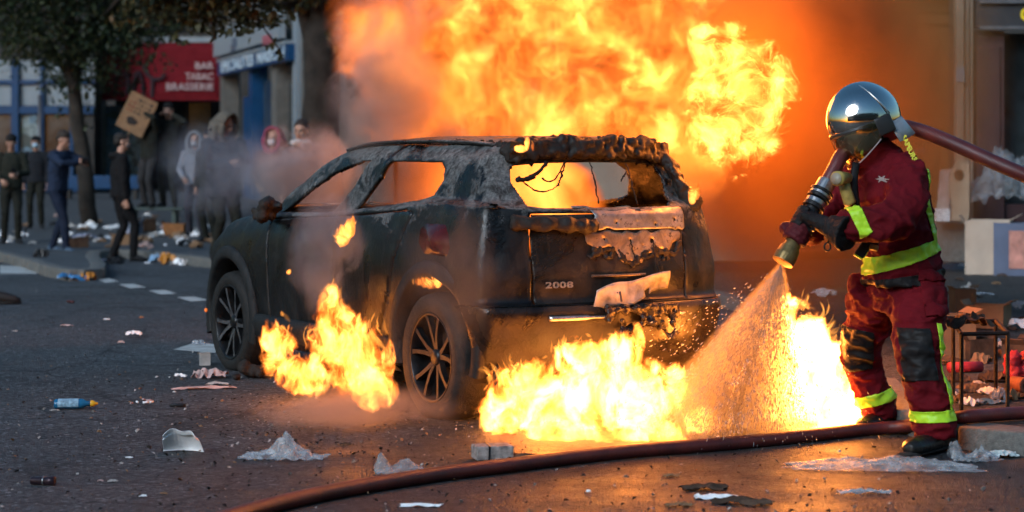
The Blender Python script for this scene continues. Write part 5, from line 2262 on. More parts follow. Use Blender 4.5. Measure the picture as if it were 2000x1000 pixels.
def nseg(name, t0, t1, prof, mat, seg=24):
    L = (n1 - n0).length
    bm = bmesh.new()
    pts, rad = [], []
    for t, r in prof:
        pts.append(n0 + nd * L * (t0 + (t1 - t0) * t))
        rad.append(r)
    tube(bm, pts, rad, seg)
    ob = bm_obj(name, bm, mat, None, False)
    return child(ob, nz)


m_nz_k = mat_simple('nozzle_black', (0.012, 0.011, 0.011), 0.35, 0.2, 0.3, 30)
m_brass = mat_simple('tarnished_brass', (0.20, 0.13, 0.05), 0.4, 0.7, 0.4, 40)
m_steel = mat_simple('coupling_steel', (0.30, 0.30, 0.30), 0.3, 0.85, 0.3, 40)
tip = nseg('nozzle_tip', 0.0, 0.19, [(0, 0.030), (0.02, 0.050), (0.35, 0.052), (0.7, 0.046), (0.72, 0.040), (1, 0.036)], m_brass)
for k in range(14):
    a = 2 * math.pi * k / 14
    fa, fb = frame_at(nd)
    bm = bmesh.new()
    o = fa * math.cos(a) + fb * math.sin(a)
    tube(bm, [n0 + nd * 0.012 + o * 0.051, n0 + nd * 0.07 + o * 0.049], 0.006, 6)
    gob = bm_obj('ridge', bm, m_brass, None)
    gob.parent = tip
    gob.matrix_parent_inverse = tip.matrix_parent_inverse
nseg('barrel', 0.18, 0.56, [(0, 0.034), (0.3, 0.030), (0.6, 0.034), (0.62, 0.045), (0.72, 0.045), (0.74, 0.037), (1, 0.037)], m_nz_k)
for (a, b, r, mt) in ((0.50, 0.53, 0.052, m_nz_k), (0.535, 0.575, 0.048, m_steel), (0.585, 0.61, 0.054, m_nz_k), (0.615, 0.64, 0.050, m_steel), (0.64, 0.665, 0.055, m_nz_k)):
    nseg('coupling_ring', a, b, [(0, r * 0.94), (0.1, r), (0.9, r), (1, r * 0.94)], mt)
nseg('coupling', 0.66, 0.76, [(0, 0.044), (0.9, 0.042), (1, 0.036)], m_steel)
bm = bmesh.new()
fa, fb = frame_at(nd)
L_ = (n1 - n0).length
c0 = n0 + nd * L_ * 0.47
tube(bm, [c0 + fa * 0.045, c0 + fa * 0.085 - nd * 0.04, c0 + fa * 0.09 - nd * 0.10], 0.009, 8)
child(bm_obj('bail_handle', bm, m_nz_k, None, True), nz)


def hose_mat():
    t = NT('red_fire_hose')
    uvm = t.n('ShaderNodeAttribute', attribute_name='along')
    w = t.n('ShaderNodeTexWave')
    p = t.pos()
    rib = t.math('SINE', t.math('MULTIPLY', uvm.outputs['Fac'], 900.0))
    n1_ = t.noise(p, 6, 4, 0.6).outputs[0]
    n2_ = t.noise(p, 70, 3, 0.6).outputs[0]
    c = t.mix(t.maprange(n1_, 0.35, 0.65), (0.055, 0.009, 0.009), (0.13, 0.019, 0.014))
    c = t.mix(t.maprange(n2_, 0.62, 0.7), c, (0.03, 0.012, 0.01))
    h = t.math('MULTIPLY_ADD', rib, 0.25, n2_)
    t.bsdf(c, 0.45, 0, t.bump(h, 0.3, 0.004))
    return t.mat


m_hose = hose_mat()


def hose(name, pts, r, n, label, caps=True):
    bm = bmesh.new()
    sp_ = spline(pts, n)
    lay = bm.verts.layers.float.new('along')
    rings = tube(bm, sp_, r, 18)
    ln = 0.0
    for i, rg in enumerate(rings):
        if i:
            ln += (sp_[i] - sp_[i - 1]).length
        for v in rg:
            v[lay] = ln
    ob = bm_obj(name, bm, m_hose, None, True)
    tag(ob, label, 'hose')
    return ob


def Gh(px, py, r):
    """Centre of a hose of radius r lying on the road at this picture point."""
    y = 10.0
    for _ in range(40):
        y = (CAM_H - r) * F_PX / (py - HOR)
    return Vector(((px - 1000) / F_PX * y, y, r))


HR = 0.031
hose('fire_hose', [n0 + nd * L_ * 0.70, n0 + nd * L_ * 0.85, P(1648, 298, 9.90), P(1690, 262, 10.12), P(1745, 246, 10.16), P(1800, 256, 10.05), P(1870, 284, 9.9), P(1940, 316, 9.8), P(2010, 346, 9.75), P(2200, 430, 9.7), P(2450, 560, 9.6)], 0.034, 60,
     'dark red fire hose running from the nozzle back over the shoulder')
hose('fire_hose', [Gh(330, 1050, HR), Gh(480, 1000, HR), Gh(640, 962, HR), Gh(830, 930, HR), Gh(1000, 908, HR), Gh(1200, 884, HR), Gh(1400, 868, HR), Gh(1560, 853, HR), Gh(1690, 839, HR), P(1770, 832, 10.26), P(1870, 816, 9.92), P(1940, 810, 9.98), P(2010, 806, 10.06), P(2200, 800, 10.12), P(2500, 790, 10.2)], HR, 110,
     'dark red fire hose lying across the road in front of the car')
# gloves gripping the nozzle
def grip_glove(name, t, wrist, mat, cuff_mat, a_start, sweep, rad, cuff_len=0.09, span=0.10):
    """Glove closed round the nozzle at fraction t: palm behind, four fingers wrapping over, thumb round the other way."""
    c = n0 + nd * (L_ * t)
    fa, fb = frame_at(nd)
    bm = bmesh.new()

    def ring(a, r, o):
        return c + nd * o + (fa * math.cos(a) + fb * math.sin(a)) * r
    for k in range(4):
        o = (k - 1.5) * span / 4
        ln = (1.0, 1.08, 1.04, 0.86)[k]
        pts = [ring(a_start + sweep * ln * q / 6, rad + 0.012 - 0.002 * q / 6, o + 0.004 * math.sin(q)) for q in range(7)]
        tube(bm, pts, [0.0165, 0.0165, 0.016, 0.0155, 0.015, 0.014, 0.011], 9)
    pts = [ring(a_start - sweep * 0.10, rad + 0.016, -span * 0.1), ring(a_start - sweep * 0.30, rad + 0.014, -span * 0.38), ring(a_start - sweep * 0.52, rad + 0.012, -span * 0.45)]
    tube(bm, pts, [0.020, 0.017, 0.012], 9)
    # back of the hand down to the wrist
    back = ring(a_start - 0.15 * sweep, rad + 0.030, 0)
    w = Vector(wrist)
    tube(bm, [ring(a_start + 0.08 * sweep, rad + 0.012, 0), back, back.lerp(w, 0.5), w], [(0.040, 0.026), (0.046, 0.034), (0.046, 0.040), (0.050, 0.048)], 12, up=nd)
    ob = par(remeshed(name, bm, 0.006, 1, folds(0.004, 14, 30, t * 5), mat))
    d = (w - back).normalized()
    bm = bmesh.new()
    tube(bm, [w - d * 0.03, w + d * 0.02, w + d * cuff_len], [0.056, 0.068, 0.088], 16)
    cf = par(remeshed('glove_cuff', bm, 0.008, 1, folds(0.006, 9, 20, t), cuff_mat))
    return ob


fa, fb = frame_at(nd)
# angles: find which frame angle faces the camera (-Y)
cam_a = math.atan2(fb.dot(Vector((0, -1, 0))), fa.dot(Vector((0, -1, 0))))
grip_glove('glove', 0.27, P(1574, 446, 9.92), m_glove_r, m_red_suit, cam_a + 1.9, -3.4, 0.034, 0.05)
grip_glove('glove', 0.38, P(1632, 447, 9.60), m_glove_k, m_glove_k, cam_a + 0.3, 3.2, 0.036, 0.075)
# carabiner under the near glove
bm = bmesh.new()
cc = P(1616, 482, 9.6)
tube(bm, [P(1618, 462, 9.6), P(1617, 474, 9.6)], 0.005, 6)
tube(bm, [cc + Vector((0.014 * math.cos(a), 0, 0.018 * math.sin(a))) for a in [q * 0.5236 for q in range(13)]], 0.004, 6, cap=False)
par(bm_obj('ring_clip', bm, m_nz_k, None, True))
# torch on the chest
m_torch = mat_simple('yellow_torch', (0.30, 0.22, 0.06), 0.45, 0, 0.35, 25)
tr_ = empty('hand_torch', P(1650, 370, 9.74))
tag(tr_, 'yellow right-angle torch clipped to the chest of the red jacket', 'torch')
bm = bmesh.new()
tube(bm, [P(1647, 352, 9.76), P(1652, 372, 9.75), P(1660, 396, 9.75), P(1662, 400, 9.75)], [0.026, 0.027, 0.029, 0.024], 14)
child(bm_obj('torch_body', bm, m_torch, None, True), tr_)
bm = bmesh.new()
tube(bm, [P(1656, 347, 9.76), P(1640, 348, 9.70), P(1634, 349, 9.68)], [0.024, 0.032, 0.034], 16)
child(bm_obj('torch_head', bm, m_torch, None, True), tr_)
bm = bmesh.new()
tube(bm, [P(1634, 349, 9.68), P(1632.6, 349, 9.675)], 0.027, 16)
child(bm_obj('lens', bm, mat_simple('torch_lens', (0.30, 0.26, 0.20), 0.15), None, True), tr_)
# radio and lamp hanging at the waist
rd = empty('belt_radio', P(1688, 480, 9.72))
tag(rd, 'black radio with yellow flash hanging at the hip under the sleeve', 'radio')
rx = basis(P(1705, 470, 9.7) - P(1685, 500, 9.7), (0, -1, 0.2), P(1690, 480, 9.70))
bm = bmesh.new()
box(bm, (0, 0, 0), (0.115, 0.05, 0.045), rx.copy() if False else None, 0.008)
bm.transform(rx)
child(bm_obj('radio_body', bm, m_nz_k, None, True), rd)
bm = bmesh.new()
box(bm, (-0.03, 0.0, 0.024), (0.045, 0.032, 0.004), None, 0.001)
box(bm, (-0.06, 0.0, 0.0), (0.008, 0.046, 0.04), None, 0.002)
bm.transform(rx @ Matrix.Translation((0, 0, 0)))
child(bm_obj('yellow_flash', bm, m_hivis, None), rd)
lp = empty('belt_lamp', P(1708, 480, 9.70))
tag(lp, 'small tubular lamp hanging beside the radio at the hip', 'lamp')
bm = bmesh.new()
tube(bm, [P(1711, 445, 9.72), P(1709, 470, 9.69), P(1707, 480, 9.68)], [0.016, 0.017, 0.022], 12)
child(bm_obj('lamp_body', bm, m_nz_k, None, True), lp)
bm = bmesh.new()
tube(bm, [P(1707, 480, 9.68), P(1705.5, 488, 9.675)], [0.022, 0.020], 12)
child(bm_obj('lamp_lens', bm, m_torch, None, True), lp)
# ------------------------------------------------------------------ bystanders on the far pavement
ZP = -0.3424 + H_FAR
DK = (0.014, 0.014, 0.016)
m_phone = mat_simple('phone_black', (0.01, 0.01, 0.011), 0.2)


def held(name, label, cat, pos, size, rot, mat, bevel=0.006):
    bm = bmesh.new()
    box(bm, (0, 0, 0), size, None, bevel)
    ob = bm_obj(name, bm, mat, None)
    ob.location = pos
    ob.rotation_euler = rot
    tag(ob, label, cat)
    return ob


p1, h1, _ = bystander('man in dark olive jacket and beanie at the left picture edge, phone in hand', 22, 475, 33.6, 1.70, 195, ((-0.08, 0.30, 1.12), (0.16, 0.28, 1.02)), ((0.020, 0.022, 0.017), (0.016, 0.017, 0.014)), foot_z=ZP, cap=(0.012, 0.012, 0.012), head_tilt=0.25, head_turn=-10)
held('phone', 'phone held by the man in olive at the left edge', 'phone', h1[0] + Vector((0, -0.02, 0.03)), (0.075, 0.012, 0.15), (0.4, 0, 0.2), m_phone)
bystander('person in dark clothes and light blue face mask standing behind the navy photographer', 70, 445, 39.2, 1.68, 185, ((-0.22, 0.04, 0.80), (0.22, 0.06, 0.80)), ((0.016, 0.018, 0.022), (0.012, 0.012, 0.014)), foot_z=ZP, cap=(0.012, 0.012, 0.014), mask=(0.28, 0.42, 0.52), head_turn=0)
p3, h3, _ = bystander('man in navy jumper and jeans photographing with outstretched arms', 112, 492, 31.0, 1.75, -112, ((-0.02, 0.42, 1.33), (0.08, 0.42, 1.30)), ((0.016, 0.026, 0.050), (0.012, 0.018, 0.034)), foot_z=ZP, hair=(0.03, 0.02, 0.014), head_tilt=0.5, lean=0.05, feet=((-0.10, -0.16), (0.11, 0.22)), shoes=(0.05, 0.085, 0.13), poles=((-1, 0, -0.3), (1, 0, -0.3)))
held('camera', 'small black camera held out by the man in navy', 'camera', (h3[0] + h3[1]) / 2 + Vector((0.03, -0.02, 0.0)), (0.12, 0.09, 0.09), (0, 0, 0.4), m_phone, 0.01)
bystander('figure all in black standing in the road, head turned to the fire', 235, 512, 29.8, 1.78, -70, ((-0.24, 0.02, 0.80), (0.23, 0.04, 0.80)), ((0.010, 0.010, 0.011), (0.009, 0.009, 0.010)), foot_z=ground_z(29.8), hair=(0.015, 0.012, 0.01), hood='down', mask=(0.06, 0.06, 0.065), feet=((-0.10, -0.10), (0.11, 0.16)), shoes=(0.01, 0.01, 0.01), head_turn=-8)
ZB = 1.42 - (405 - 270) / (4200 / 37.0)
p5, h5, _ = bystander('person in black standing on the bench holding up a cardboard placard', 291, 405, 37.0, 1.68, 150, ((-0.02, 0.22, 1.72), (0.26, 0.20, 1.66)), (DK, (0.030, 0.029, 0.030)), foot_z=ZB, hood=(0.012, 0.012, 0.013), poles=((-1, 0.3, 0), (1, 0.3, 0)), mask=(0.05, 0.05, 0.05))
bystander('person in black on the bench with both hands raised to a white mask', 330, 405, 37.2, 1.80, 172, ((-0.11, 0.16, 1.55), (0.11, 0.16, 1.55)), ((0.011, 0.011, 0.013), (0.012, 0.012, 0.013)), foot_z=ZB, mask=(0.42, 0.40, 0.38), cap=(0.012, 0.011, 0.011), poles=((-1, 0.2, -0.6), (1, 0.2, -0.6)))
bystander('figure in a pale hooded jacket half hidden by grey smoke', 382, 455, 36.0, 1.72, 172, ((-0.16, 0.22, 1.02), (0.14, 0.24, 1.0)), ((0.20, 0.21, 0.24), (0.03, 0.03, 0.04)), foot_z=ZP, hood=(0.20, 0.21, 0.23), mask=(0.30, 0.30, 0.32))
bystander('dark-capped figure peering from behind the grey hooded person', 411, 455, 34.0, 1.78, 150, ((-0.2, 0.1, 0.85), (0.2, 0.1, 0.85)), (DK, DK), foot_z=ZP, cap=(0.012, 0.012, 0.014), mask=(0.22, 0.22, 0.24))
p9, h9, _ = bystander('person in a dark coat and thick grey hood looking at a phone', 436, 500, 27.0, 1.84, -140, ((-0.03, 0.34, 1.18), (0.12, 0.34, 1.18)), ((0.020, 0.018, 0.022), (0.014, 0.014, 0.018)), foot_z=-0.115, hood=(0.10, 0.09, 0.075), bulk=1.3, coat=0.12, head_tilt=0.35, head_turn=15)
held('phone', 'phone held in the hands of the grey hooded person', 'phone', (h9[0] + h9[1]) / 2 + Vector((0.05, -0.03, 0.03)), (0.08, 0.012, 0.15), (0.6, 0, -0.5), m_phone)
bystander('person in a magenta headscarf with a white mask in the smoke', 537, 500, 29.0, 1.74, 160, ((-0.14, 0.24, 1.15), (0.16, 0.2, 1.0)), ((0.030, 0.014, 0.020), (0.015, 0.013, 0.015)), foot_z=-0.20, hood=(0.20, 0.022, 0.06), mask=(0.45, 0.42, 0.42), bulk=1.15)
bystander('dark figure with a white cloth over the shoulder beside the big trunk', 590, 500, 24.5, 1.80, 165, ((-0.12, 0.24, 1.42), (0.2, 0.1, 0.9)), ((0.028, 0.018, 0.018), DK), foot_z=-0.17, hair=(0.03, 0.018, 0.014), scarf=(0.42, 0.38, 0.37))

# bench under the two standing people
bench = empty('bench', P(302, 405, 37.1))
tag(bench, 'grey-green bench carrying two standing people in black', 'bench')
bench.location.z = ZP
m_bench = mat_simple('bench_paint', (0.055, 0.075, 0.068), 0.6, 0, 0.2, 5)
for k in range(5):
    bm = bmesh.new()
    box(bm, (0, -0.22 + 0.11 * k, ZB - ZP - 0.022), (1.05, 0.098, 0.04), None, 0.008)
    bm_obj('slat', bm, m_bench, bench)
for s in (-1, 1):
    bm = bmesh.new()
    box(bm, (s * 0.36, 0, (ZB - ZP) / 2 - 0.02), (0.07, 0.42, ZB - ZP - 0.042), None, 0.01)
    bm_obj('leg', bm, m_bench, bench)

# placard
m_card = mat_simple('brown_cardboard', (0.20, 0.115, 0.06), 0.8, 0, 0.2, 6, 0.2, 50)
m_marker = mat_simple('marker_black', (0.02, 0.016, 0.014), 0.8)
plc = empty('placard', P(267, 223, 36.75), (R(4), R(27), 0))
tag(plc, 'brown cardboard placard with a dark drawing held up over the crowd', 'placard')
bm = bmesh.new()
box(bm, (0, 0, 0), (0.50, 0.012, 0.66))
bm_obj('board', bm, m_card, plc)
rnd = random.Random(4)
bm = bmesh.new()
n = 22
vs = [bm.verts.new((-0.02 + (0.10 + 0.014 * math.sin(5 * a)) * math.cos(a), -0.010, -0.14 + (0.07 + 0.010 * math.cos(3 * a)) * math.sin(a))) for a in [2 * math.pi * k / n for k in range(n)]]
bm.faces.new(vs)
bm_obj('drawing', bm, m_marker, plc)
for k in range(4):
    for j in range(6):
        bm = bmesh.new()
        x, z = -0.18 + j * 0.07, 0.24 - k * 0.075
        box(bm, (x, -0.009, z), (rnd.uniform(0.015, 0.05), 0.003, rnd.uniform(0.012, 0.045)), Euler((0, rnd.uniform(-0.6, 0.6), 0)))
        bm_obj('lettering', bm, mat_simple('marker_red', (0.16, 0.03, 0.015), 0.8) if j < 2 else m_marker, plc)
bm = bmesh.new()
tube(bm, [(0.02, 0.015, -0.30), (0.04, 0.015, -0.55)], 0.014, 8)
bm_obj('stick', bm, m_card, plc)
# somebody's shoe at the left edge of the picture
sh = empty('shoe', G(12, 594))
tag(sh, 'black shoe stepping out of the picture at the left edge', 'shoe')
bm = bmesh.new()
tube(bm, [(-0.20, 0, 0.075), (-0.12, 0, 0.07), (0.0, 0, 0.06), (0.08, 0, 0.045), (0.125, 0, 0.03)], [(0.04, 0.05), (0.045, 0.055), (0.045, 0.045), (0.042, 0.032), (0.024, 0.02)], 12, up=(0, 0, 1))
bm_obj('upper', bm, mat_simple('black_suede', (0.014, 0.012, 0.012), 0.7), sh, True)
bm = bmesh.new()
tube(bm, [(-0.24, 0, 0.015), (0.0, 0, 0.015), (0.13, 0, 0.018)], [(0.04, 0.014), (0.046, 0.014), (0.028, 0.012)], 12, up=(0, 0, 1))
bm_obj('sole', bm, m_tyre, sh, True)
# ------------------------------------------------------------------ litter
m_paper = mat_simple('white_paper', (0.80, 0.80, 0.80), 0.7, 0, 0.10, 20, 0.15, 60)
m_paper_d = mat_simple('dirty_paper', (0.34, 0.32, 0.30), 0.8, 0, 0.3, 12, 0.2, 60)
m_cardb = m_card
m_char_card = mat_simple('charred_cardboard', (0.06, 0.035, 0.022), 0.85, 0, 0.7, 8, 0.4, 40)
m_orange_pk = mat_simple('orange_packet', (0.42, 0.17, 0.02), 0.4, 0, 0.3, 10)
m_blue_pk = mat_simple('blue_packet', (0.03, 0.16, 0.36), 0.3, 0, 0.35, 6)
m_red_pl = mat_simple('red_cloth', (0.32, 0.02, 0.03), 0.6, 0, 0.3, 10, 0.3, 30)
m_pink = mat_simple('pinkish_paper', (0.42, 0.30, 0.28), 0.7, 0, 0.3, 14)
m_black_pl = mat_simple('black_plastic', (0.012, 0.012, 0.013), 0.35, 0, 0.3, 20)


def clear_plastic(name, tint=(0.9, 0.92, 0.95), cover=0.35):
    t = NT(name)
    co = t.pos()
    n1 = t.noise(co, 22, 4, 0.6, 0.6).outputs[0]
    tr = t.n('ShaderNodeBsdfTransparent')
    tr.inputs[0].default_value = (*tint, 1)
    pb = t.n('ShaderNodeBsdfPrincipled')
    pb.inputs['Base Color'].default_value = (0.62, 0.63, 0.64, 1)
    pb.inputs['Roughness'].default_value = 0.22
    t.link(t.bump(n1, 0.5, 0.02), pb.inputs['Normal'])
    mx = t.n('ShaderNodeMixShader')
    t.link(t.maprange(n1, 0.35, 0.7, cover * 0.45, cover * 1.5), mx.inputs[0])
    t.link(tr.outputs[0], mx.inputs[1])
    t.link(pb.outputs[0], mx.inputs[2])
    t.link(mx.outputs[0], t.out.inputs['Surface'])
    MATS[name] = t.mat
    return t.mat


m_clear = clear_plastic('clear_plastic', cover=0.26)
m_milky = clear_plastic('milky_plastic', cover=0.33)


def crumple(name, base, size, h, mat, seed, rz=0.0, n=14, label=None, cat='paper', group=None, fold=1.0, freq=5.0, round_=0.35, tilt=0.0):
    """Crumpled sheet resting on the ground."""
    rnd = random.Random(seed)
    o = Vector((seed * 1.37, seed * 0.71, seed * 0.3))
    bm = bmesh.new()
    vs = {}
    for i in range(n + 1):
        for j in range(n + 1):
            u, v = i / n * 2 - 1, j / n * 2 - 1
            q = Vector((u, v, 0))
            k = 1 + round_ * 0.5 * fbm(q * 1.3 + o, 2, 1.0) * 2
            rid = 1 - abs(mnoise.noise(q * freq * 0.35 + o)) * 2
            z = h * max(0.0, 0.25 + 0.75 * rid * fold - 0.35 * (u * u + v * v) + 0.5 * fbm(q + o, 3, freq * 0.5)) + tilt * h * u
            vs[i, j] = bm.verts.new((u * size[0] / 2 * k, v * size[1] / 2 * k, max(0.0, z)))
    for i in range(n):
        for j in range(n):
            if (i in (0, n - 1) and j in (0, n - 1)) and rnd.random() < 0.7:
                continue
            bm.faces.new((vs[i, j], vs[i + 1, j], vs[i + 1, j + 1], vs[i, j + 1]))
    low = min(v.co.z for v in bm.verts)
    for v in bm.verts:
        v.co.z += 0.004 - low
    ob = bm_obj(name, bm, mat, None, False)
    md = ob.modifiers.new('s', 'SOLIDIFY')
    md.thickness = 0.0012
    apply_mods(ob)
    ob.location = base
    ob.rotation_euler = (0, 0, rz)
    if label:
        tag(ob, label, cat, group)
    return ob


def carton(name, base, s, mat, rz, label, cat='box', flaps=True, tilt=(0, 0), mat2=None, group=None, open_=True):
    """Open cardboard box with walls and flaps."""
    root = empty(name, base, (tilt[0], tilt[1], rz))
    tag(root, label, cat, group)
    w, d, h = s
    t = 0.006
    for nm, c, sz, m in (('bottom', (0, 0, t / 2 + 0.002), (w, d, t), mat), ('side', (0, -d / 2, h / 2 + 0.002), (w, t, h), mat2 or mat), ('side', (0, d / 2, h / 2 + 0.002), (w, t, h), mat), ('side', (-w / 2 - t / 2, 0, h / 2 + 0.002), (t, d + t, h), mat), ('side', (w / 2 + t / 2, 0, h / 2 + 0.002), (t, d + t, h), mat)):
        bm = bmesh.new()
        box(bm, c, sz)
        bm_obj(nm, bm, m, root)
    if flaps:
        for sx, ax in ((1, 0.5), (-1, -0.9)):
            bm = bmesh.new()
            box(bm, (sx * (w / 2 + d * 0.16 * math.cos(ax)), 0, h + 0.14 * d * math.sin(abs(ax)) * (1 if sx > 0 else -0.2) + 0.01), (d * 0.32, d * 0.96, t), Euler((0, -ax, 0)))
            bm_obj('flap', bm, mat, root)
    elif not open_:
        bm = bmesh.new()
        box(bm, (0, 0, h + 0.002 + t / 2), (w + 2 * t, d + 2 * t, t))
        bm_obj('lid', bm, mat, root)
    return root


# --- foreground, named pieces
bt = empty('bottle', G(146, 800) + Vector((0, 0, 0.0)), (0, 0, R(4)))
tag(bt, 'blue plastic bottle with a yellow cap lying on the road', 'bottle')
bm = bmesh.new()
lathe(bm, [(0.001, -0.105), (0.026, -0.105), (0.030, -0.100), (0.031, 0.03), (0.029, 0.045), (0.016, 0.062), (0.0155, 0.088), (0.001, 0.09)], 22)
for v in bm.verts:
    v.co.x *= 0.85
bmesh.ops.transform(bm, matrix=Matrix.Translation((0, 0, 0.031)) @ Matrix.Rotation(R(90), 4, 'Y'), verts=bm.verts[:])
bm_obj('bottle_body', bm, mat_simple('blue_plastic', (0.015, 0.12, 0.24), 0.25, 0, 0.15), bt, True)
bm = bmesh.new()
lathe(bm, [(0.016, 0.082), (0.0175, 0.084), (0.017, 0.098), (0.008, 0.108), (0.006, 0.120), (0.001, 0.121)], 18)
bmesh.ops.transform(bm, matrix=Matrix.Translation((0, 0, 0.031)) @ Matrix.Rotation(R(90), 4, 'Y'), verts=bm.verts[:])
bm_obj('cap', bm, mat_simple('yellow_plastic', (0.62, 0.33, 0.02), 0.35), bt, True)
bm = bmesh.new()
rr = []
for k in range(9):
    a = R(60 + 150 * k / 8)
    rr.append([bm.verts.new((x, -0.0322 * math.cos(a - R(90)) if False else 0.0318 * math.cos(a) , 0.031 + 0.0275 * math.sin(a))) for x in (-0.085, 0.022)])
for a, b in zip(rr, rr[1:]):
    bm.faces.new((a[0], a[1], b[1], b[0]))
for v in bm.verts:
    v.co.y -= 0.0012
bm_obj('label_sticker', bm, mat_simple('bottle_label', (0.20, 0.33, 0.42), 0.5, 0, 0.5, 60), bt, True)

crumple('scrap', G(107, 803), (0.05, 0.012), 0.006, m_paper_d, 31, 0.1, 6, 'short pale strip lying beside the blue bottle', 'scrap')
# folded paper tray
bm = bmesh.new()
n = 12
vs = {}
for i in range(n + 1):
    for j in range(n + 1):
        u, v = i / n, j / n
        x = (u - 0.5) * 0.19 * (1 - 0.15 * v)
        z = 0.004 + 0.115 * max(0, v - 0.25) ** 0.8 * (0.72 + 0.45 * math.sin(u * 2.6 + 0.3)) + 0.012 * math.sin(u * 9) * v
        y = 0.10 * (0.3 - v) + 0.05 * math.sin(u * math.pi) - 0.05 * (v > 0.8) * (u - 0.3)
        if v < 0.25:
            y -= 0.02
            z = 0.004 + 0.02 * (0.25 - v) * (1.0 if u < 0.4 else 0.2)
        vs[i, j] = bm.verts.new((x, y, z))
for i in range(n):
    for j in range(n):
        bm.faces.new((vs[i, j], vs[i + 1, j], vs[i + 1, j + 1], vs[i, j + 1]))
tray = bm_obj('paper_tray', bm, m_paper, None, False)
tray.location = G(358, 884)
tray.rotation_euler = (0, 0, R(-6))
md = tray.modifiers.new('s', 'SOLIDIFY')
md.thickness = 0.0015
tag(tray, 'folded white paper tray standing open on the dark road', 'paper tray')


def bag(name, base, w, d, h, mat, seed, label, rz=0.0, peaks=((0.0, 0.0, 1.0, 0.25),), cat='plastic bag', n=46):
    """Crumpled film with pulled-up peaks (u, v, height, radius)."""
    o = Vector((seed * 2.1, seed * 0.9, seed))
    bm = bmesh.new()
    vs = {}
    for i in range(n + 1):
        for j in range(n + 1):
            u, v = i / n * 2 - 1, j / n * 2 - 1
            q = Vector((u, v, 0))
            z = 0.0
            for pu, pv, ph, pr in peaks:
                dd = math.hypot(u - pu, v - pv) / pr
                z = max(z, ph * math.exp(-1.1 * dd * dd) * (0.75 + 0.5 * abs(mnoise.noise(q * 4.5 + o))))
            z += 0.30 * (1 - abs(mnoise.noise(q * 3.1 + o)) * 2.4) * (1 - 0.6 * max(abs(u), abs(v))) + 0.13 * fbm(q + o, 3, 5)
            k = 1 + 0.3 * fbm(q + o, 2, 1.6)
            sh = 1 - 0.35 * abs(u) ** 2
            vs[i, j] = bm.verts.new((u * w / 2 * k, v * d / 2 * k * sh, 0.003 + max(0, z) * h * 0.8))
    for i in range(n):
        for j in range(n):
            bm.faces.new((vs[i, j], vs[i + 1, j], vs[i + 1, j + 1], vs[i, j + 1]))
    ob = bm_obj(name, bm, mat, None, True)
    ob.location = base
    ob.rotation_euler = (0, 0, rz)
    tag(ob, label, cat)
    return ob


bag('plastic_bag', G(552, 896), 0.37, 0.20, 0.125, m_milky, 2, 'torn clear plastic bag with a raised peak on the road', R(-8), ((0.05, 0.2, 1.0, 0.35), (0.3, -0.1, 0.5, 0.4)))
bag('plastic_wrap', G(783, 925), 0.225, 0.16, 0.10, m_clear, 5, 'crumpled clear plastic wrap just left of the hose', 0.2, ((-0.7, 0.1, 1.1, 0.3), (0.2, 0.2, 0.6, 0.5)), 'plastic wrap')
bag('plastic_sheet', G(1720, 915), 0.80, 0.26, 0.065, m_milky, 8, 'long rumpled clear plastic sheet at the firefighter\'s feet', R(-3), ((-0.4, 0.3, 0.6, 0.5), (0.2, 0.1, 0.9, 0.5), (0.6, 0.0, 0.7, 0.35)), 'plastic sheet', 44)
bag('plastic_wrap', G(1905, 900), 0.22, 0.14, 0.10, m_clear, 9, 'clear plastic scraps in the gutter beside the boot', 0.1, ((-0.8, 0.2, 1.2, 0.3), (0.3, 0.1, 0.6, 0.5)), 'plastic wrap')
crumple('paper', G(1955, 893), (0.13, 0.10), 0.03, mat_simple('pale_blue_paper', (0.42, 0.50, 0.50), 0.7), 12, 0.3, 12, 'pale blue crumpled paper in the gutter below the kerb', 'paper')
crumple('paper', G(1990, 885), (0.08, 0.08), 0.05, m_paper_d, 13, 0.9, 12, 'greyish paper scrap at the kerb, right edge', 'paper')
# burnt brick-shaped parcel
par_ = empty('parcel', G(962, 897), (0, 0, R(14)))
tag(par_, 'singed rectangular parcel wrapped in printed paper beside the hose', 'parcel')
bm = bmesh.new()
box(bm, (0, 0, 0.034), (0.17, 0.115, 0.062), None, 0.006)
for v in bm.verts:
    v.co += Vector((0.004, 0.003, 0.004)) * fbm(v.co, 2, 20)
bm_obj('wrapper', bm, mat_simple('singed_print', (0.25, 0.21, 0.19), 0.6, 0, 0.75, 26, 0.3, 50), par_)
bm = bmesh.new()
tube(bm, [(-0.03, -0.062, 0.004), (-0.028, -0.0605, 0.066), (-0.02, 0.06, 0.068)], [(0.004, 0.002)] * 3, 4)
bm_obj('strap', bm, m_black_pl, par_)
# canister on the left
cn = empty('canister', G(84, 948), (0, 0, R(-8)))
tag(cn, 'small dark spent canister lying on the road, bottom left', 'canister')
bm = bmesh.new()
lathe(bm, [(0.001, -0.052), (0.014, -0.052), (0.017, -0.046), (0.0175, 0.02), (0.019, 0.022), (0.019, 0.05), (0.012, 0.053), (0.001, 0.048)], 16)
bmesh.ops.transform(bm, matrix=Matrix.Translation((0, 0, 0.019)) @ Matrix.Rotation(R(90), 4, 'Y'), verts=bm.verts[:])
bm_obj('tube', bm, mat_simple('dark_purple_metal', (0.03, 0.018, 0.024), 0.35, 0.4, 0.4, 30), cn, True)
bm = bmesh.new()
tube(bm, [(0.0, 0, 0.019), (0.006, 0, 0.019)], 0.0195, 14)
bm_obj('ring', bm, m_steel, cn, True)
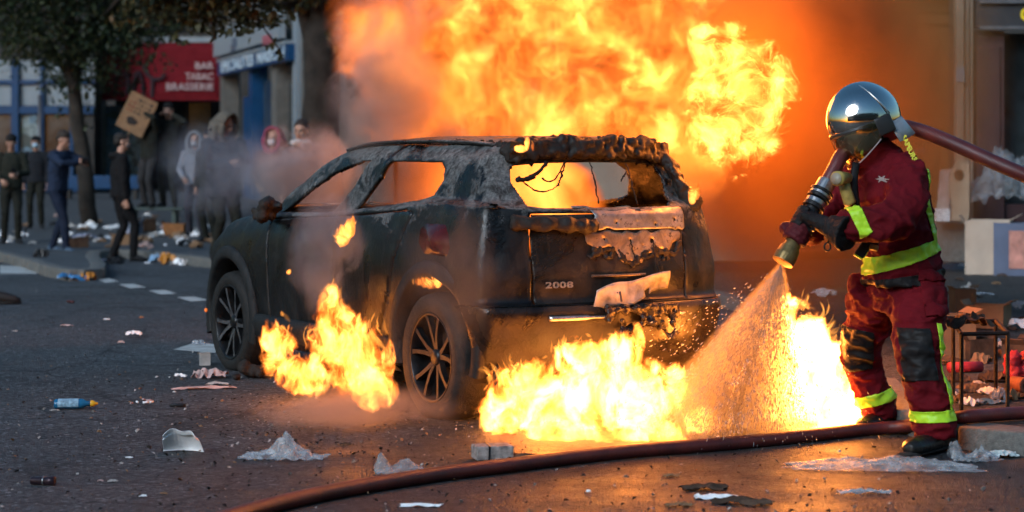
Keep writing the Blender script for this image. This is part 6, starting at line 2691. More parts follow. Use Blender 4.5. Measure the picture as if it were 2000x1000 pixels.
# lighter-like black stick, dark stick, cigarette ends
for (a, b, L, r, rz, mt, lb) in ((347, 795, 0.085, 0.010, 0.05, m_black_pl, 'black plastic tube lying on the road near the tray'), (138, 592, 0.11, 0.014, -0.9, mat_simple('dark_red_plastic', (0.05, 0.012, 0.012), 0.5), 'dark red stick lying alone on the far road')):
    bm = bmesh.new()
    tube(bm, [(-L / 2, 0, r), (-L / 2 + 0.01, 0, r), (L / 4, 0, r), (L / 2, 0, r * 0.9)], [r * 0.8, r, r, r * 0.75], 10)
    ob = bm_obj('stick', bm, mt, None, True)
    ob.location = G(a, b)
    ob.rotation_euler = (0, 0, rz)
    tag(ob, lb, 'stick')
rnd = random.Random(12)
for k, (a, b) in enumerate(((257, 789), (268, 787), (280, 782), (284, 788), (290, 784), (296, 787))):
    bm = bmesh.new()
    tube(bm, [(-0.014, 0, 0.006), (0.006, 0, 0.006), (0.016, 0, 0.006)], [0.006, 0.006, 0.005], 8)
    ob = bm_obj('cigarette_end', bm, m_paper if k % 2 else m_pink, None, True)
    ob.location = G(a, b)
    ob.rotation_euler = (0, 0, rnd.uniform(0, 3))
    tag(ob, 'crushed cigarette end in the small cluster right of the blue bottle', 'cigarette end', 'cigarette ends on the road')

# flat scraps on the road
flat = [(130, 637, 0.10, 0.025, m_pink, 'long pinkish paper strip on the road left of the car'), (261, 655, 0.11, 0.05, m_paper, 'white crumpled tissue on the road left of the front wheel'), (236, 671, 0.045, 0.02, m_pink, 'small pink scrap below the white tissue'), (209, 625, 0.05, 0.02, m_paper, 'small white scrap midway along the left road'),
        (29, 648, 0.035, 0.015, m_paper_d, 'tiny pale scrap near the left edge of the road'), (276, 621, 0.04, 0.02, mat_simple('orange_scrap', (0.35, 0.13, 0.04), 0.7), 'small orange scrap on the road'),
        (388, 674, 0.085, 0.06, m_clear, 'clear crumpled wrapper against the front tyre'), (408, 738, 0.20, 0.12, m_pink, 'heap of torn pinkish wrapping by the front wheel'), (352, 737, 0.07, 0.03, m_paper, 'small white wrapper left of the torn wrapping'),
        (400, 760, 0.36, 0.05, m_pink, 'long torn paper strip lying in front of the front wheel'), (425, 752, 0.12, 0.05, m_paper_d, 'flat greyish paper beside the long strip'),
        (1685, 965, 0.20, 0.07, m_milky, 'flat translucent scrap on the wet road, bottom right'), (1400, 975, 0.17, 0.06, m_paper, 'pale blue-white crumpled paper near the bottom edge'), (1328, 990, 0.11, 0.05, m_cardb, 'tan paper corner beside the pale crumpled paper'), (1310, 932, 0.07, 0.03, m_cardb, 'small tan leaflet on the wet road'), (822, 990, 0.15, 0.03, m_paper, 'white strip at the bottom edge below the hose'),
        (1375, 957, 0.20, 0.08, m_char_card, 'flat brown card on the wet road'), (1450, 985, 0.22, 0.09, m_char_card, 'scorched flat card at the bottom edge right of centre'), (196, 941, 0.025, 0.012, m_pink, 'tiny pink chip on the lower left road'), (220, 942, 0.04, 0.02, m_paper_d, 'small grey flattened chip, lower left road'), (252, 896, 0.03, 0.014, m_paper, 'tiny white chip above the canister'), (320, 966, 0.03, 0.012, m_cardb, 'tiny tan chip near the bottom left'), (279, 971, 0.03, 0.015, m_paper, 'tiny white chip near the bottom left edge'),
        (675, 870, 0.05, 0.03, m_char_card, 'small burnt flake in front of the rear wheel'), (1010, 897, 0.28, 0.10, m_char_card, 'flat burnt card between parcel and hose'), (1149, 962, 0.02, 0.02, m_paper, 'small white pellet on the wet road'), (880, 800, 0.34, 0.18, m_char_card, 'flat charred flap beside the rear wheel')]
for k, (a, b, w, d, mt, lb) in enumerate(flat):
    crumple('scrap', G(a, b), (w, d), min(0.03, 0.25 * d + 0.004) * (2.0 if 'heap' in lb or 'tissue' in lb or 'wrapper' in lb else 1.0), mt, 40 + k, rnd.uniform(-0.25, 0.25), 12, lb, 'scrap')
carton('carton', G(400, 714), (0.055, 0.04, 0.075), m_paper_d, 0.2, 'small white carton standing against the front tyre', flaps=False, open_=False)
# charred lumps fallen from the car
for k, (a, b, s_, lb) in enumerate(((500, 738, (0.12, 0.09, 0.085), 'large charred lump fallen beside the front wheel'), (735, 800, (0.16, 0.08, 0.035), 'flat charred debris in front of the rear wheel'), (460, 742, (0.05, 0.05, 0.03), 'small charred lump by the front tyre'))):
    bm = bmesh.new()
    for q in range(12):
        ball(bm, (rnd.uniform(-0.6, 0.6) * s_[0], rnd.uniform(-0.6, 0.6) * s_[1], s_[2] * rnd.uniform(0.3, 0.75)), [s_[2] * rnd.uniform(0.35, 0.6)] * 3, 1)
    ob = remeshed('charred_lump', bm, 0.009, 1, lambda p: 0.012 * fbm(p, 3, 22), m_char)
    ob.location = G(a, b)
    tag(ob, lb, 'debris')

# --- far pavement and island
packs = [(146, 548, (0.36, 0.22), 0.10, m_blue_pk, 'shiny blue crisp packet on the road at the island tip'), (168, 548, (0.20, 0.16), 0.12, m_orange_pk, 'orange torn packet beside the blue crisp packet'), (105, 533, (0.28, 0.10), 0.05, m_orange_pk, 'flat orange tray at the island kerb'), (160, 532, (0.2, 0.06), 0.04, m_blue_pk, 'pale blue strip of packaging at the island kerb'),
         (328, 516, (0.26, 0.14), 0.16, m_orange_pk, 'amber yellow carton among the litter in the road'), (305, 512, (0.22, 0.14), 0.12, mat_simple('light_blue_packet', (0.20, 0.34, 0.5), 0.5), 'light blue packet left of the amber carton'), (365, 512, (0.2, 0.14), 0.12, m_pink, 'pink and white packet right of the amber carton'), (165, 465, (0.32, 0.2), 0.08, mat_simple('lilac_box', (0.32, 0.36, 0.48), 0.6), 'lilac flat box on the far pavement'), (176, 446, (0.22, 0.16), 0.14, m_paper, 'white polystyrene piece by the tree foot'), (80, 503, (0.2, 0.12), 0.12, m_black_pl, 'black crumpled bag beside the navy man\'s feet')]
for k, (a, b, sz, h, mt, lb) in enumerate(packs):
    lift = H_FAR if b < 500 or a < 100 else 0.0
    crumple('packet', G(a, b, lift), sz, h, mt, 90 + k, rnd.uniform(-0.4, 0.4), 12, lb, 'packet')
kinds = [(m_paper, 'white crumpled paper in the litter strewn over the far pavement', 'paper', 'white papers on the far pavement'), (m_paper_d, 'grey crumpled paper in the litter strewn over the far pavement', 'paper', 'grey papers on the far pavement'),
         (m_cardb, 'torn brown cardboard in the litter strewn over the far pavement', 'cardboard', 'cardboard on the far pavement'), (m_pink, 'pinkish wrapper in the litter strewn over the far pavement', 'wrapper', 'wrappers on the far pavement'), (m_black_pl, 'scrap of black plastic in the litter on the far pavement', 'plastic scrap', 'black scraps on the far pavement')]
for k in range(120):
    a = rnd.uniform(0, 430)
    b = rnd.gauss(462, 22) if k % 3 else rnd.uniform(500, 522)
    if b > 487:
        if a < 190:
            continue
        lift = 0.0
    else:
        lift = H_FAR
    if b < 418 or (lift == 0 and b < 503):
        continue
    mt, lb, ct, gp = kinds[rnd.choice((0, 0, 0, 1, 1, 2, 2, 3, 4))]
    if lift == 0:
        lb, gp = lb.replace('over the far pavement', 'in the road by the far kerb').replace('on the far pavement', 'in the road by the far kerb'), gp.replace('on the far pavement', 'by the far kerb')
    s_ = rnd.uniform(0.08, 0.24)
    crumple({'paper': 'crumpled_paper', 'cardboard': 'torn_cardboard', 'wrapper': 'wrapper', 'plastic scrap': 'plastic_scrap'}[ct], G(a, b, lift), (s_, s_ * rnd.uniform(0.5, 1)), s_ * rnd.uniform(0.25, 0.65), mt, 200 + k, rnd.uniform(0, 3), 8, lb, ct, gp)
for k, (a, b, s_, mt, lb) in enumerate(((285, 452, (0.3, 0.25, 0.22), m_char_card, 'dark broken carton under the bench'), (262, 455, (0.25, 0.2, 0.2), mat_simple('lilac_box', (0.32, 0.36, 0.48), 0.6), 'open lilac carton left of the bench'), (340, 460, (0.34, 0.2, 0.2), mat_simple('orange_brown_card', (0.22, 0.09, 0.03), 0.8), 'rust-coloured torn carton right of the bench'), (235, 478, (0.26, 0.2, 0.16), m_cardb, 'brown carton behind the figure in black'), (150, 484, (0.3, 0.2, 0.15), m_char_card, 'low brown carton behind the navy man'))):
    carton('carton', G(a, b, H_FAR), s_, mt, rnd.uniform(-0.6, 0.6), lb, tilt=(0, rnd.uniform(-0.05, 0.05)))

# fine crumbs and grit nobody could count
vs, fs, mi = [], [], []
for k in range(3200):
    if k < 2200:
        a, b = rnd.uniform(-60, 2060), 560 + 460 * rnd.random() ** 0.8
    else:
        a, b = rnd.gauss(600, 260), rnd.gauss(820, 55)
    if b < 500:
        continue
    g = G(a, b)
    if g.x > 1.9 and g.y > 9.0:
        continue
    s_ = rnd.choice((0.003, 0.004, 0.005, 0.007, 0.010)) * rnd.uniform(0.6, 1.3)
    m = Euler((rnd.uniform(-0.7, 0.7), rnd.uniform(-0.7, 0.7), rnd.uniform(0, 6))).to_matrix()
    b0 = len(vs)
    for q in ((-1, -0.6, 0), (1, -0.5, 0.1), (0.8, 0.7, 0), (-0.7, 0.6, 0.2), (0, 0, 0.8)):
        vs.append(g + m @ (Vector(q) * s_) + Vector((0, 0, s_ * 0.7)))
    for f in ((0, 1, 4), (1, 2, 4), (2, 3, 4), (3, 0, 4), (3, 2, 1, 0)):
        fs.append(tuple(b0 + i for i in f))
        mi.append(0)
    kk = rnd.choice((0, 0, 0, 1, 2, 3))
    for i in range(5):
        mi[-1 - i] = kk
me = bpy.data.meshes.new('grit')
me.from_pydata([tuple(v) for v in vs], [], fs)
for m in (m_char, m_paper_d, m_cardb, m_granite):
    me.materials.append(m)
me.polygons.foreach_set('material_index', mi)
grit = add('grit', me)
tag(grit, 'grit, ash flakes and tiny crumbs scattered over the road', 'grit', kind='stuff')

# --- right-hand pavement
ZR = H_R
fr = empty('metal_frame', G(1915, 735, ZR))
tag(fr, 'scorched square metal table frame standing on the pavement', 'metal frame')
m_rust = mat_simple('scorched_steel', (0.035, 0.022, 0.016), 0.6, 0.5, 0.5, 20)
c0 = Vector(fr.location)
cor = [P(1878, 655, 10.25), P(1862, 640, 10.9), P(1945, 628, 11.0), P(1968, 640, 10.3)]
fx = [Vector((c.x, c.y, P(0, 640, 10.6).z)) for c in cor]
for a, b in ((0, 1), (1, 2), (2, 3), (3, 0)):
    bm = bmesh.new()
    tube(bm, [fx[a], fx[b]], 0.011, 6)
    child(bm_obj('rail', bm, m_rust), fr)
for a in range(4):
    bm = bmesh.new()
    tube(bm, [fx[a], Vector((fx[a].x, fx[a].y, ZR + 0.005))], 0.010, 6)
    child(bm_obj('leg', bm, m_rust), fr)
rt = [((1850, 700), (0.26, 0.20, 0.26), m_cardb, 0.3, (0, 0), 'scorched brown carton behind the metal frame'), ((1955, 525), (0.30, 0.24, 0.15), m_char_card, -0.3, (0, 0), 'blackened open carton on the far pavement by the drain')]
for (a, b), s_, mt, rz, tl, lb in rt:
    carton('carton', G(a, b, ZR), s_, mt, rz, lb, tilt=tl)
# stack of boxes by the shop
big = carton('carton', P(1932, 478, 23.2), (0.46, 0.40, 0.58), mat_simple('pale_card', (0.46, 0.36, 0.28), 0.75, 0, 0.12, 4), R(-18), 'tall pale cardboard box in front of the shop window')
big.location.z = ZR + ground_z(23.2)
big2 = carton('carton', P(1985, 478, 22.9), (0.44, 0.40, 0.56), mat_simple('blue_grey_card', (0.10, 0.12, 0.18), 0.6, 0, 0.15, 4), R(-16), 'blue-grey printed box beside the tall pale box', flaps=False)
big2.location.z = ZR + ground_z(22.9)
bm = bmesh.new()
box(bm, (0.02, -0.212, 0.28), (0.17, 0.006, 0.40), None, 0.002)
bm_obj('print', bm, mat_simple('pink_print', (0.5, 0.22, 0.17), 0.6, 0, 0.4, 8), big2)


def leaner(name, pts, Y, th, mat, label, cat, hole=None):
    bm = bmesh.new()
    prism(bm, [P(a, b, Y) for a, b in pts], (0, th, 0))
    ob = bm_obj(name, bm, mat)
    tag(ob, label, cat)
    zmin = min(v.co.z for v in ob.data.vertices)
    dz = ZR + ground_z(Y) + 0.36 - zmin if False else 0
    return ob


pk = [(1857, 430)] + [(1857 + 3 * math.sin(k), 430 - 14 * k) for k in range(1, 8)] + [(1868, 318), (1880, 308), (1893, 322), (1893, 420), (1890, 430)]
gd = leaner('cardboard_panel', pk, 23.4, 0.05, mat_simple('buff_card', (0.40, 0.29, 0.20), 0.8, 0, 0.15, 5), 'buff cardboard panel with a round hole leaning on the pilaster', 'cardboard')
bm = bmesh.new()
cc = P(1873, 342, 23.395)
vs_ = [bm.verts.new((cc.x + 0.055 * math.cos(q * 0.3927), cc.y, cc.z + 0.06 * math.sin(q * 0.3927))) for q in range(16)]
bm.faces.new(vs_)
bm_obj('hole', bm, m_char_card, gd)
leaner('printed_panel', [(1829, 418), (1836, 332), (1858, 330), (1852, 424)], 23.5, 0.02, mat_simple('printed_sheet', (0.45, 0.36, 0.33), 0.6, 0, 0.6, 18), 'printed pale panel leaning on the wooden door', 'panel')
carton('carton', P(1840, 432, 23.45), (0.13, 0.1, 0.13), m_paper, 0.1, 'small white box on the doorstep', flaps=False, open_=False)
# draped clear film over the shop corner
film = bag('plastic_film', P(1960, 400, 23.6), 0.85, 0.35, 0.72, clear_plastic('faint_film', cover=0.16), 15, 'large tented sheet of clear plastic film above the cardboard boxes', R(5), ((0.05, 0.3, 1.0, 0.9), (-0.4, 0.4, 0.5, 0.5)), 'plastic film', 40)
# red bag and reel
bm = bmesh.new()
for q in range(14):
    ball(bm, (rnd.uniform(-0.06, 0.08), rnd.uniform(-0.07, 0.07), rnd.uniform(0.04, 0.15)), rnd.uniform(0.04, 0.06), 1)
rbg = remeshed('red_bag', bm, 0.009, 2, folds(0.014, 9, 16, 3), m_red_pl)
rbg.location = G(1990, 748, ZR)
tag(rbg, 'crumpled red cloth bag at the right picture edge', 'bag')
rl = empty('tape_reel', G(1992, 770, ZR), (0, 0, R(30)))
tag(rl, 'small orange-rimmed roll lying on its side below the red bag', 'roll')
bm = bmesh.new()
lathe(bm, [(0.022, -0.05), (0.042, -0.05), (0.044, 0.04), (0.047, 0.045), (0.044, 0.05), (0.024, 0.05), (0.022, 0.045)], 22)
bmesh.ops.transform(bm, matrix=Matrix.Translation((0, 0, 0.047)) @ Matrix.Rotation(R(90), 4, 'X'), verts=bm.verts[:])
bm_obj('roll', bm, mat_simple('rusty_roll', (0.20, 0.07, 0.04), 0.6, 0, 0.5, 20), rl, True)
# red tube, papers and heaps
bm = bmesh.new()
tube(bm, [(-0.10, 0, 0.032), (0.10, 0, 0.032)], 0.030, 12)
ob = bm_obj('red_tube', bm, m_red_pl, None, True)
ob.location = G(1885, 728, ZR)
ob.rotation_euler = (0, 0, 0.25)
tag(ob, 'red cardboard tube lying under the metal frame', 'tube')
rp = [(1900, 765, 0.2, 0.10, m_cardb, 'fan of tan papers in front of the metal frame'), (1938, 770, 0.14, 0.08, m_paper, 'white leaflet near the tan papers'), (1870, 745, 0.12, 0.1, m_char_card, 'charred heap at the foot of the frame'), (1905, 660, 0.30, 0.18, m_char_card, 'scorched cardboard draped on the metal frame'), (1905, 577, 0.30, 0.05, m_milky, 'long clear plastic tube on the pavement'), (1872, 590, 0.12, 0.10, m_char_card, 'crumpled brown paper behind the firefighter\'s hip'),
      (1980, 640, 0.32, 0.16, m_paper, 'heap of crumpled white papers at the right edge'), (1990, 602, 0.14, 0.14, m_paper_d, 'crumpled grey paper ball, right edge'), (1930, 612, 0.25, 0.18, m_char_card, 'torn brown carton flap beyond the frame'), (1880, 520, 0.10, 0.05, m_paper, 'white scrap near the drain'), (1850, 516, 0.08, 0.05, m_paper_d, 'grey scrap near the doorstep'), (1700, 580, 0.22, 0.12, m_paper_d, 'pale litter heap behind the flames at the kerb'), (1640, 570, 0.30, 0.16, m_char_card, 'dark litter heap behind the water spray'), (1610, 578, 0.2, 0.15, m_paper, 'white crumpled sheet behind the water spray'), (1850, 462, 0.5, 0.2, m_cardb, 'flattened cardboard at the doorstep'), (1950, 745, 0.2, 0.14, m_char_card, 'charred scraps beside the red bag'), (1920, 790, 0.12, 0.05, m_paper_d, 'torn paper near the kerb'), (1958, 540, 0.10, 0.06, m_char_card, 'burnt flake in front of the blackened carton')]
for k, (a, b, w, d, mt, lb) in enumerate(rp):
    crumple('burnt_scrap', G(a, b, ZR) if a != 1905 or b != 660 else Vector((fx[0].x + 0.06, fx[0].y + 0.25, fx[0].z + 0.012)), (w, d), 0.35 * d + 0.01, mt, 300 + k, rnd.uniform(-0.5, 0.5), 12, lb, 'scrap')
for k in range(46):
    a, b = rnd.uniform(1560, 2040), rnd.uniform(505, 790)
    if 1640 < a < 1860 and b > 560:
        continue
    mt = rnd.choice((m_char_card, m_char_card, m_cardb, m_paper_d))
    s_ = rnd.uniform(0.03, 0.10)
    crumple('burnt_scrap', G(a, b, ZR), (s_, s_ * 0.7), s_ * 0.35, mt, 400 + k, rnd.uniform(0, 3), 7, 'small burnt scrap scattered on the pavement behind the firefighter', 'scrap', 'burnt scraps on the near pavement')
for k in range(34):
    a, b = rnd.uniform(1850, 2050), rnd.choice((rnd.uniform(560, 700), rnd.uniform(690, 800)))
    mt, ct, nm, lb, gp = rnd.choice(((m_char_card, 'cardboard', 'torn_cardboard', 'torn scorched cardboard in the rubbish by the metal frame', 'scorched cardboard by the frame'), (m_paper_d, 'paper', 'crumpled_paper', 'crumpled grey paper in the rubbish by the metal frame', 'grey papers by the frame'), (m_paper, 'paper', 'crumpled_paper', 'crumpled white paper in the rubbish by the metal frame', 'white papers by the frame'), (m_cardb, 'cardboard', 'torn_cardboard', 'torn tan cardboard in the rubbish by the metal frame', 'tan cardboard by the frame'), (m_clear, 'plastic scrap', 'plastic_scrap', 'scrap of clear plastic in the rubbish by the metal frame', 'clear plastic by the frame')))
    s_ = rnd.uniform(0.06, 0.17)
    crumple(nm, G(a, b, ZR), (s_, s_ * rnd.uniform(0.4, 0.9)), s_ * rnd.uniform(0.2, 0.5), mt, 500 + k, rnd.uniform(0, 3), 9, lb, ct, gp)
for k, (a, b, s_, mt, rz, lb) in enumerate(((1905, 700, (0.20, 0.15, 0.12), m_char_card, 0.5, 'small scorched carton under the metal frame'), (1930, 640, (0.26, 0.2, 0.16), m_cardb, -0.5, 'open tan carton just beyond the metal frame'), (1880, 610, (0.16, 0.12, 0.18), m_cardb, 0.2, 'upright tan carton behind the firefighter\'s thigh'), (1995, 700, (0.2, 0.15, 0.1), m_char_card, 0.9, 'crushed dark carton above the red bag'))):
    carton('carton', G(a, b, ZR), s_, mt, rz, lb)
# drain grating
dr = ground_patch('drain_grating', [(1955, 522), (2040, 522), (2040, 532), (1955, 532)], mat_simple('drain_iron', (0.03, 0.03, 0.03), 0.6, 0.4), 0.0, kind='structure')
dr.location.z += H_R + 0.004
# ------------------------------------------------------------------ fire and smoke
FLAME = (1.0, 0.27, 0.03, 1.0)


def vol_shell(name, c, r, mat, parent=None, sub=3, rot=(0, 0, 0)):
    bm = bmesh.new()
    ball(bm, (0, 0, 0), 1.0, sub)
    ob = bm_obj(name, bm, mat, parent)
    ob.location = c
    ob.scale = r
    ob.rotation_euler = rot
    return ob


def fire_mat(name, freq=(2.0, 2.0, 1.4), warp=1.2, wfreq=0.8, detail=4.0, amp=1.4, rough=0.6, t0=0.1, edge=0.15, sigma=14.0, tfreq=1.0, tdetail=5.0, trough=0.62,
             tlo=0.38, thi=0.66, tpow=1.6, lo=0.12, hi=2.5, ridge=0.0, rfreq=1.6, rwidth=0.06, core=0.8, fall=1.0, soot=0.0, soot_col=(0.6, 0.4, 0.25), rim0=0.62, seed=0.0, step=1.0,
             cool=(1.0, 0.15, 0.008), warm=(1.0, 0.36, 0.065)):
    """Burning gas: noise carved out of an ellipsoid. It glows and is thick enough (sigma, per metre) that one sees its folded surface; lo..hi is its radiance from cool to hot folds."""
    t = NT(name)
    pos = t.pos()
    mp = t.n('ShaderNodeMapping')
    mp.inputs['Scale'].default_value = freq
    mp.inputs['Location'].default_value = (seed * 3.7, seed * 1.9, seed * 5.1)
    t.link(pos, mp.inputs['Vector'])
    w = t.noise(mp.outputs[0], wfreq, 2.0, 0.5)
    wv = t.vmath('SCALE', t.vmath('SUBTRACT', w.outputs['Color'], (0.5, 0.5, 0.5)), scale=warp)
    pw = t.vmath('ADD', mp.outputs[0], wv)
    n1 = t.noise(pw, 1.0, detail, rough).outputs[0]
    rad = t.vmath('LENGTH', t.coord('Object'))
    f = t.math('MULTIPLY_ADD', t.math('SUBTRACT', n1, 0.5), amp * 2.0, t.math('MULTIPLY', t.math('SUBTRACT', 1.0, rad), fall))
    rim = t.maprange(rad, rim0, 0.99, 1.0, 0.0, smooth=True)
    f = t.math('SUBTRACT', f, t.math('MULTIPLY', t.math('SUBTRACT', 1.0, rim), 0.45))
    mask = t.math('MULTIPLY', t.maprange(f, t0, t0 + edge), t.maprange(rad, 0.85, 1.0, 1.0, 0.0))
    n2 = t.noise(t.vmath('ADD', pw, (11.3, 4.7, 2.9)), tfreq, tdetail, trough).outputs[0]
    heat = t.math('POWER', t.maprange(n2, tlo, thi), tpow)
    heat = t.math('MULTIPLY', heat, t.maprange(f, t0, t0 + core, 0.35, 1.25))
    if ridge:
        n3 = t.noise(t.vmath('ADD', pw, (3.1, 8.2, 1.7)), rfreq, 3.0, 0.55).outputs[0]
        d = t.math('ABSOLUTE', t.math('SUBTRACT', n3, 0.5))
        r = t.math('POWER', t.maprange(d, 0.0, rwidth, 1.0, 0.0), 2.0)
        heat = t.math('MULTIPLY_ADD', r, ridge, heat)
    L = t.math('MULTIPLY_ADD', heat, hi - lo, lo)
    col = t.mix(t.maprange(heat, 0.0, 0.9), cool, warm)
    dens = t.math('MULTIPLY', mask, sigma)
    em = t.n('ShaderNodeEmission')
    t.link(col, em.inputs['Color'])
    t.link(t.math('MULTIPLY', L, dens), em.inputs['Strength'])
    ab = t.n('ShaderNodeVolumeAbsorption')
    ab.inputs['Color'].default_value = (0, 0, 0, 1)
    t.link(dens, ab.inputs['Density'])
    ad = t.n('ShaderNodeAddShader')
    t.link(em.outputs[0], ad.inputs[0])
    t.link(ab.outputs[0], ad.inputs[1])
    last = ad.outputs[0]
    if soot:
        pv = t.n('ShaderNodeVolumeScatter')
        pv.inputs['Color'].default_value = (*soot_col, 1)
        t.link(t.math('MULTIPLY', t.math('MULTIPLY', t.maprange(f, t0 - 0.3, t0 + 0.2), rim), soot), pv.inputs['Density'])
        a2 = t.n('ShaderNodeAddShader')
        t.link(last, a2.inputs[0])
        t.link(pv.outputs[0], a2.inputs[1])
        last = a2.outputs[0]
    t.link(last, t.out.inputs['Volume'])
    t.mat.cycles.volume_step_rate = step
    return t.mat


def smoke_mat(name, density, color=(0.6, 0.6, 0.62), freq=(2.5, 2.5, 2.0), warp=0.8, detail=4.0, lo=0.35, hi=0.75, amp=1.4, seed=0.0, step=1.0, fall=1.0, aniso=0.3):
    t = NT(name)
    pos = t.pos()
    mp = t.n('ShaderNodeMapping')
    mp.inputs['Scale'].default_value = freq
    mp.inputs['Location'].default_value = (seed * 2.7, seed * 1.3, seed * 4.1)
    t.link(pos, mp.inputs['Vector'])
    w = t.noise(mp.outputs[0], 0.9, 2.0, 0.5)
    wv = t.vmath('SCALE', t.vmath('SUBTRACT', w.outputs['Color'], (0.5, 0.5, 0.5)), scale=warp)
    pw = t.vmath('ADD', mp.outputs[0], wv)
    n1 = t.noise(pw, 1.0, detail, 0.6).outputs[0]
    rad = t.vmath('LENGTH', t.coord('Object'))
    f = t.math('MULTIPLY_ADD', t.math('SUBTRACT', n1, 0.5), amp * 2.0, t.math('MULTIPLY', t.math('SUBTRACT', 1.0, rad), fall))
    d = t.maprange(f, lo, hi, smooth=True)
    edge = t.maprange(rad, 0.25, 1.0, 1.0, 0.0, smooth=True)
    pv = t.n('ShaderNodeVolumePrincipled')
    pv.inputs['Color'].default_value = (*color, 1)
    pv.inputs['Anisotropy'].default_value = aniso
    t.link(t.math('MULTIPLY', t.math('MULTIPLY', d, edge), density), pv.inputs['Density'])
    t.link(pv.outputs[0], t.out.inputs['Volume'])
    t.mat.cycles.volume_step_rate = step
    return t.mat



def fire_light(name, loc, energy, radius, color=(1.0, 0.25, 0.03), parent=None):
    ld = bpy.data.lights.new(name, 'POINT')
    ld.energy = energy
    ld.color = color
    ld.shadow_soft_size = radius
    ob = bpy.data.objects.new(name, ld)
    ob.location = loc
    COL.objects.link(ob)
    if parent:
        ob.parent = parent
        ob.matrix_parent_inverse = Matrix.Translation(-parent.location)
    return ob


def filament_mat():
    t = NT('flame_filaments')
    e = t.n('ShaderNodeAttribute', attribute_name='glow')
    em = t.n('ShaderNodeEmission')
    em.inputs['Color'].default_value = (1.0, 0.34, 0.05, 1)
    t.link(e.outputs['Fac'], em.inputs['Strength'])
    tr = t.n('ShaderNodeBsdfTransparent')
    ad = t.n('ShaderNodeAddShader')
    t.link(em.outputs[0], ad.inputs[0])
    t.link(tr.outputs[0], ad.inputs[1])
    t.link(ad.outputs[0], t.out.inputs['Surface'])
    t.mat.cycles.emission_sampling = 'NONE'
    return t.mat


m_filament = filament_mat()


def curl(p, s):
    """Swirl field from gradients of noise."""
    e = 0.05
    q = p * s

    def n(v, k):
        return mnoise.noise(v + Vector((k * 17.3, k * 5.1, k * 9.7)))
    dx, dy, dz = Vector((e, 0, 0)), Vector((0, e, 0)), Vector((0, 0, e))
    a = (n(q + dy, 3) - n(q - dy, 3)) - (n(q + dz, 2) - n(q - dz, 2))
    b = (n(q + dz, 1) - n(q - dz, 1)) - (n(q + dx, 3) - n(q - dx, 3))
    c = (n(q + dx, 2) - n(q - dx, 2)) - (n(q + dy, 1) - n(q - dy, 1))
    return Vector((a, b, c)) / (2 * e)


def filaments(name, blobs, n, parent, rise=0.5, swirl=1.0, scale=4.0, step=0.02, steps=16, width=0.008, glow=(0.6, 3.0), seed=1, shell=0.0, zmin=None):
    """Thin glowing folds of flame: ribbons drawn along the swirling flow inside ellipsoids (centre, radii)."""
    rnd = random.Random(seed)
    vs, fs, gl = [], [], []
    vol = [b[1][0] * b[1][1] * b[1][2] for b in blobs]
    tot = sum(vol) ** 1.0
    view = Vector((0, 0, CAM_H))
    for (c, r), v in zip(blobs, vol):
        c = Vector(c)
        for _ in range(max(3, int(n * v / tot))):
            while True:
                d = Vector((rnd.uniform(-1, 1), rnd.uniform(-1, 1), rnd.uniform(-1, 1)))
                if shell < d.length < 1:
                    break
            p = c + Vector((d.x * r[0], d.y * r[1], d.z * r[2]))
            if zmin is not None and p.z < zmin:
                p.z = zmin + rnd.random() * 0.05
            g = rnd.uniform(*glow) * rnd.random() ** 0.8
            w = width * rnd.uniform(0.5, 1.6)
            L = int(steps * rnd.uniform(0.5, 1.3))
            pts = []
            for k in range(L):
                pts.append(p.copy())
                vel = curl(p + Vector((seed, 0, 0)), scale) * swirl + Vector((0, 0, rise))
                if vel.length > 1e-6:
                    vel = vel.normalized()
                p = p + vel * step
                e = p - c
                m = math.sqrt((e.x / r[0]) ** 2 + (e.y / r[1]) ** 2 + (e.z / r[2]) ** 2)
                if m > 1.18:
                    break
            if len(pts) < 4:
                continue
            b0 = len(vs)
            nn = len(pts)
            tw = rnd.uniform(0, 3.14)
            for k, q in enumerate(pts):
                t = (pts[min(k + 1, nn - 1)] - pts[max(k - 1, 0)]).normalized()
                a, b = frame_at(t)
                s_ = a * math.cos(tw + k * 0.12) + b * math.sin(tw + k * 0.12)
                u = k / (nn - 1)
                ww = w * math.sin(math.pi * min(1, u * 1.02 + 0.03)) ** 0.7
                f = g * math.sin(math.pi * u) ** 0.6 if nn > 2 else g
                vs += [q - s_ * ww, q, q + s_ * ww]
                gl += [0.0, f, 0.0]
            for k in range(nn - 1):
                i = b0 + k * 3
                fs += [(i, i + 1, i + 4, i + 3), (i + 1, i + 2, i + 5, i + 4)]
    me = bpy.data.meshes.new(name)
    me.from_pydata([tuple(v) for v in vs], [], fs)
    at = me.attributes.new('glow', 'FLOAT', 'POINT')
    at.data.foreach_set('value', gl)
    ob = add(name, me, m_filament, None, True)
    ob['kind'] = 'stuff'
    if parent:
        ob.parent = parent
        ob.matrix_parent_inverse = Matrix.Translation(-parent.location)
    return ob


def pr(px, Y):
    """Length of px picture pixels at depth Y."""
    return px / F_PX * Y


def flame(name, px, py, Y, rx, rz, mat, parent, ry=None):
    rx, rz = rx * 1.14, rz * 1.14
    r = (pr(rx, Y), (ry or pr(rx, Y) * 0.7) * 1.1, pr(rz, Y))
    ob = vol_shell(name, P(px, py, Y), r, mat)
    if parent:
        ob.parent = parent
        ob.matrix_parent_inverse = Matrix.Translation(-parent.location)
    return ob


def fire_root(name, loc, label):
    e = empty(name, loc)
    tag(e, label, 'fire')
    return e


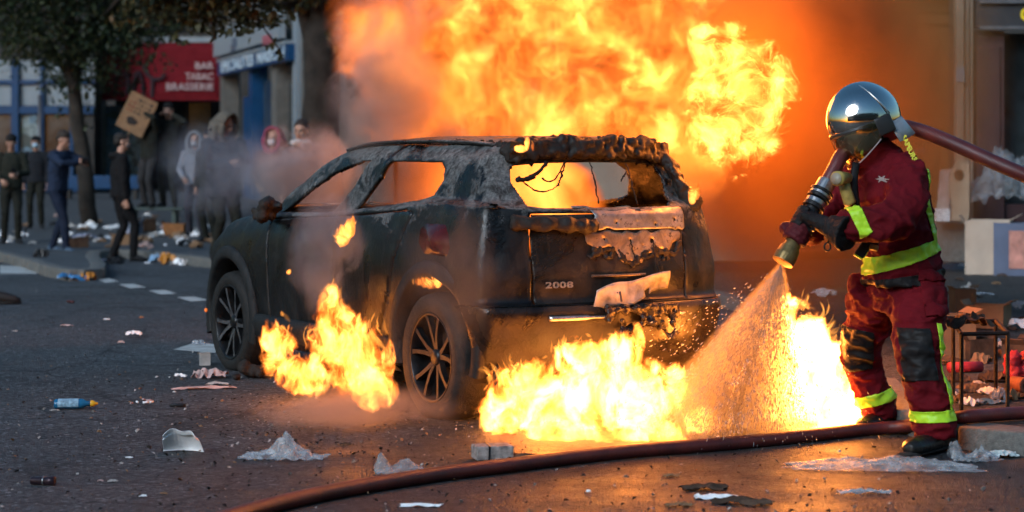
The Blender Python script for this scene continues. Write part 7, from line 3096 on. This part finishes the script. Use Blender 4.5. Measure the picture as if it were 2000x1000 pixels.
# --- the great fire over the roof
YF = 12.2
roof_fire = fire_root('roof_fire', P(1120, 300, YF), 'huge yellow and orange fire billowing from the car roof and cabin')
m_f1 = fire_mat('fire_billow', freq=(3.0, 3.0, 3.0), warp=1.6, wfreq=0.7, detail=4.0, amp=2.0, t0=-0.05, edge=0.35, sigma=7.0, tfreq=1.4, tdetail=5.0, trough=0.66, tlo=0.37, thi=0.68, tpow=2.0, lo=0.1, hi=4.2, ridge=0.10, rfreq=1.7, rwidth=0.05, core=1.0, fall=1.1, soot=1.0, soot_col=(0.7, 0.45, 0.28), step=0.45)
for (a, b, y, rx, rz, ry) in ((985, 70, YF, 170, 150, 0.38), (1085, 190, YF - 0.15, 200, 140, 0.38), (1235, 70, YF, 165, 150, 0.38), (1160, -70, YF + 0.1, 300, 150, 0.45), (1240, 215, YF, 120, 110, 0.32)):
    flame('billow', a, b, y, rx, rz, m_f1, roof_fire, ry)
m_fg = fire_mat('glowing_smoke', freq=(2.6, 2.6, 2.2), warp=1.5, wfreq=0.8, detail=4.0, amp=2.0, t0=-0.1, edge=0.8, sigma=3.0, tfreq=1.4, tdetail=5.0, tlo=0.38, thi=0.66, tpow=1.3, lo=0.24, hi=2.0, core=1.0, fall=1.3, soot=2.2, soot_col=(0.76, 0.56, 0.46), seed=6.0, step=0.65, warm=(1.0, 0.26, 0.03), rough=0.64, rim0=0.2)  # emission stands in for firelight scattered by this smoke
for (a, b, y, rx, rz, ry) in ((850, 170, YF + 0.2, 190, 160, 0.5), (760, 60, YF + 0.3, 120, 150, 0.4), (900, 20, YF + 0.2, 190, 150, 0.5), (1330, 240, YF + 0.35, 120, 190, 0.35)):
    flame('glow', a, b, y, rx, rz, m_fg, roof_fire, ry)
m_fb = fire_mat('fire_ball', freq=(4.6, 4.6, 4.6), warp=1.5, wfreq=0.9, detail=5.0, amp=2.1, t0=0.08, edge=0.28, sigma=15.0, tfreq=1.3, tdetail=5.0, trough=0.62, tlo=0.34, thi=0.66, tpow=2.0, lo=0.22, hi=3.6, ridge=0.6, rfreq=1.5, rwidth=0.035, core=0.5, fall=1.5, seed=2.0, step=0.2, rough=0.64)
flame('fire_ball', 1440, 200, 11.9, 118, 145, m_fb, roof_fire, 0.26)
flame('fire_ball', 1405, 95, 12.0, 72, 66, m_fb, roof_fire, 0.18)
filaments('flame_folds', [(P(1450, 195, 11.68), (pr(96, 11.9), 0.08, pr(122, 11.9))), (P(1410, 95, 11.84), (pr(56, 12), 0.06, pr(50, 12)))], 240, roof_fire, 0.15, 1.0, 4.0, 0.016, 26, 0.013, (0.08, 0.6), 3, 0.6)
filaments('flame_folds', [(P(1130, 130, YF - 0.5), (pr(230, YF), 0.1, pr(170, YF))), (P(1300, 70, YF - 0.4), (pr(110, YF), 0.1, pr(90, YF)))], 160, roof_fire, 0.35, 1.0, 2.4, 0.026, 26, 0.03, (0.03, 0.16), 5)
fire_light('fire_light', P(1080, -60, YF - 0.7), 30, 0.4, parent=roof_fire)
fire_light('fire_light', P(1500, 190, 11.45), 80, 0.25, parent=roof_fire)

fire_light('fire_light', P(1330, 120, 13.0), 190, 0.3, parent=roof_fire)

# --- cabin
def car_pt(x, y, z):
    return car.matrix_basis @ Vector((x, y, z))


cabin_fire = fire_root('cabin_fire', car_pt(0.5, 0, 0.9), 'fierce fire inside the car cabin seen through the rear window')
m_cf = fire_mat('cabin_flame', freq=(2.6, 2.6, 2.4), warp=1.4, detail=4.0, amp=1.2, t0=0.0, edge=0.4, sigma=6.0, tfreq=1.0, tpow=1.3, lo=0.25, hi=2.6, fall=1.2, step=0.55, seed=5.0)
cb = vol_shell('cabin_flame', car_pt(0.30, -0.05, 1.08), (0.60, 0.44, 0.34), m_cf)
cb.rotation_euler = (0, 0, CAR_YAW + R(90))
cb.parent = cabin_fire
cb.matrix_parent_inverse = Matrix.Translation(-cabin_fire.location)
fire_light('fire_light', car_pt(0.98, -0.12, 1.14), 36, 0.10, parent=cabin_fire)
m_cs = smoke_mat('cabin_smoke', 3.0, (0.80, 0.55, 0.42), (2.0, 2.0, 1.8), 0.8, 4, -0.6, 0.5, 0.9, 3.0, 0.5)  # orange of the firelight is also tinted into the smoke colour
cs = vol_shell('cabin_smoke', car_pt(1.15, 0, 1.08), (0.85, 0.52, 0.40), m_cs)
cs.rotation_euler = (0, 0, CAR_YAW + R(90))
tag(cs, 'orange-lit smoke filling the car behind the side windows', 'smoke', kind='stuff')

# --- under the car, near side
sill_fire = fire_root('sill_fire', G(660, 775), 'flames licking out from under the car between the wheels')
m_uf = fire_mat('sill_flame', freq=(8.5, 8.5, 5.6), warp=2.4, wfreq=0.7, detail=4.0, amp=2.7, t0=0.22, edge=0.5, sigma=12.0, tfreq=1.2, tdetail=4.0, tlo=0.34, thi=0.62, tpow=2.0, lo=0.12, hi=5.5, ridge=0.35, rfreq=1.4, rwidth=0.045, core=0.7, fall=1.2, seed=7.0, step=0.35, rough=0.64)
SB = []
for (a, b, y, rx, rz, ry) in ((700, 705, 11.35, 72, 80, 0.16), (655, 655, 11.55, 50, 78, 0.14), (642, 600, 11.55, 26, 50, 0.09), (545, 690, 12.1, 42, 66, 0.12), (590, 735, 11.8, 60, 42, 0.14), (735, 765, 11.05, 54, 44, 0.15),
                              (652, 580, 11.5, 14, 44, 0.05), (520, 660, 12.1, 10, 40, 0.05), (568, 660, 12.0, 9, 40, 0.05), (700, 650, 11.35, 12, 38, 0.05), (610, 680, 11.75, 20, 50, 0.07), (760, 700, 11.1, 16, 44, 0.06)):
    flame('flame', a, b, y, rx, rz, m_uf, sill_fire, ry)
    SB.append((P(a, b - rz * 0.15, y - ry * 0.75), (pr(rx, y) * 0.95, ry * 0.35, pr(rz, y) * 1.05)))
filaments('flame_folds', SB, 220, sill_fire, 0.9, 0.8, 5.0, 0.014, 18, 0.014, (0.2, 0.9), 7, 0.3, 0.01)
fire_light('fire_light', P(690, 735, 10.95), 3, 0.10, parent=sill_fire)
fire_light('fire_light', P(570, 735, 11.6), 1.5, 0.10, parent=sill_fire)

# --- under the rear bumper
bumper_fire = fire_root('bumper_fire', G(1130, 850), 'white-hot fire burning on the road under the rear bumper')
m_rf = fire_mat('bumper_flame', freq=(8.0, 8.0, 6.0), warp=2.4, wfreq=0.7, detail=4.0, amp=2.7, t0=0.14, edge=0.5, sigma=12.0, tfreq=1.2, tdetail=4.0, tlo=0.33, thi=0.60, tpow=1.9, lo=0.12, hi=9.0, ridge=0.35, rfreq=1.4, rwidth=0.045, core=0.6, fall=1.3, seed=9.0, step=0.32, rough=0.64)
RB = []
for (a, b, y, rx, rz, ry) in ((1040, 780, 10.55, 110, 84, 0.20), (1160, 765, 10.50, 110, 100, 0.20), (1260, 785, 10.45, 85, 84, 0.20), (985, 815, 10.40, 52, 60, 0.16), (1210, 690, 10.50, 46, 44, 0.10), (1130, 695, 10.52, 50, 40, 0.10),
                              (1245, 680, 10.48, 16, 46, 0.06), (1180, 680, 10.45, 15, 40, 0.06), (1320, 740, 10.42, 24, 44, 0.08), (1090, 700, 10.5, 16, 36, 0.06), (1100, 850, 10.15, 90, 34, 0.10), (1210, 862, 10.08, 70, 30, 0.10), (1290, 850, 10.12, 60, 36, 0.10),
                              (1375, 830, 10.45, 60, 34, 0.12), (1440, 825, 10.55, 60, 40, 0.12)):
    flame('flame', a, b, y, rx, rz, m_rf, bumper_fire, ry)
    RB.append((P(a, b - rz * 0.15, y - ry * 0.75), (pr(rx, y) * 0.95, ry * 0.35, pr(rz, y) * 1.05)))
filaments('flame_folds', RB, 340, bumper_fire, 0.8, 1.0, 5.0, 0.014, 18, 0.014, (0.2, 0.9), 9, 0.4, 0.012)
fire_light('fire_light', P(1070, 810, 10.02), 6, 0.08, parent=bumper_fire)
fire_light('fire_light', P(1150, 770, 10.85), 10, 0.12, parent=bumper_fire)
fire_light('fire_light', P(1240, 808, 10.02), 4.5, 0.08, parent=bumper_fire)

# --- blaze in front of the firefighter
road_fire = fire_root('road_fire', G(1590, 845), 'dazzling white blaze on the road at the firefighter\'s feet')
m_pf = fire_mat('road_flame', freq=(7.5, 7.5, 5.6), warp=2.2, wfreq=0.7, detail=4.0, amp=2.4, t0=0.1, edge=0.5, sigma=14.0, tfreq=1.1, tdetail=4.0, tlo=0.30, thi=0.56, tpow=1.3, lo=0.15, hi=12.0, ridge=0.2, rfreq=1.4, rwidth=0.045, core=0.5, fall=1.4, seed=11.0, step=0.35, rough=0.64)
PB = []
for (a, b, y, rx, rz, ry) in ((1555, 700, 10.75, 86, 108, 0.20), (1620, 750, 10.7, 86, 98, 0.20), (1655, 815, 10.55, 74, 50, 0.16), (1540, 795, 10.8, 76, 74, 0.16), (1600, 840, 10.35, 70, 30, 0.10), (1690, 838, 10.40, 50, 26, 0.08), (1540, 610, 10.7, 22, 44, 0.06), (1500, 660, 10.75, 22, 56, 0.07)):
    flame('flame', a, b, y, rx, rz, m_pf, road_fire, ry)
    PB.append((P(a, b - rz * 0.15, y - ry * 0.75), (pr(rx, y) * 0.95, ry * 0.35, pr(rz, y) * 1.05)))
filaments('flame_folds', PB, 180, road_fire, 0.8, 1.0, 5.0, 0.014, 18, 0.014, (0.2, 0.9), 13, 0.6, 0.012)
fire_light('fire_light', P(1535, 690, 10.55), 22, 0.14, parent=road_fire)
fire_light('fire_light', P(1465, 740, 10.85), 22, 0.14, parent=road_fire)
fire_light('fire_light', P(1640, 800, 10.38), 3, 0.10, parent=road_fire)

# --- small flames on the bodywork
m_sf = fire_mat('small_flame', freq=(11.0, 11.0, 6.0), warp=1.4, detail=4.0, amp=2.6, t0=0.18, edge=0.4, sigma=22.0, tfreq=1.1, tdetail=3.0, tpow=1.5, lo=0.3, hi=2.2, ridge=0.3, core=0.6, fall=1.3, seed=17.0, step=0.4, rough=0.64)
for nm, lb, bl in (('door_flame', 'small flame on the scorched rear door below the window', ((672, 462, 10.78, 20, 26, 0.05), (684, 445, 10.79, 12, 22, 0.04), (689, 430, 10.80, 7, 14, 0.03))),
                   ('arch_flame', 'flame showing inside the rear wheel arch gap', ((835, 553, 10.85, 32, 15, 0.05), (856, 550, 10.8, 10, 14, 0.04))),
                   ('roof_edge_flame', 'small flame on the charred roof edge', ((1016, 291, 10.72, 17, 9, 0.04), (1030, 282, 10.72, 6, 17, 0.03), (1040, 288, 10.72, 5, 14, 0.03))),
                   ('pillar_flame', 'small flame on the burnt rear pillar at the car\'s far side', ((1352, 380, 11.1, 9, 20, 0.04), (1362, 372, 11.1, 6, 18, 0.03))),
                   ('spot_flame', 'tiny flame spot on the front door', ((564, 531, 11.9, 6, 7, 0.02), (402, 606, 13.1, 4, 5, 0.02)))):
    a, b, y = bl[0][:3]
    rt_ = fire_root(nm, P(a, b, y), lb)
    BB = []
    for (a, b, y, rx, rz, ry) in bl:
        flame('flame', a, b, y, rx, rz, m_sf, rt_, ry)
        BB.append((P(a, b, y), (pr(rx, y), ry, pr(rz, y))))
    filaments('flame_folds', BB, 46, rt_, 1.0, 0.8, 9.0, 0.008, 16, 0.0055, (0.3, 1.5), 19, 0.0)

# --- smoke
def smoke(name, label, px, py, Y, rx, rz, ry, mat):
    ob = vol_shell(name, P(px, py, Y), (pr(rx, Y), ry, pr(rz, Y)), mat)
    tag(ob, label, 'smoke', kind='stuff')
    return ob


m_s1 = smoke_mat('fire_lit_smoke', 6.0, (0.80, 0.66, 0.60), (2.6, 2.6, 2.3), 1.5, 4, 0.08, 0.45, 2.0, 1.0, 0.75, 1.1, 0.1)
smoke('smoke', 'orange-pink smoke billowing off the left of the fire over the windscreen', 760, 150, 12.2, 150, 210, 0.5, m_s1)
m_s2 = smoke_mat('pale_smoke', 8.0, (0.82, 0.80, 0.80), (3.6, 3.6, 3.0), 1.5, 4, 0.05, 0.6, 2.0, 2.0, 0.75, 1.1, 0.2)
smoke('smoke', 'pale pinkish smoke curling over the car bonnet', 590, 330, 13.3, 150, 110, 0.4, m_s2)
m_s3 = smoke_mat('thin_grey_smoke', 1.9, (0.56, 0.60, 0.68), (2.6, 2.6, 2.2), 1.5, 4, 0.1, 0.8, 2.0, 4.0, 0.75, 1.1, 0.2)
smoke('smoke', 'thin grey smoke drifting in front of the hooded bystanders', 430, 330, 17.0, 160, 120, 0.8, m_s3)
m_s4 = smoke_mat('wisp_smoke', 10.0, (0.66, 0.72, 0.80), (4.6, 4.6, 2.4), 1.6, 4, 0.12, 0.7, 2.0, 5.0, 0.75, 1.2, 0.2)
smoke('smoke', 'bluish wisp of smoke rising past the car doors', 640, 490, 11.05, 95, 150, 0.16, m_s4)
smoke('smoke', 'grey smoke around the rear wheel and quarter panel', 880, 540, 10.35, 120, 220, 0.16, smoke_mat('wheel_smoke', 2.4, (0.34, 0.35, 0.37), (3.6, 3.6, 2.2), 1.5, 4, 0.12, 0.8, 2.0, 6.5, 0.75, 1.2))
m_s5 = smoke_mat('low_smoke', 2.6, (0.80, 0.66, 0.55), (3.0, 3.0, 4.5), 1.5, 4, 0.12, 0.8, 2.0, 8.0, 0.75, 1.1, 0.2)
smoke('smoke', 'low orange-lit smoke creeping over the road before the wheels', 690, 800, 10.6, 270, 55, 0.5, m_s5)
smoke('smoke', 'dark smoke rolling behind the fireball above the far end of the car', 1640, 60, 13.2, 150, 190, 0.5, smoke_mat('dark_smoke', 3.0, (0.22, 0.12, 0.06), (2.2, 2.2, 1.9), 1.6, 4, 0.1, 0.7, 2.0, 12.0, 0.75, 1.2))
smoke('smoke', 'thin glowing mist on the road in front of the bumper fire', 1150, 862, 10.0, 330, 40, 0.4, smoke_mat('base_mist', 2.6, (0.85, 0.66, 0.48), (3.0, 3.0, 4.5), 1.5, 4, 0.0, 0.8, 1.8, 14.0, 0.75, 1.2))
m_s6 = smoke_mat('fire_tinted_smoke', 2.6, (0.94, 0.46, 0.14), (1.5, 1.5, 1.1), 1.4, 4, -0.5, 0.7, 1.5, 9.0, 1.0, 1.6, 0.3)  # the firelight's orange is put into the smoke colour itself
smoke('smoke', 'smoke coloured orange for the firelight, filling the air behind the firefighter', 1560, 180, 14.6, 430, 560, 2.2, m_s6)

# --- water spray
sp0 = n0 - nd * 0.01
water = empty('water_spray', sp0)
tag(water, 'fan of backlit water droplets leaving the nozzle towards the flames', 'water spray')
rnd = random.Random(77)
axis = (P(1425, 862, 10.30) - sp0)
Ln = axis.length
ax = axis.normalized()
sa, sb = frame_at(ax)
vs, fs = [], []
for k in range(17000):
    u = rnd.random() ** 0.6
    th = rnd.uniform(0, 2 * math.pi)
    rr_ = math.sqrt(rnd.random()) * 0.20 if rnd.random() < 0.8 else rnd.random() ** 2 * 0.45
    d = ax + (sa * math.cos(th) + sb * math.sin(th)) * rr_ * 1.95
    d.normalize()
    t = u * Ln * 1.02
    p = sp0 + d * t + Vector((0, 0, -0.10 * u * u * rr_))
    if p.z < 0.006:
        continue
    r = rnd.uniform(0.0010, 0.0028)
    l_ = r * rnd.uniform(1.5, 6)
    a, b = frame_at(d)
    i = len(vs)
    vs += [p - d * l_, p + a * r, p + b * r, p - a * r, p - b * r, p + d * l_]
    fs += [(i, i + 2, i + 1), (i, i + 3, i + 2), (i, i + 4, i + 3), (i, i + 1, i + 4), (i + 5, i + 1, i + 2), (i + 5, i + 2, i + 3), (i + 5, i + 3, i + 4), (i + 5, i + 4, i + 1)]
me = bpy.data.meshes.new('droplets')
me.from_pydata([tuple(v) for v in vs], [], fs)
t = NT('water_droplets')
tl = t.n('ShaderNodeBsdfTranslucent')
tl.inputs[0].default_value = (0.95, 0.95, 0.95, 1)
gz = t.n('ShaderNodeBsdfGlossy')
gz.inputs['Roughness'].default_value = 0.25
mx = t.n('ShaderNodeMixShader')
mx.inputs[0].default_value = 0.35
t.link(tl.outputs[0], mx.inputs[1])
t.link(gz.outputs[0], mx.inputs[2])
t.link(mx.outputs[0], t.out.inputs['Surface'])
dp = add('droplets', me, t.mat, water)
dp.matrix_parent_inverse = Matrix.Translation(-water.location)
dp['kind'] = 'stuff'
# fine mist between the droplets
bm = bmesh.new()
rings = []
for q in range(10):
    u = q / 9
    c = sp0 + axis * u
    rr_ = 0.02 + 0.40 * u * Ln
    rings.append([bm.verts.new(c + (sa * math.cos(w_ * 0.3927) + sb * math.sin(w_ * 0.3927)) * rr_) for w_ in range(16)])
for a, b in zip(rings, rings[1:]):
    for w_ in range(16):
        bm.faces.new((a[w_], a[(w_ + 1) % 16], b[(w_ + 1) % 16], b[w_]))
bm.faces.new(list(reversed(rings[0])))
bm.faces.new(rings[-1])
bmesh.ops.recalc_face_normals(bm, faces=bm.faces[:])
t = NT('water_mist')
pos = t.pos()
mp = t.n('ShaderNodeMapping')
mp.inputs['Rotation'].default_value = (0, R(-25), 0)
mp.inputs['Scale'].default_value = (30, 14, 9)
t.link(pos, mp.inputs['Vector'])
n1_ = t.noise(mp.outputs[0], 1.0, 4, 0.7).outputs[0]
# distance from the axis thins the mist
rel = t.vmath('SUBTRACT', pos, tuple(sp0))
dt = t.vmath('DOT_PRODUCT', rel, tuple(ax))
pa = t.vmath('SCALE', t.n('ShaderNodeCombineXYZ').outputs[0], scale=1.0)
cx_ = t.n('ShaderNodeCombineXYZ')
for k in range(3):
    cx_.inputs[k].default_value = ax[k]
along = t.vmath('SCALE', cx_.outputs[0], scale=dt)
off = t.vmath('LENGTH', t.vmath('SUBTRACT', rel, along))
ratio = t.math('DIVIDE', off, t.math('MULTIPLY_ADD', dt, 0.40, 0.02))
edge = t.maprange(ratio, 0.15, 1.0, 1.0, 0.0)
den = t.math('MULTIPLY', t.math('MULTIPLY', t.maprange(n1_, 0.3, 0.7, 0.25, 1.6), edge), t.maprange(dt, 0.0, 0.9, 16.0, 8.5))
pv = t.n('ShaderNodeVolumePrincipled')
pv.inputs['Color'].default_value = (0.99, 0.95, 0.88, 1)
pv.inputs['Anisotropy'].default_value = 0.72
t.link(den, pv.inputs['Density'])
t.link(pv.outputs[0], t.out.inputs['Volume'])
t.mat.cycles.volume_step_rate = 0.4
ms = bm_obj('mist', bm, t.mat, water)
ms.matrix_parent_inverse = Matrix.Translation(-water.location)
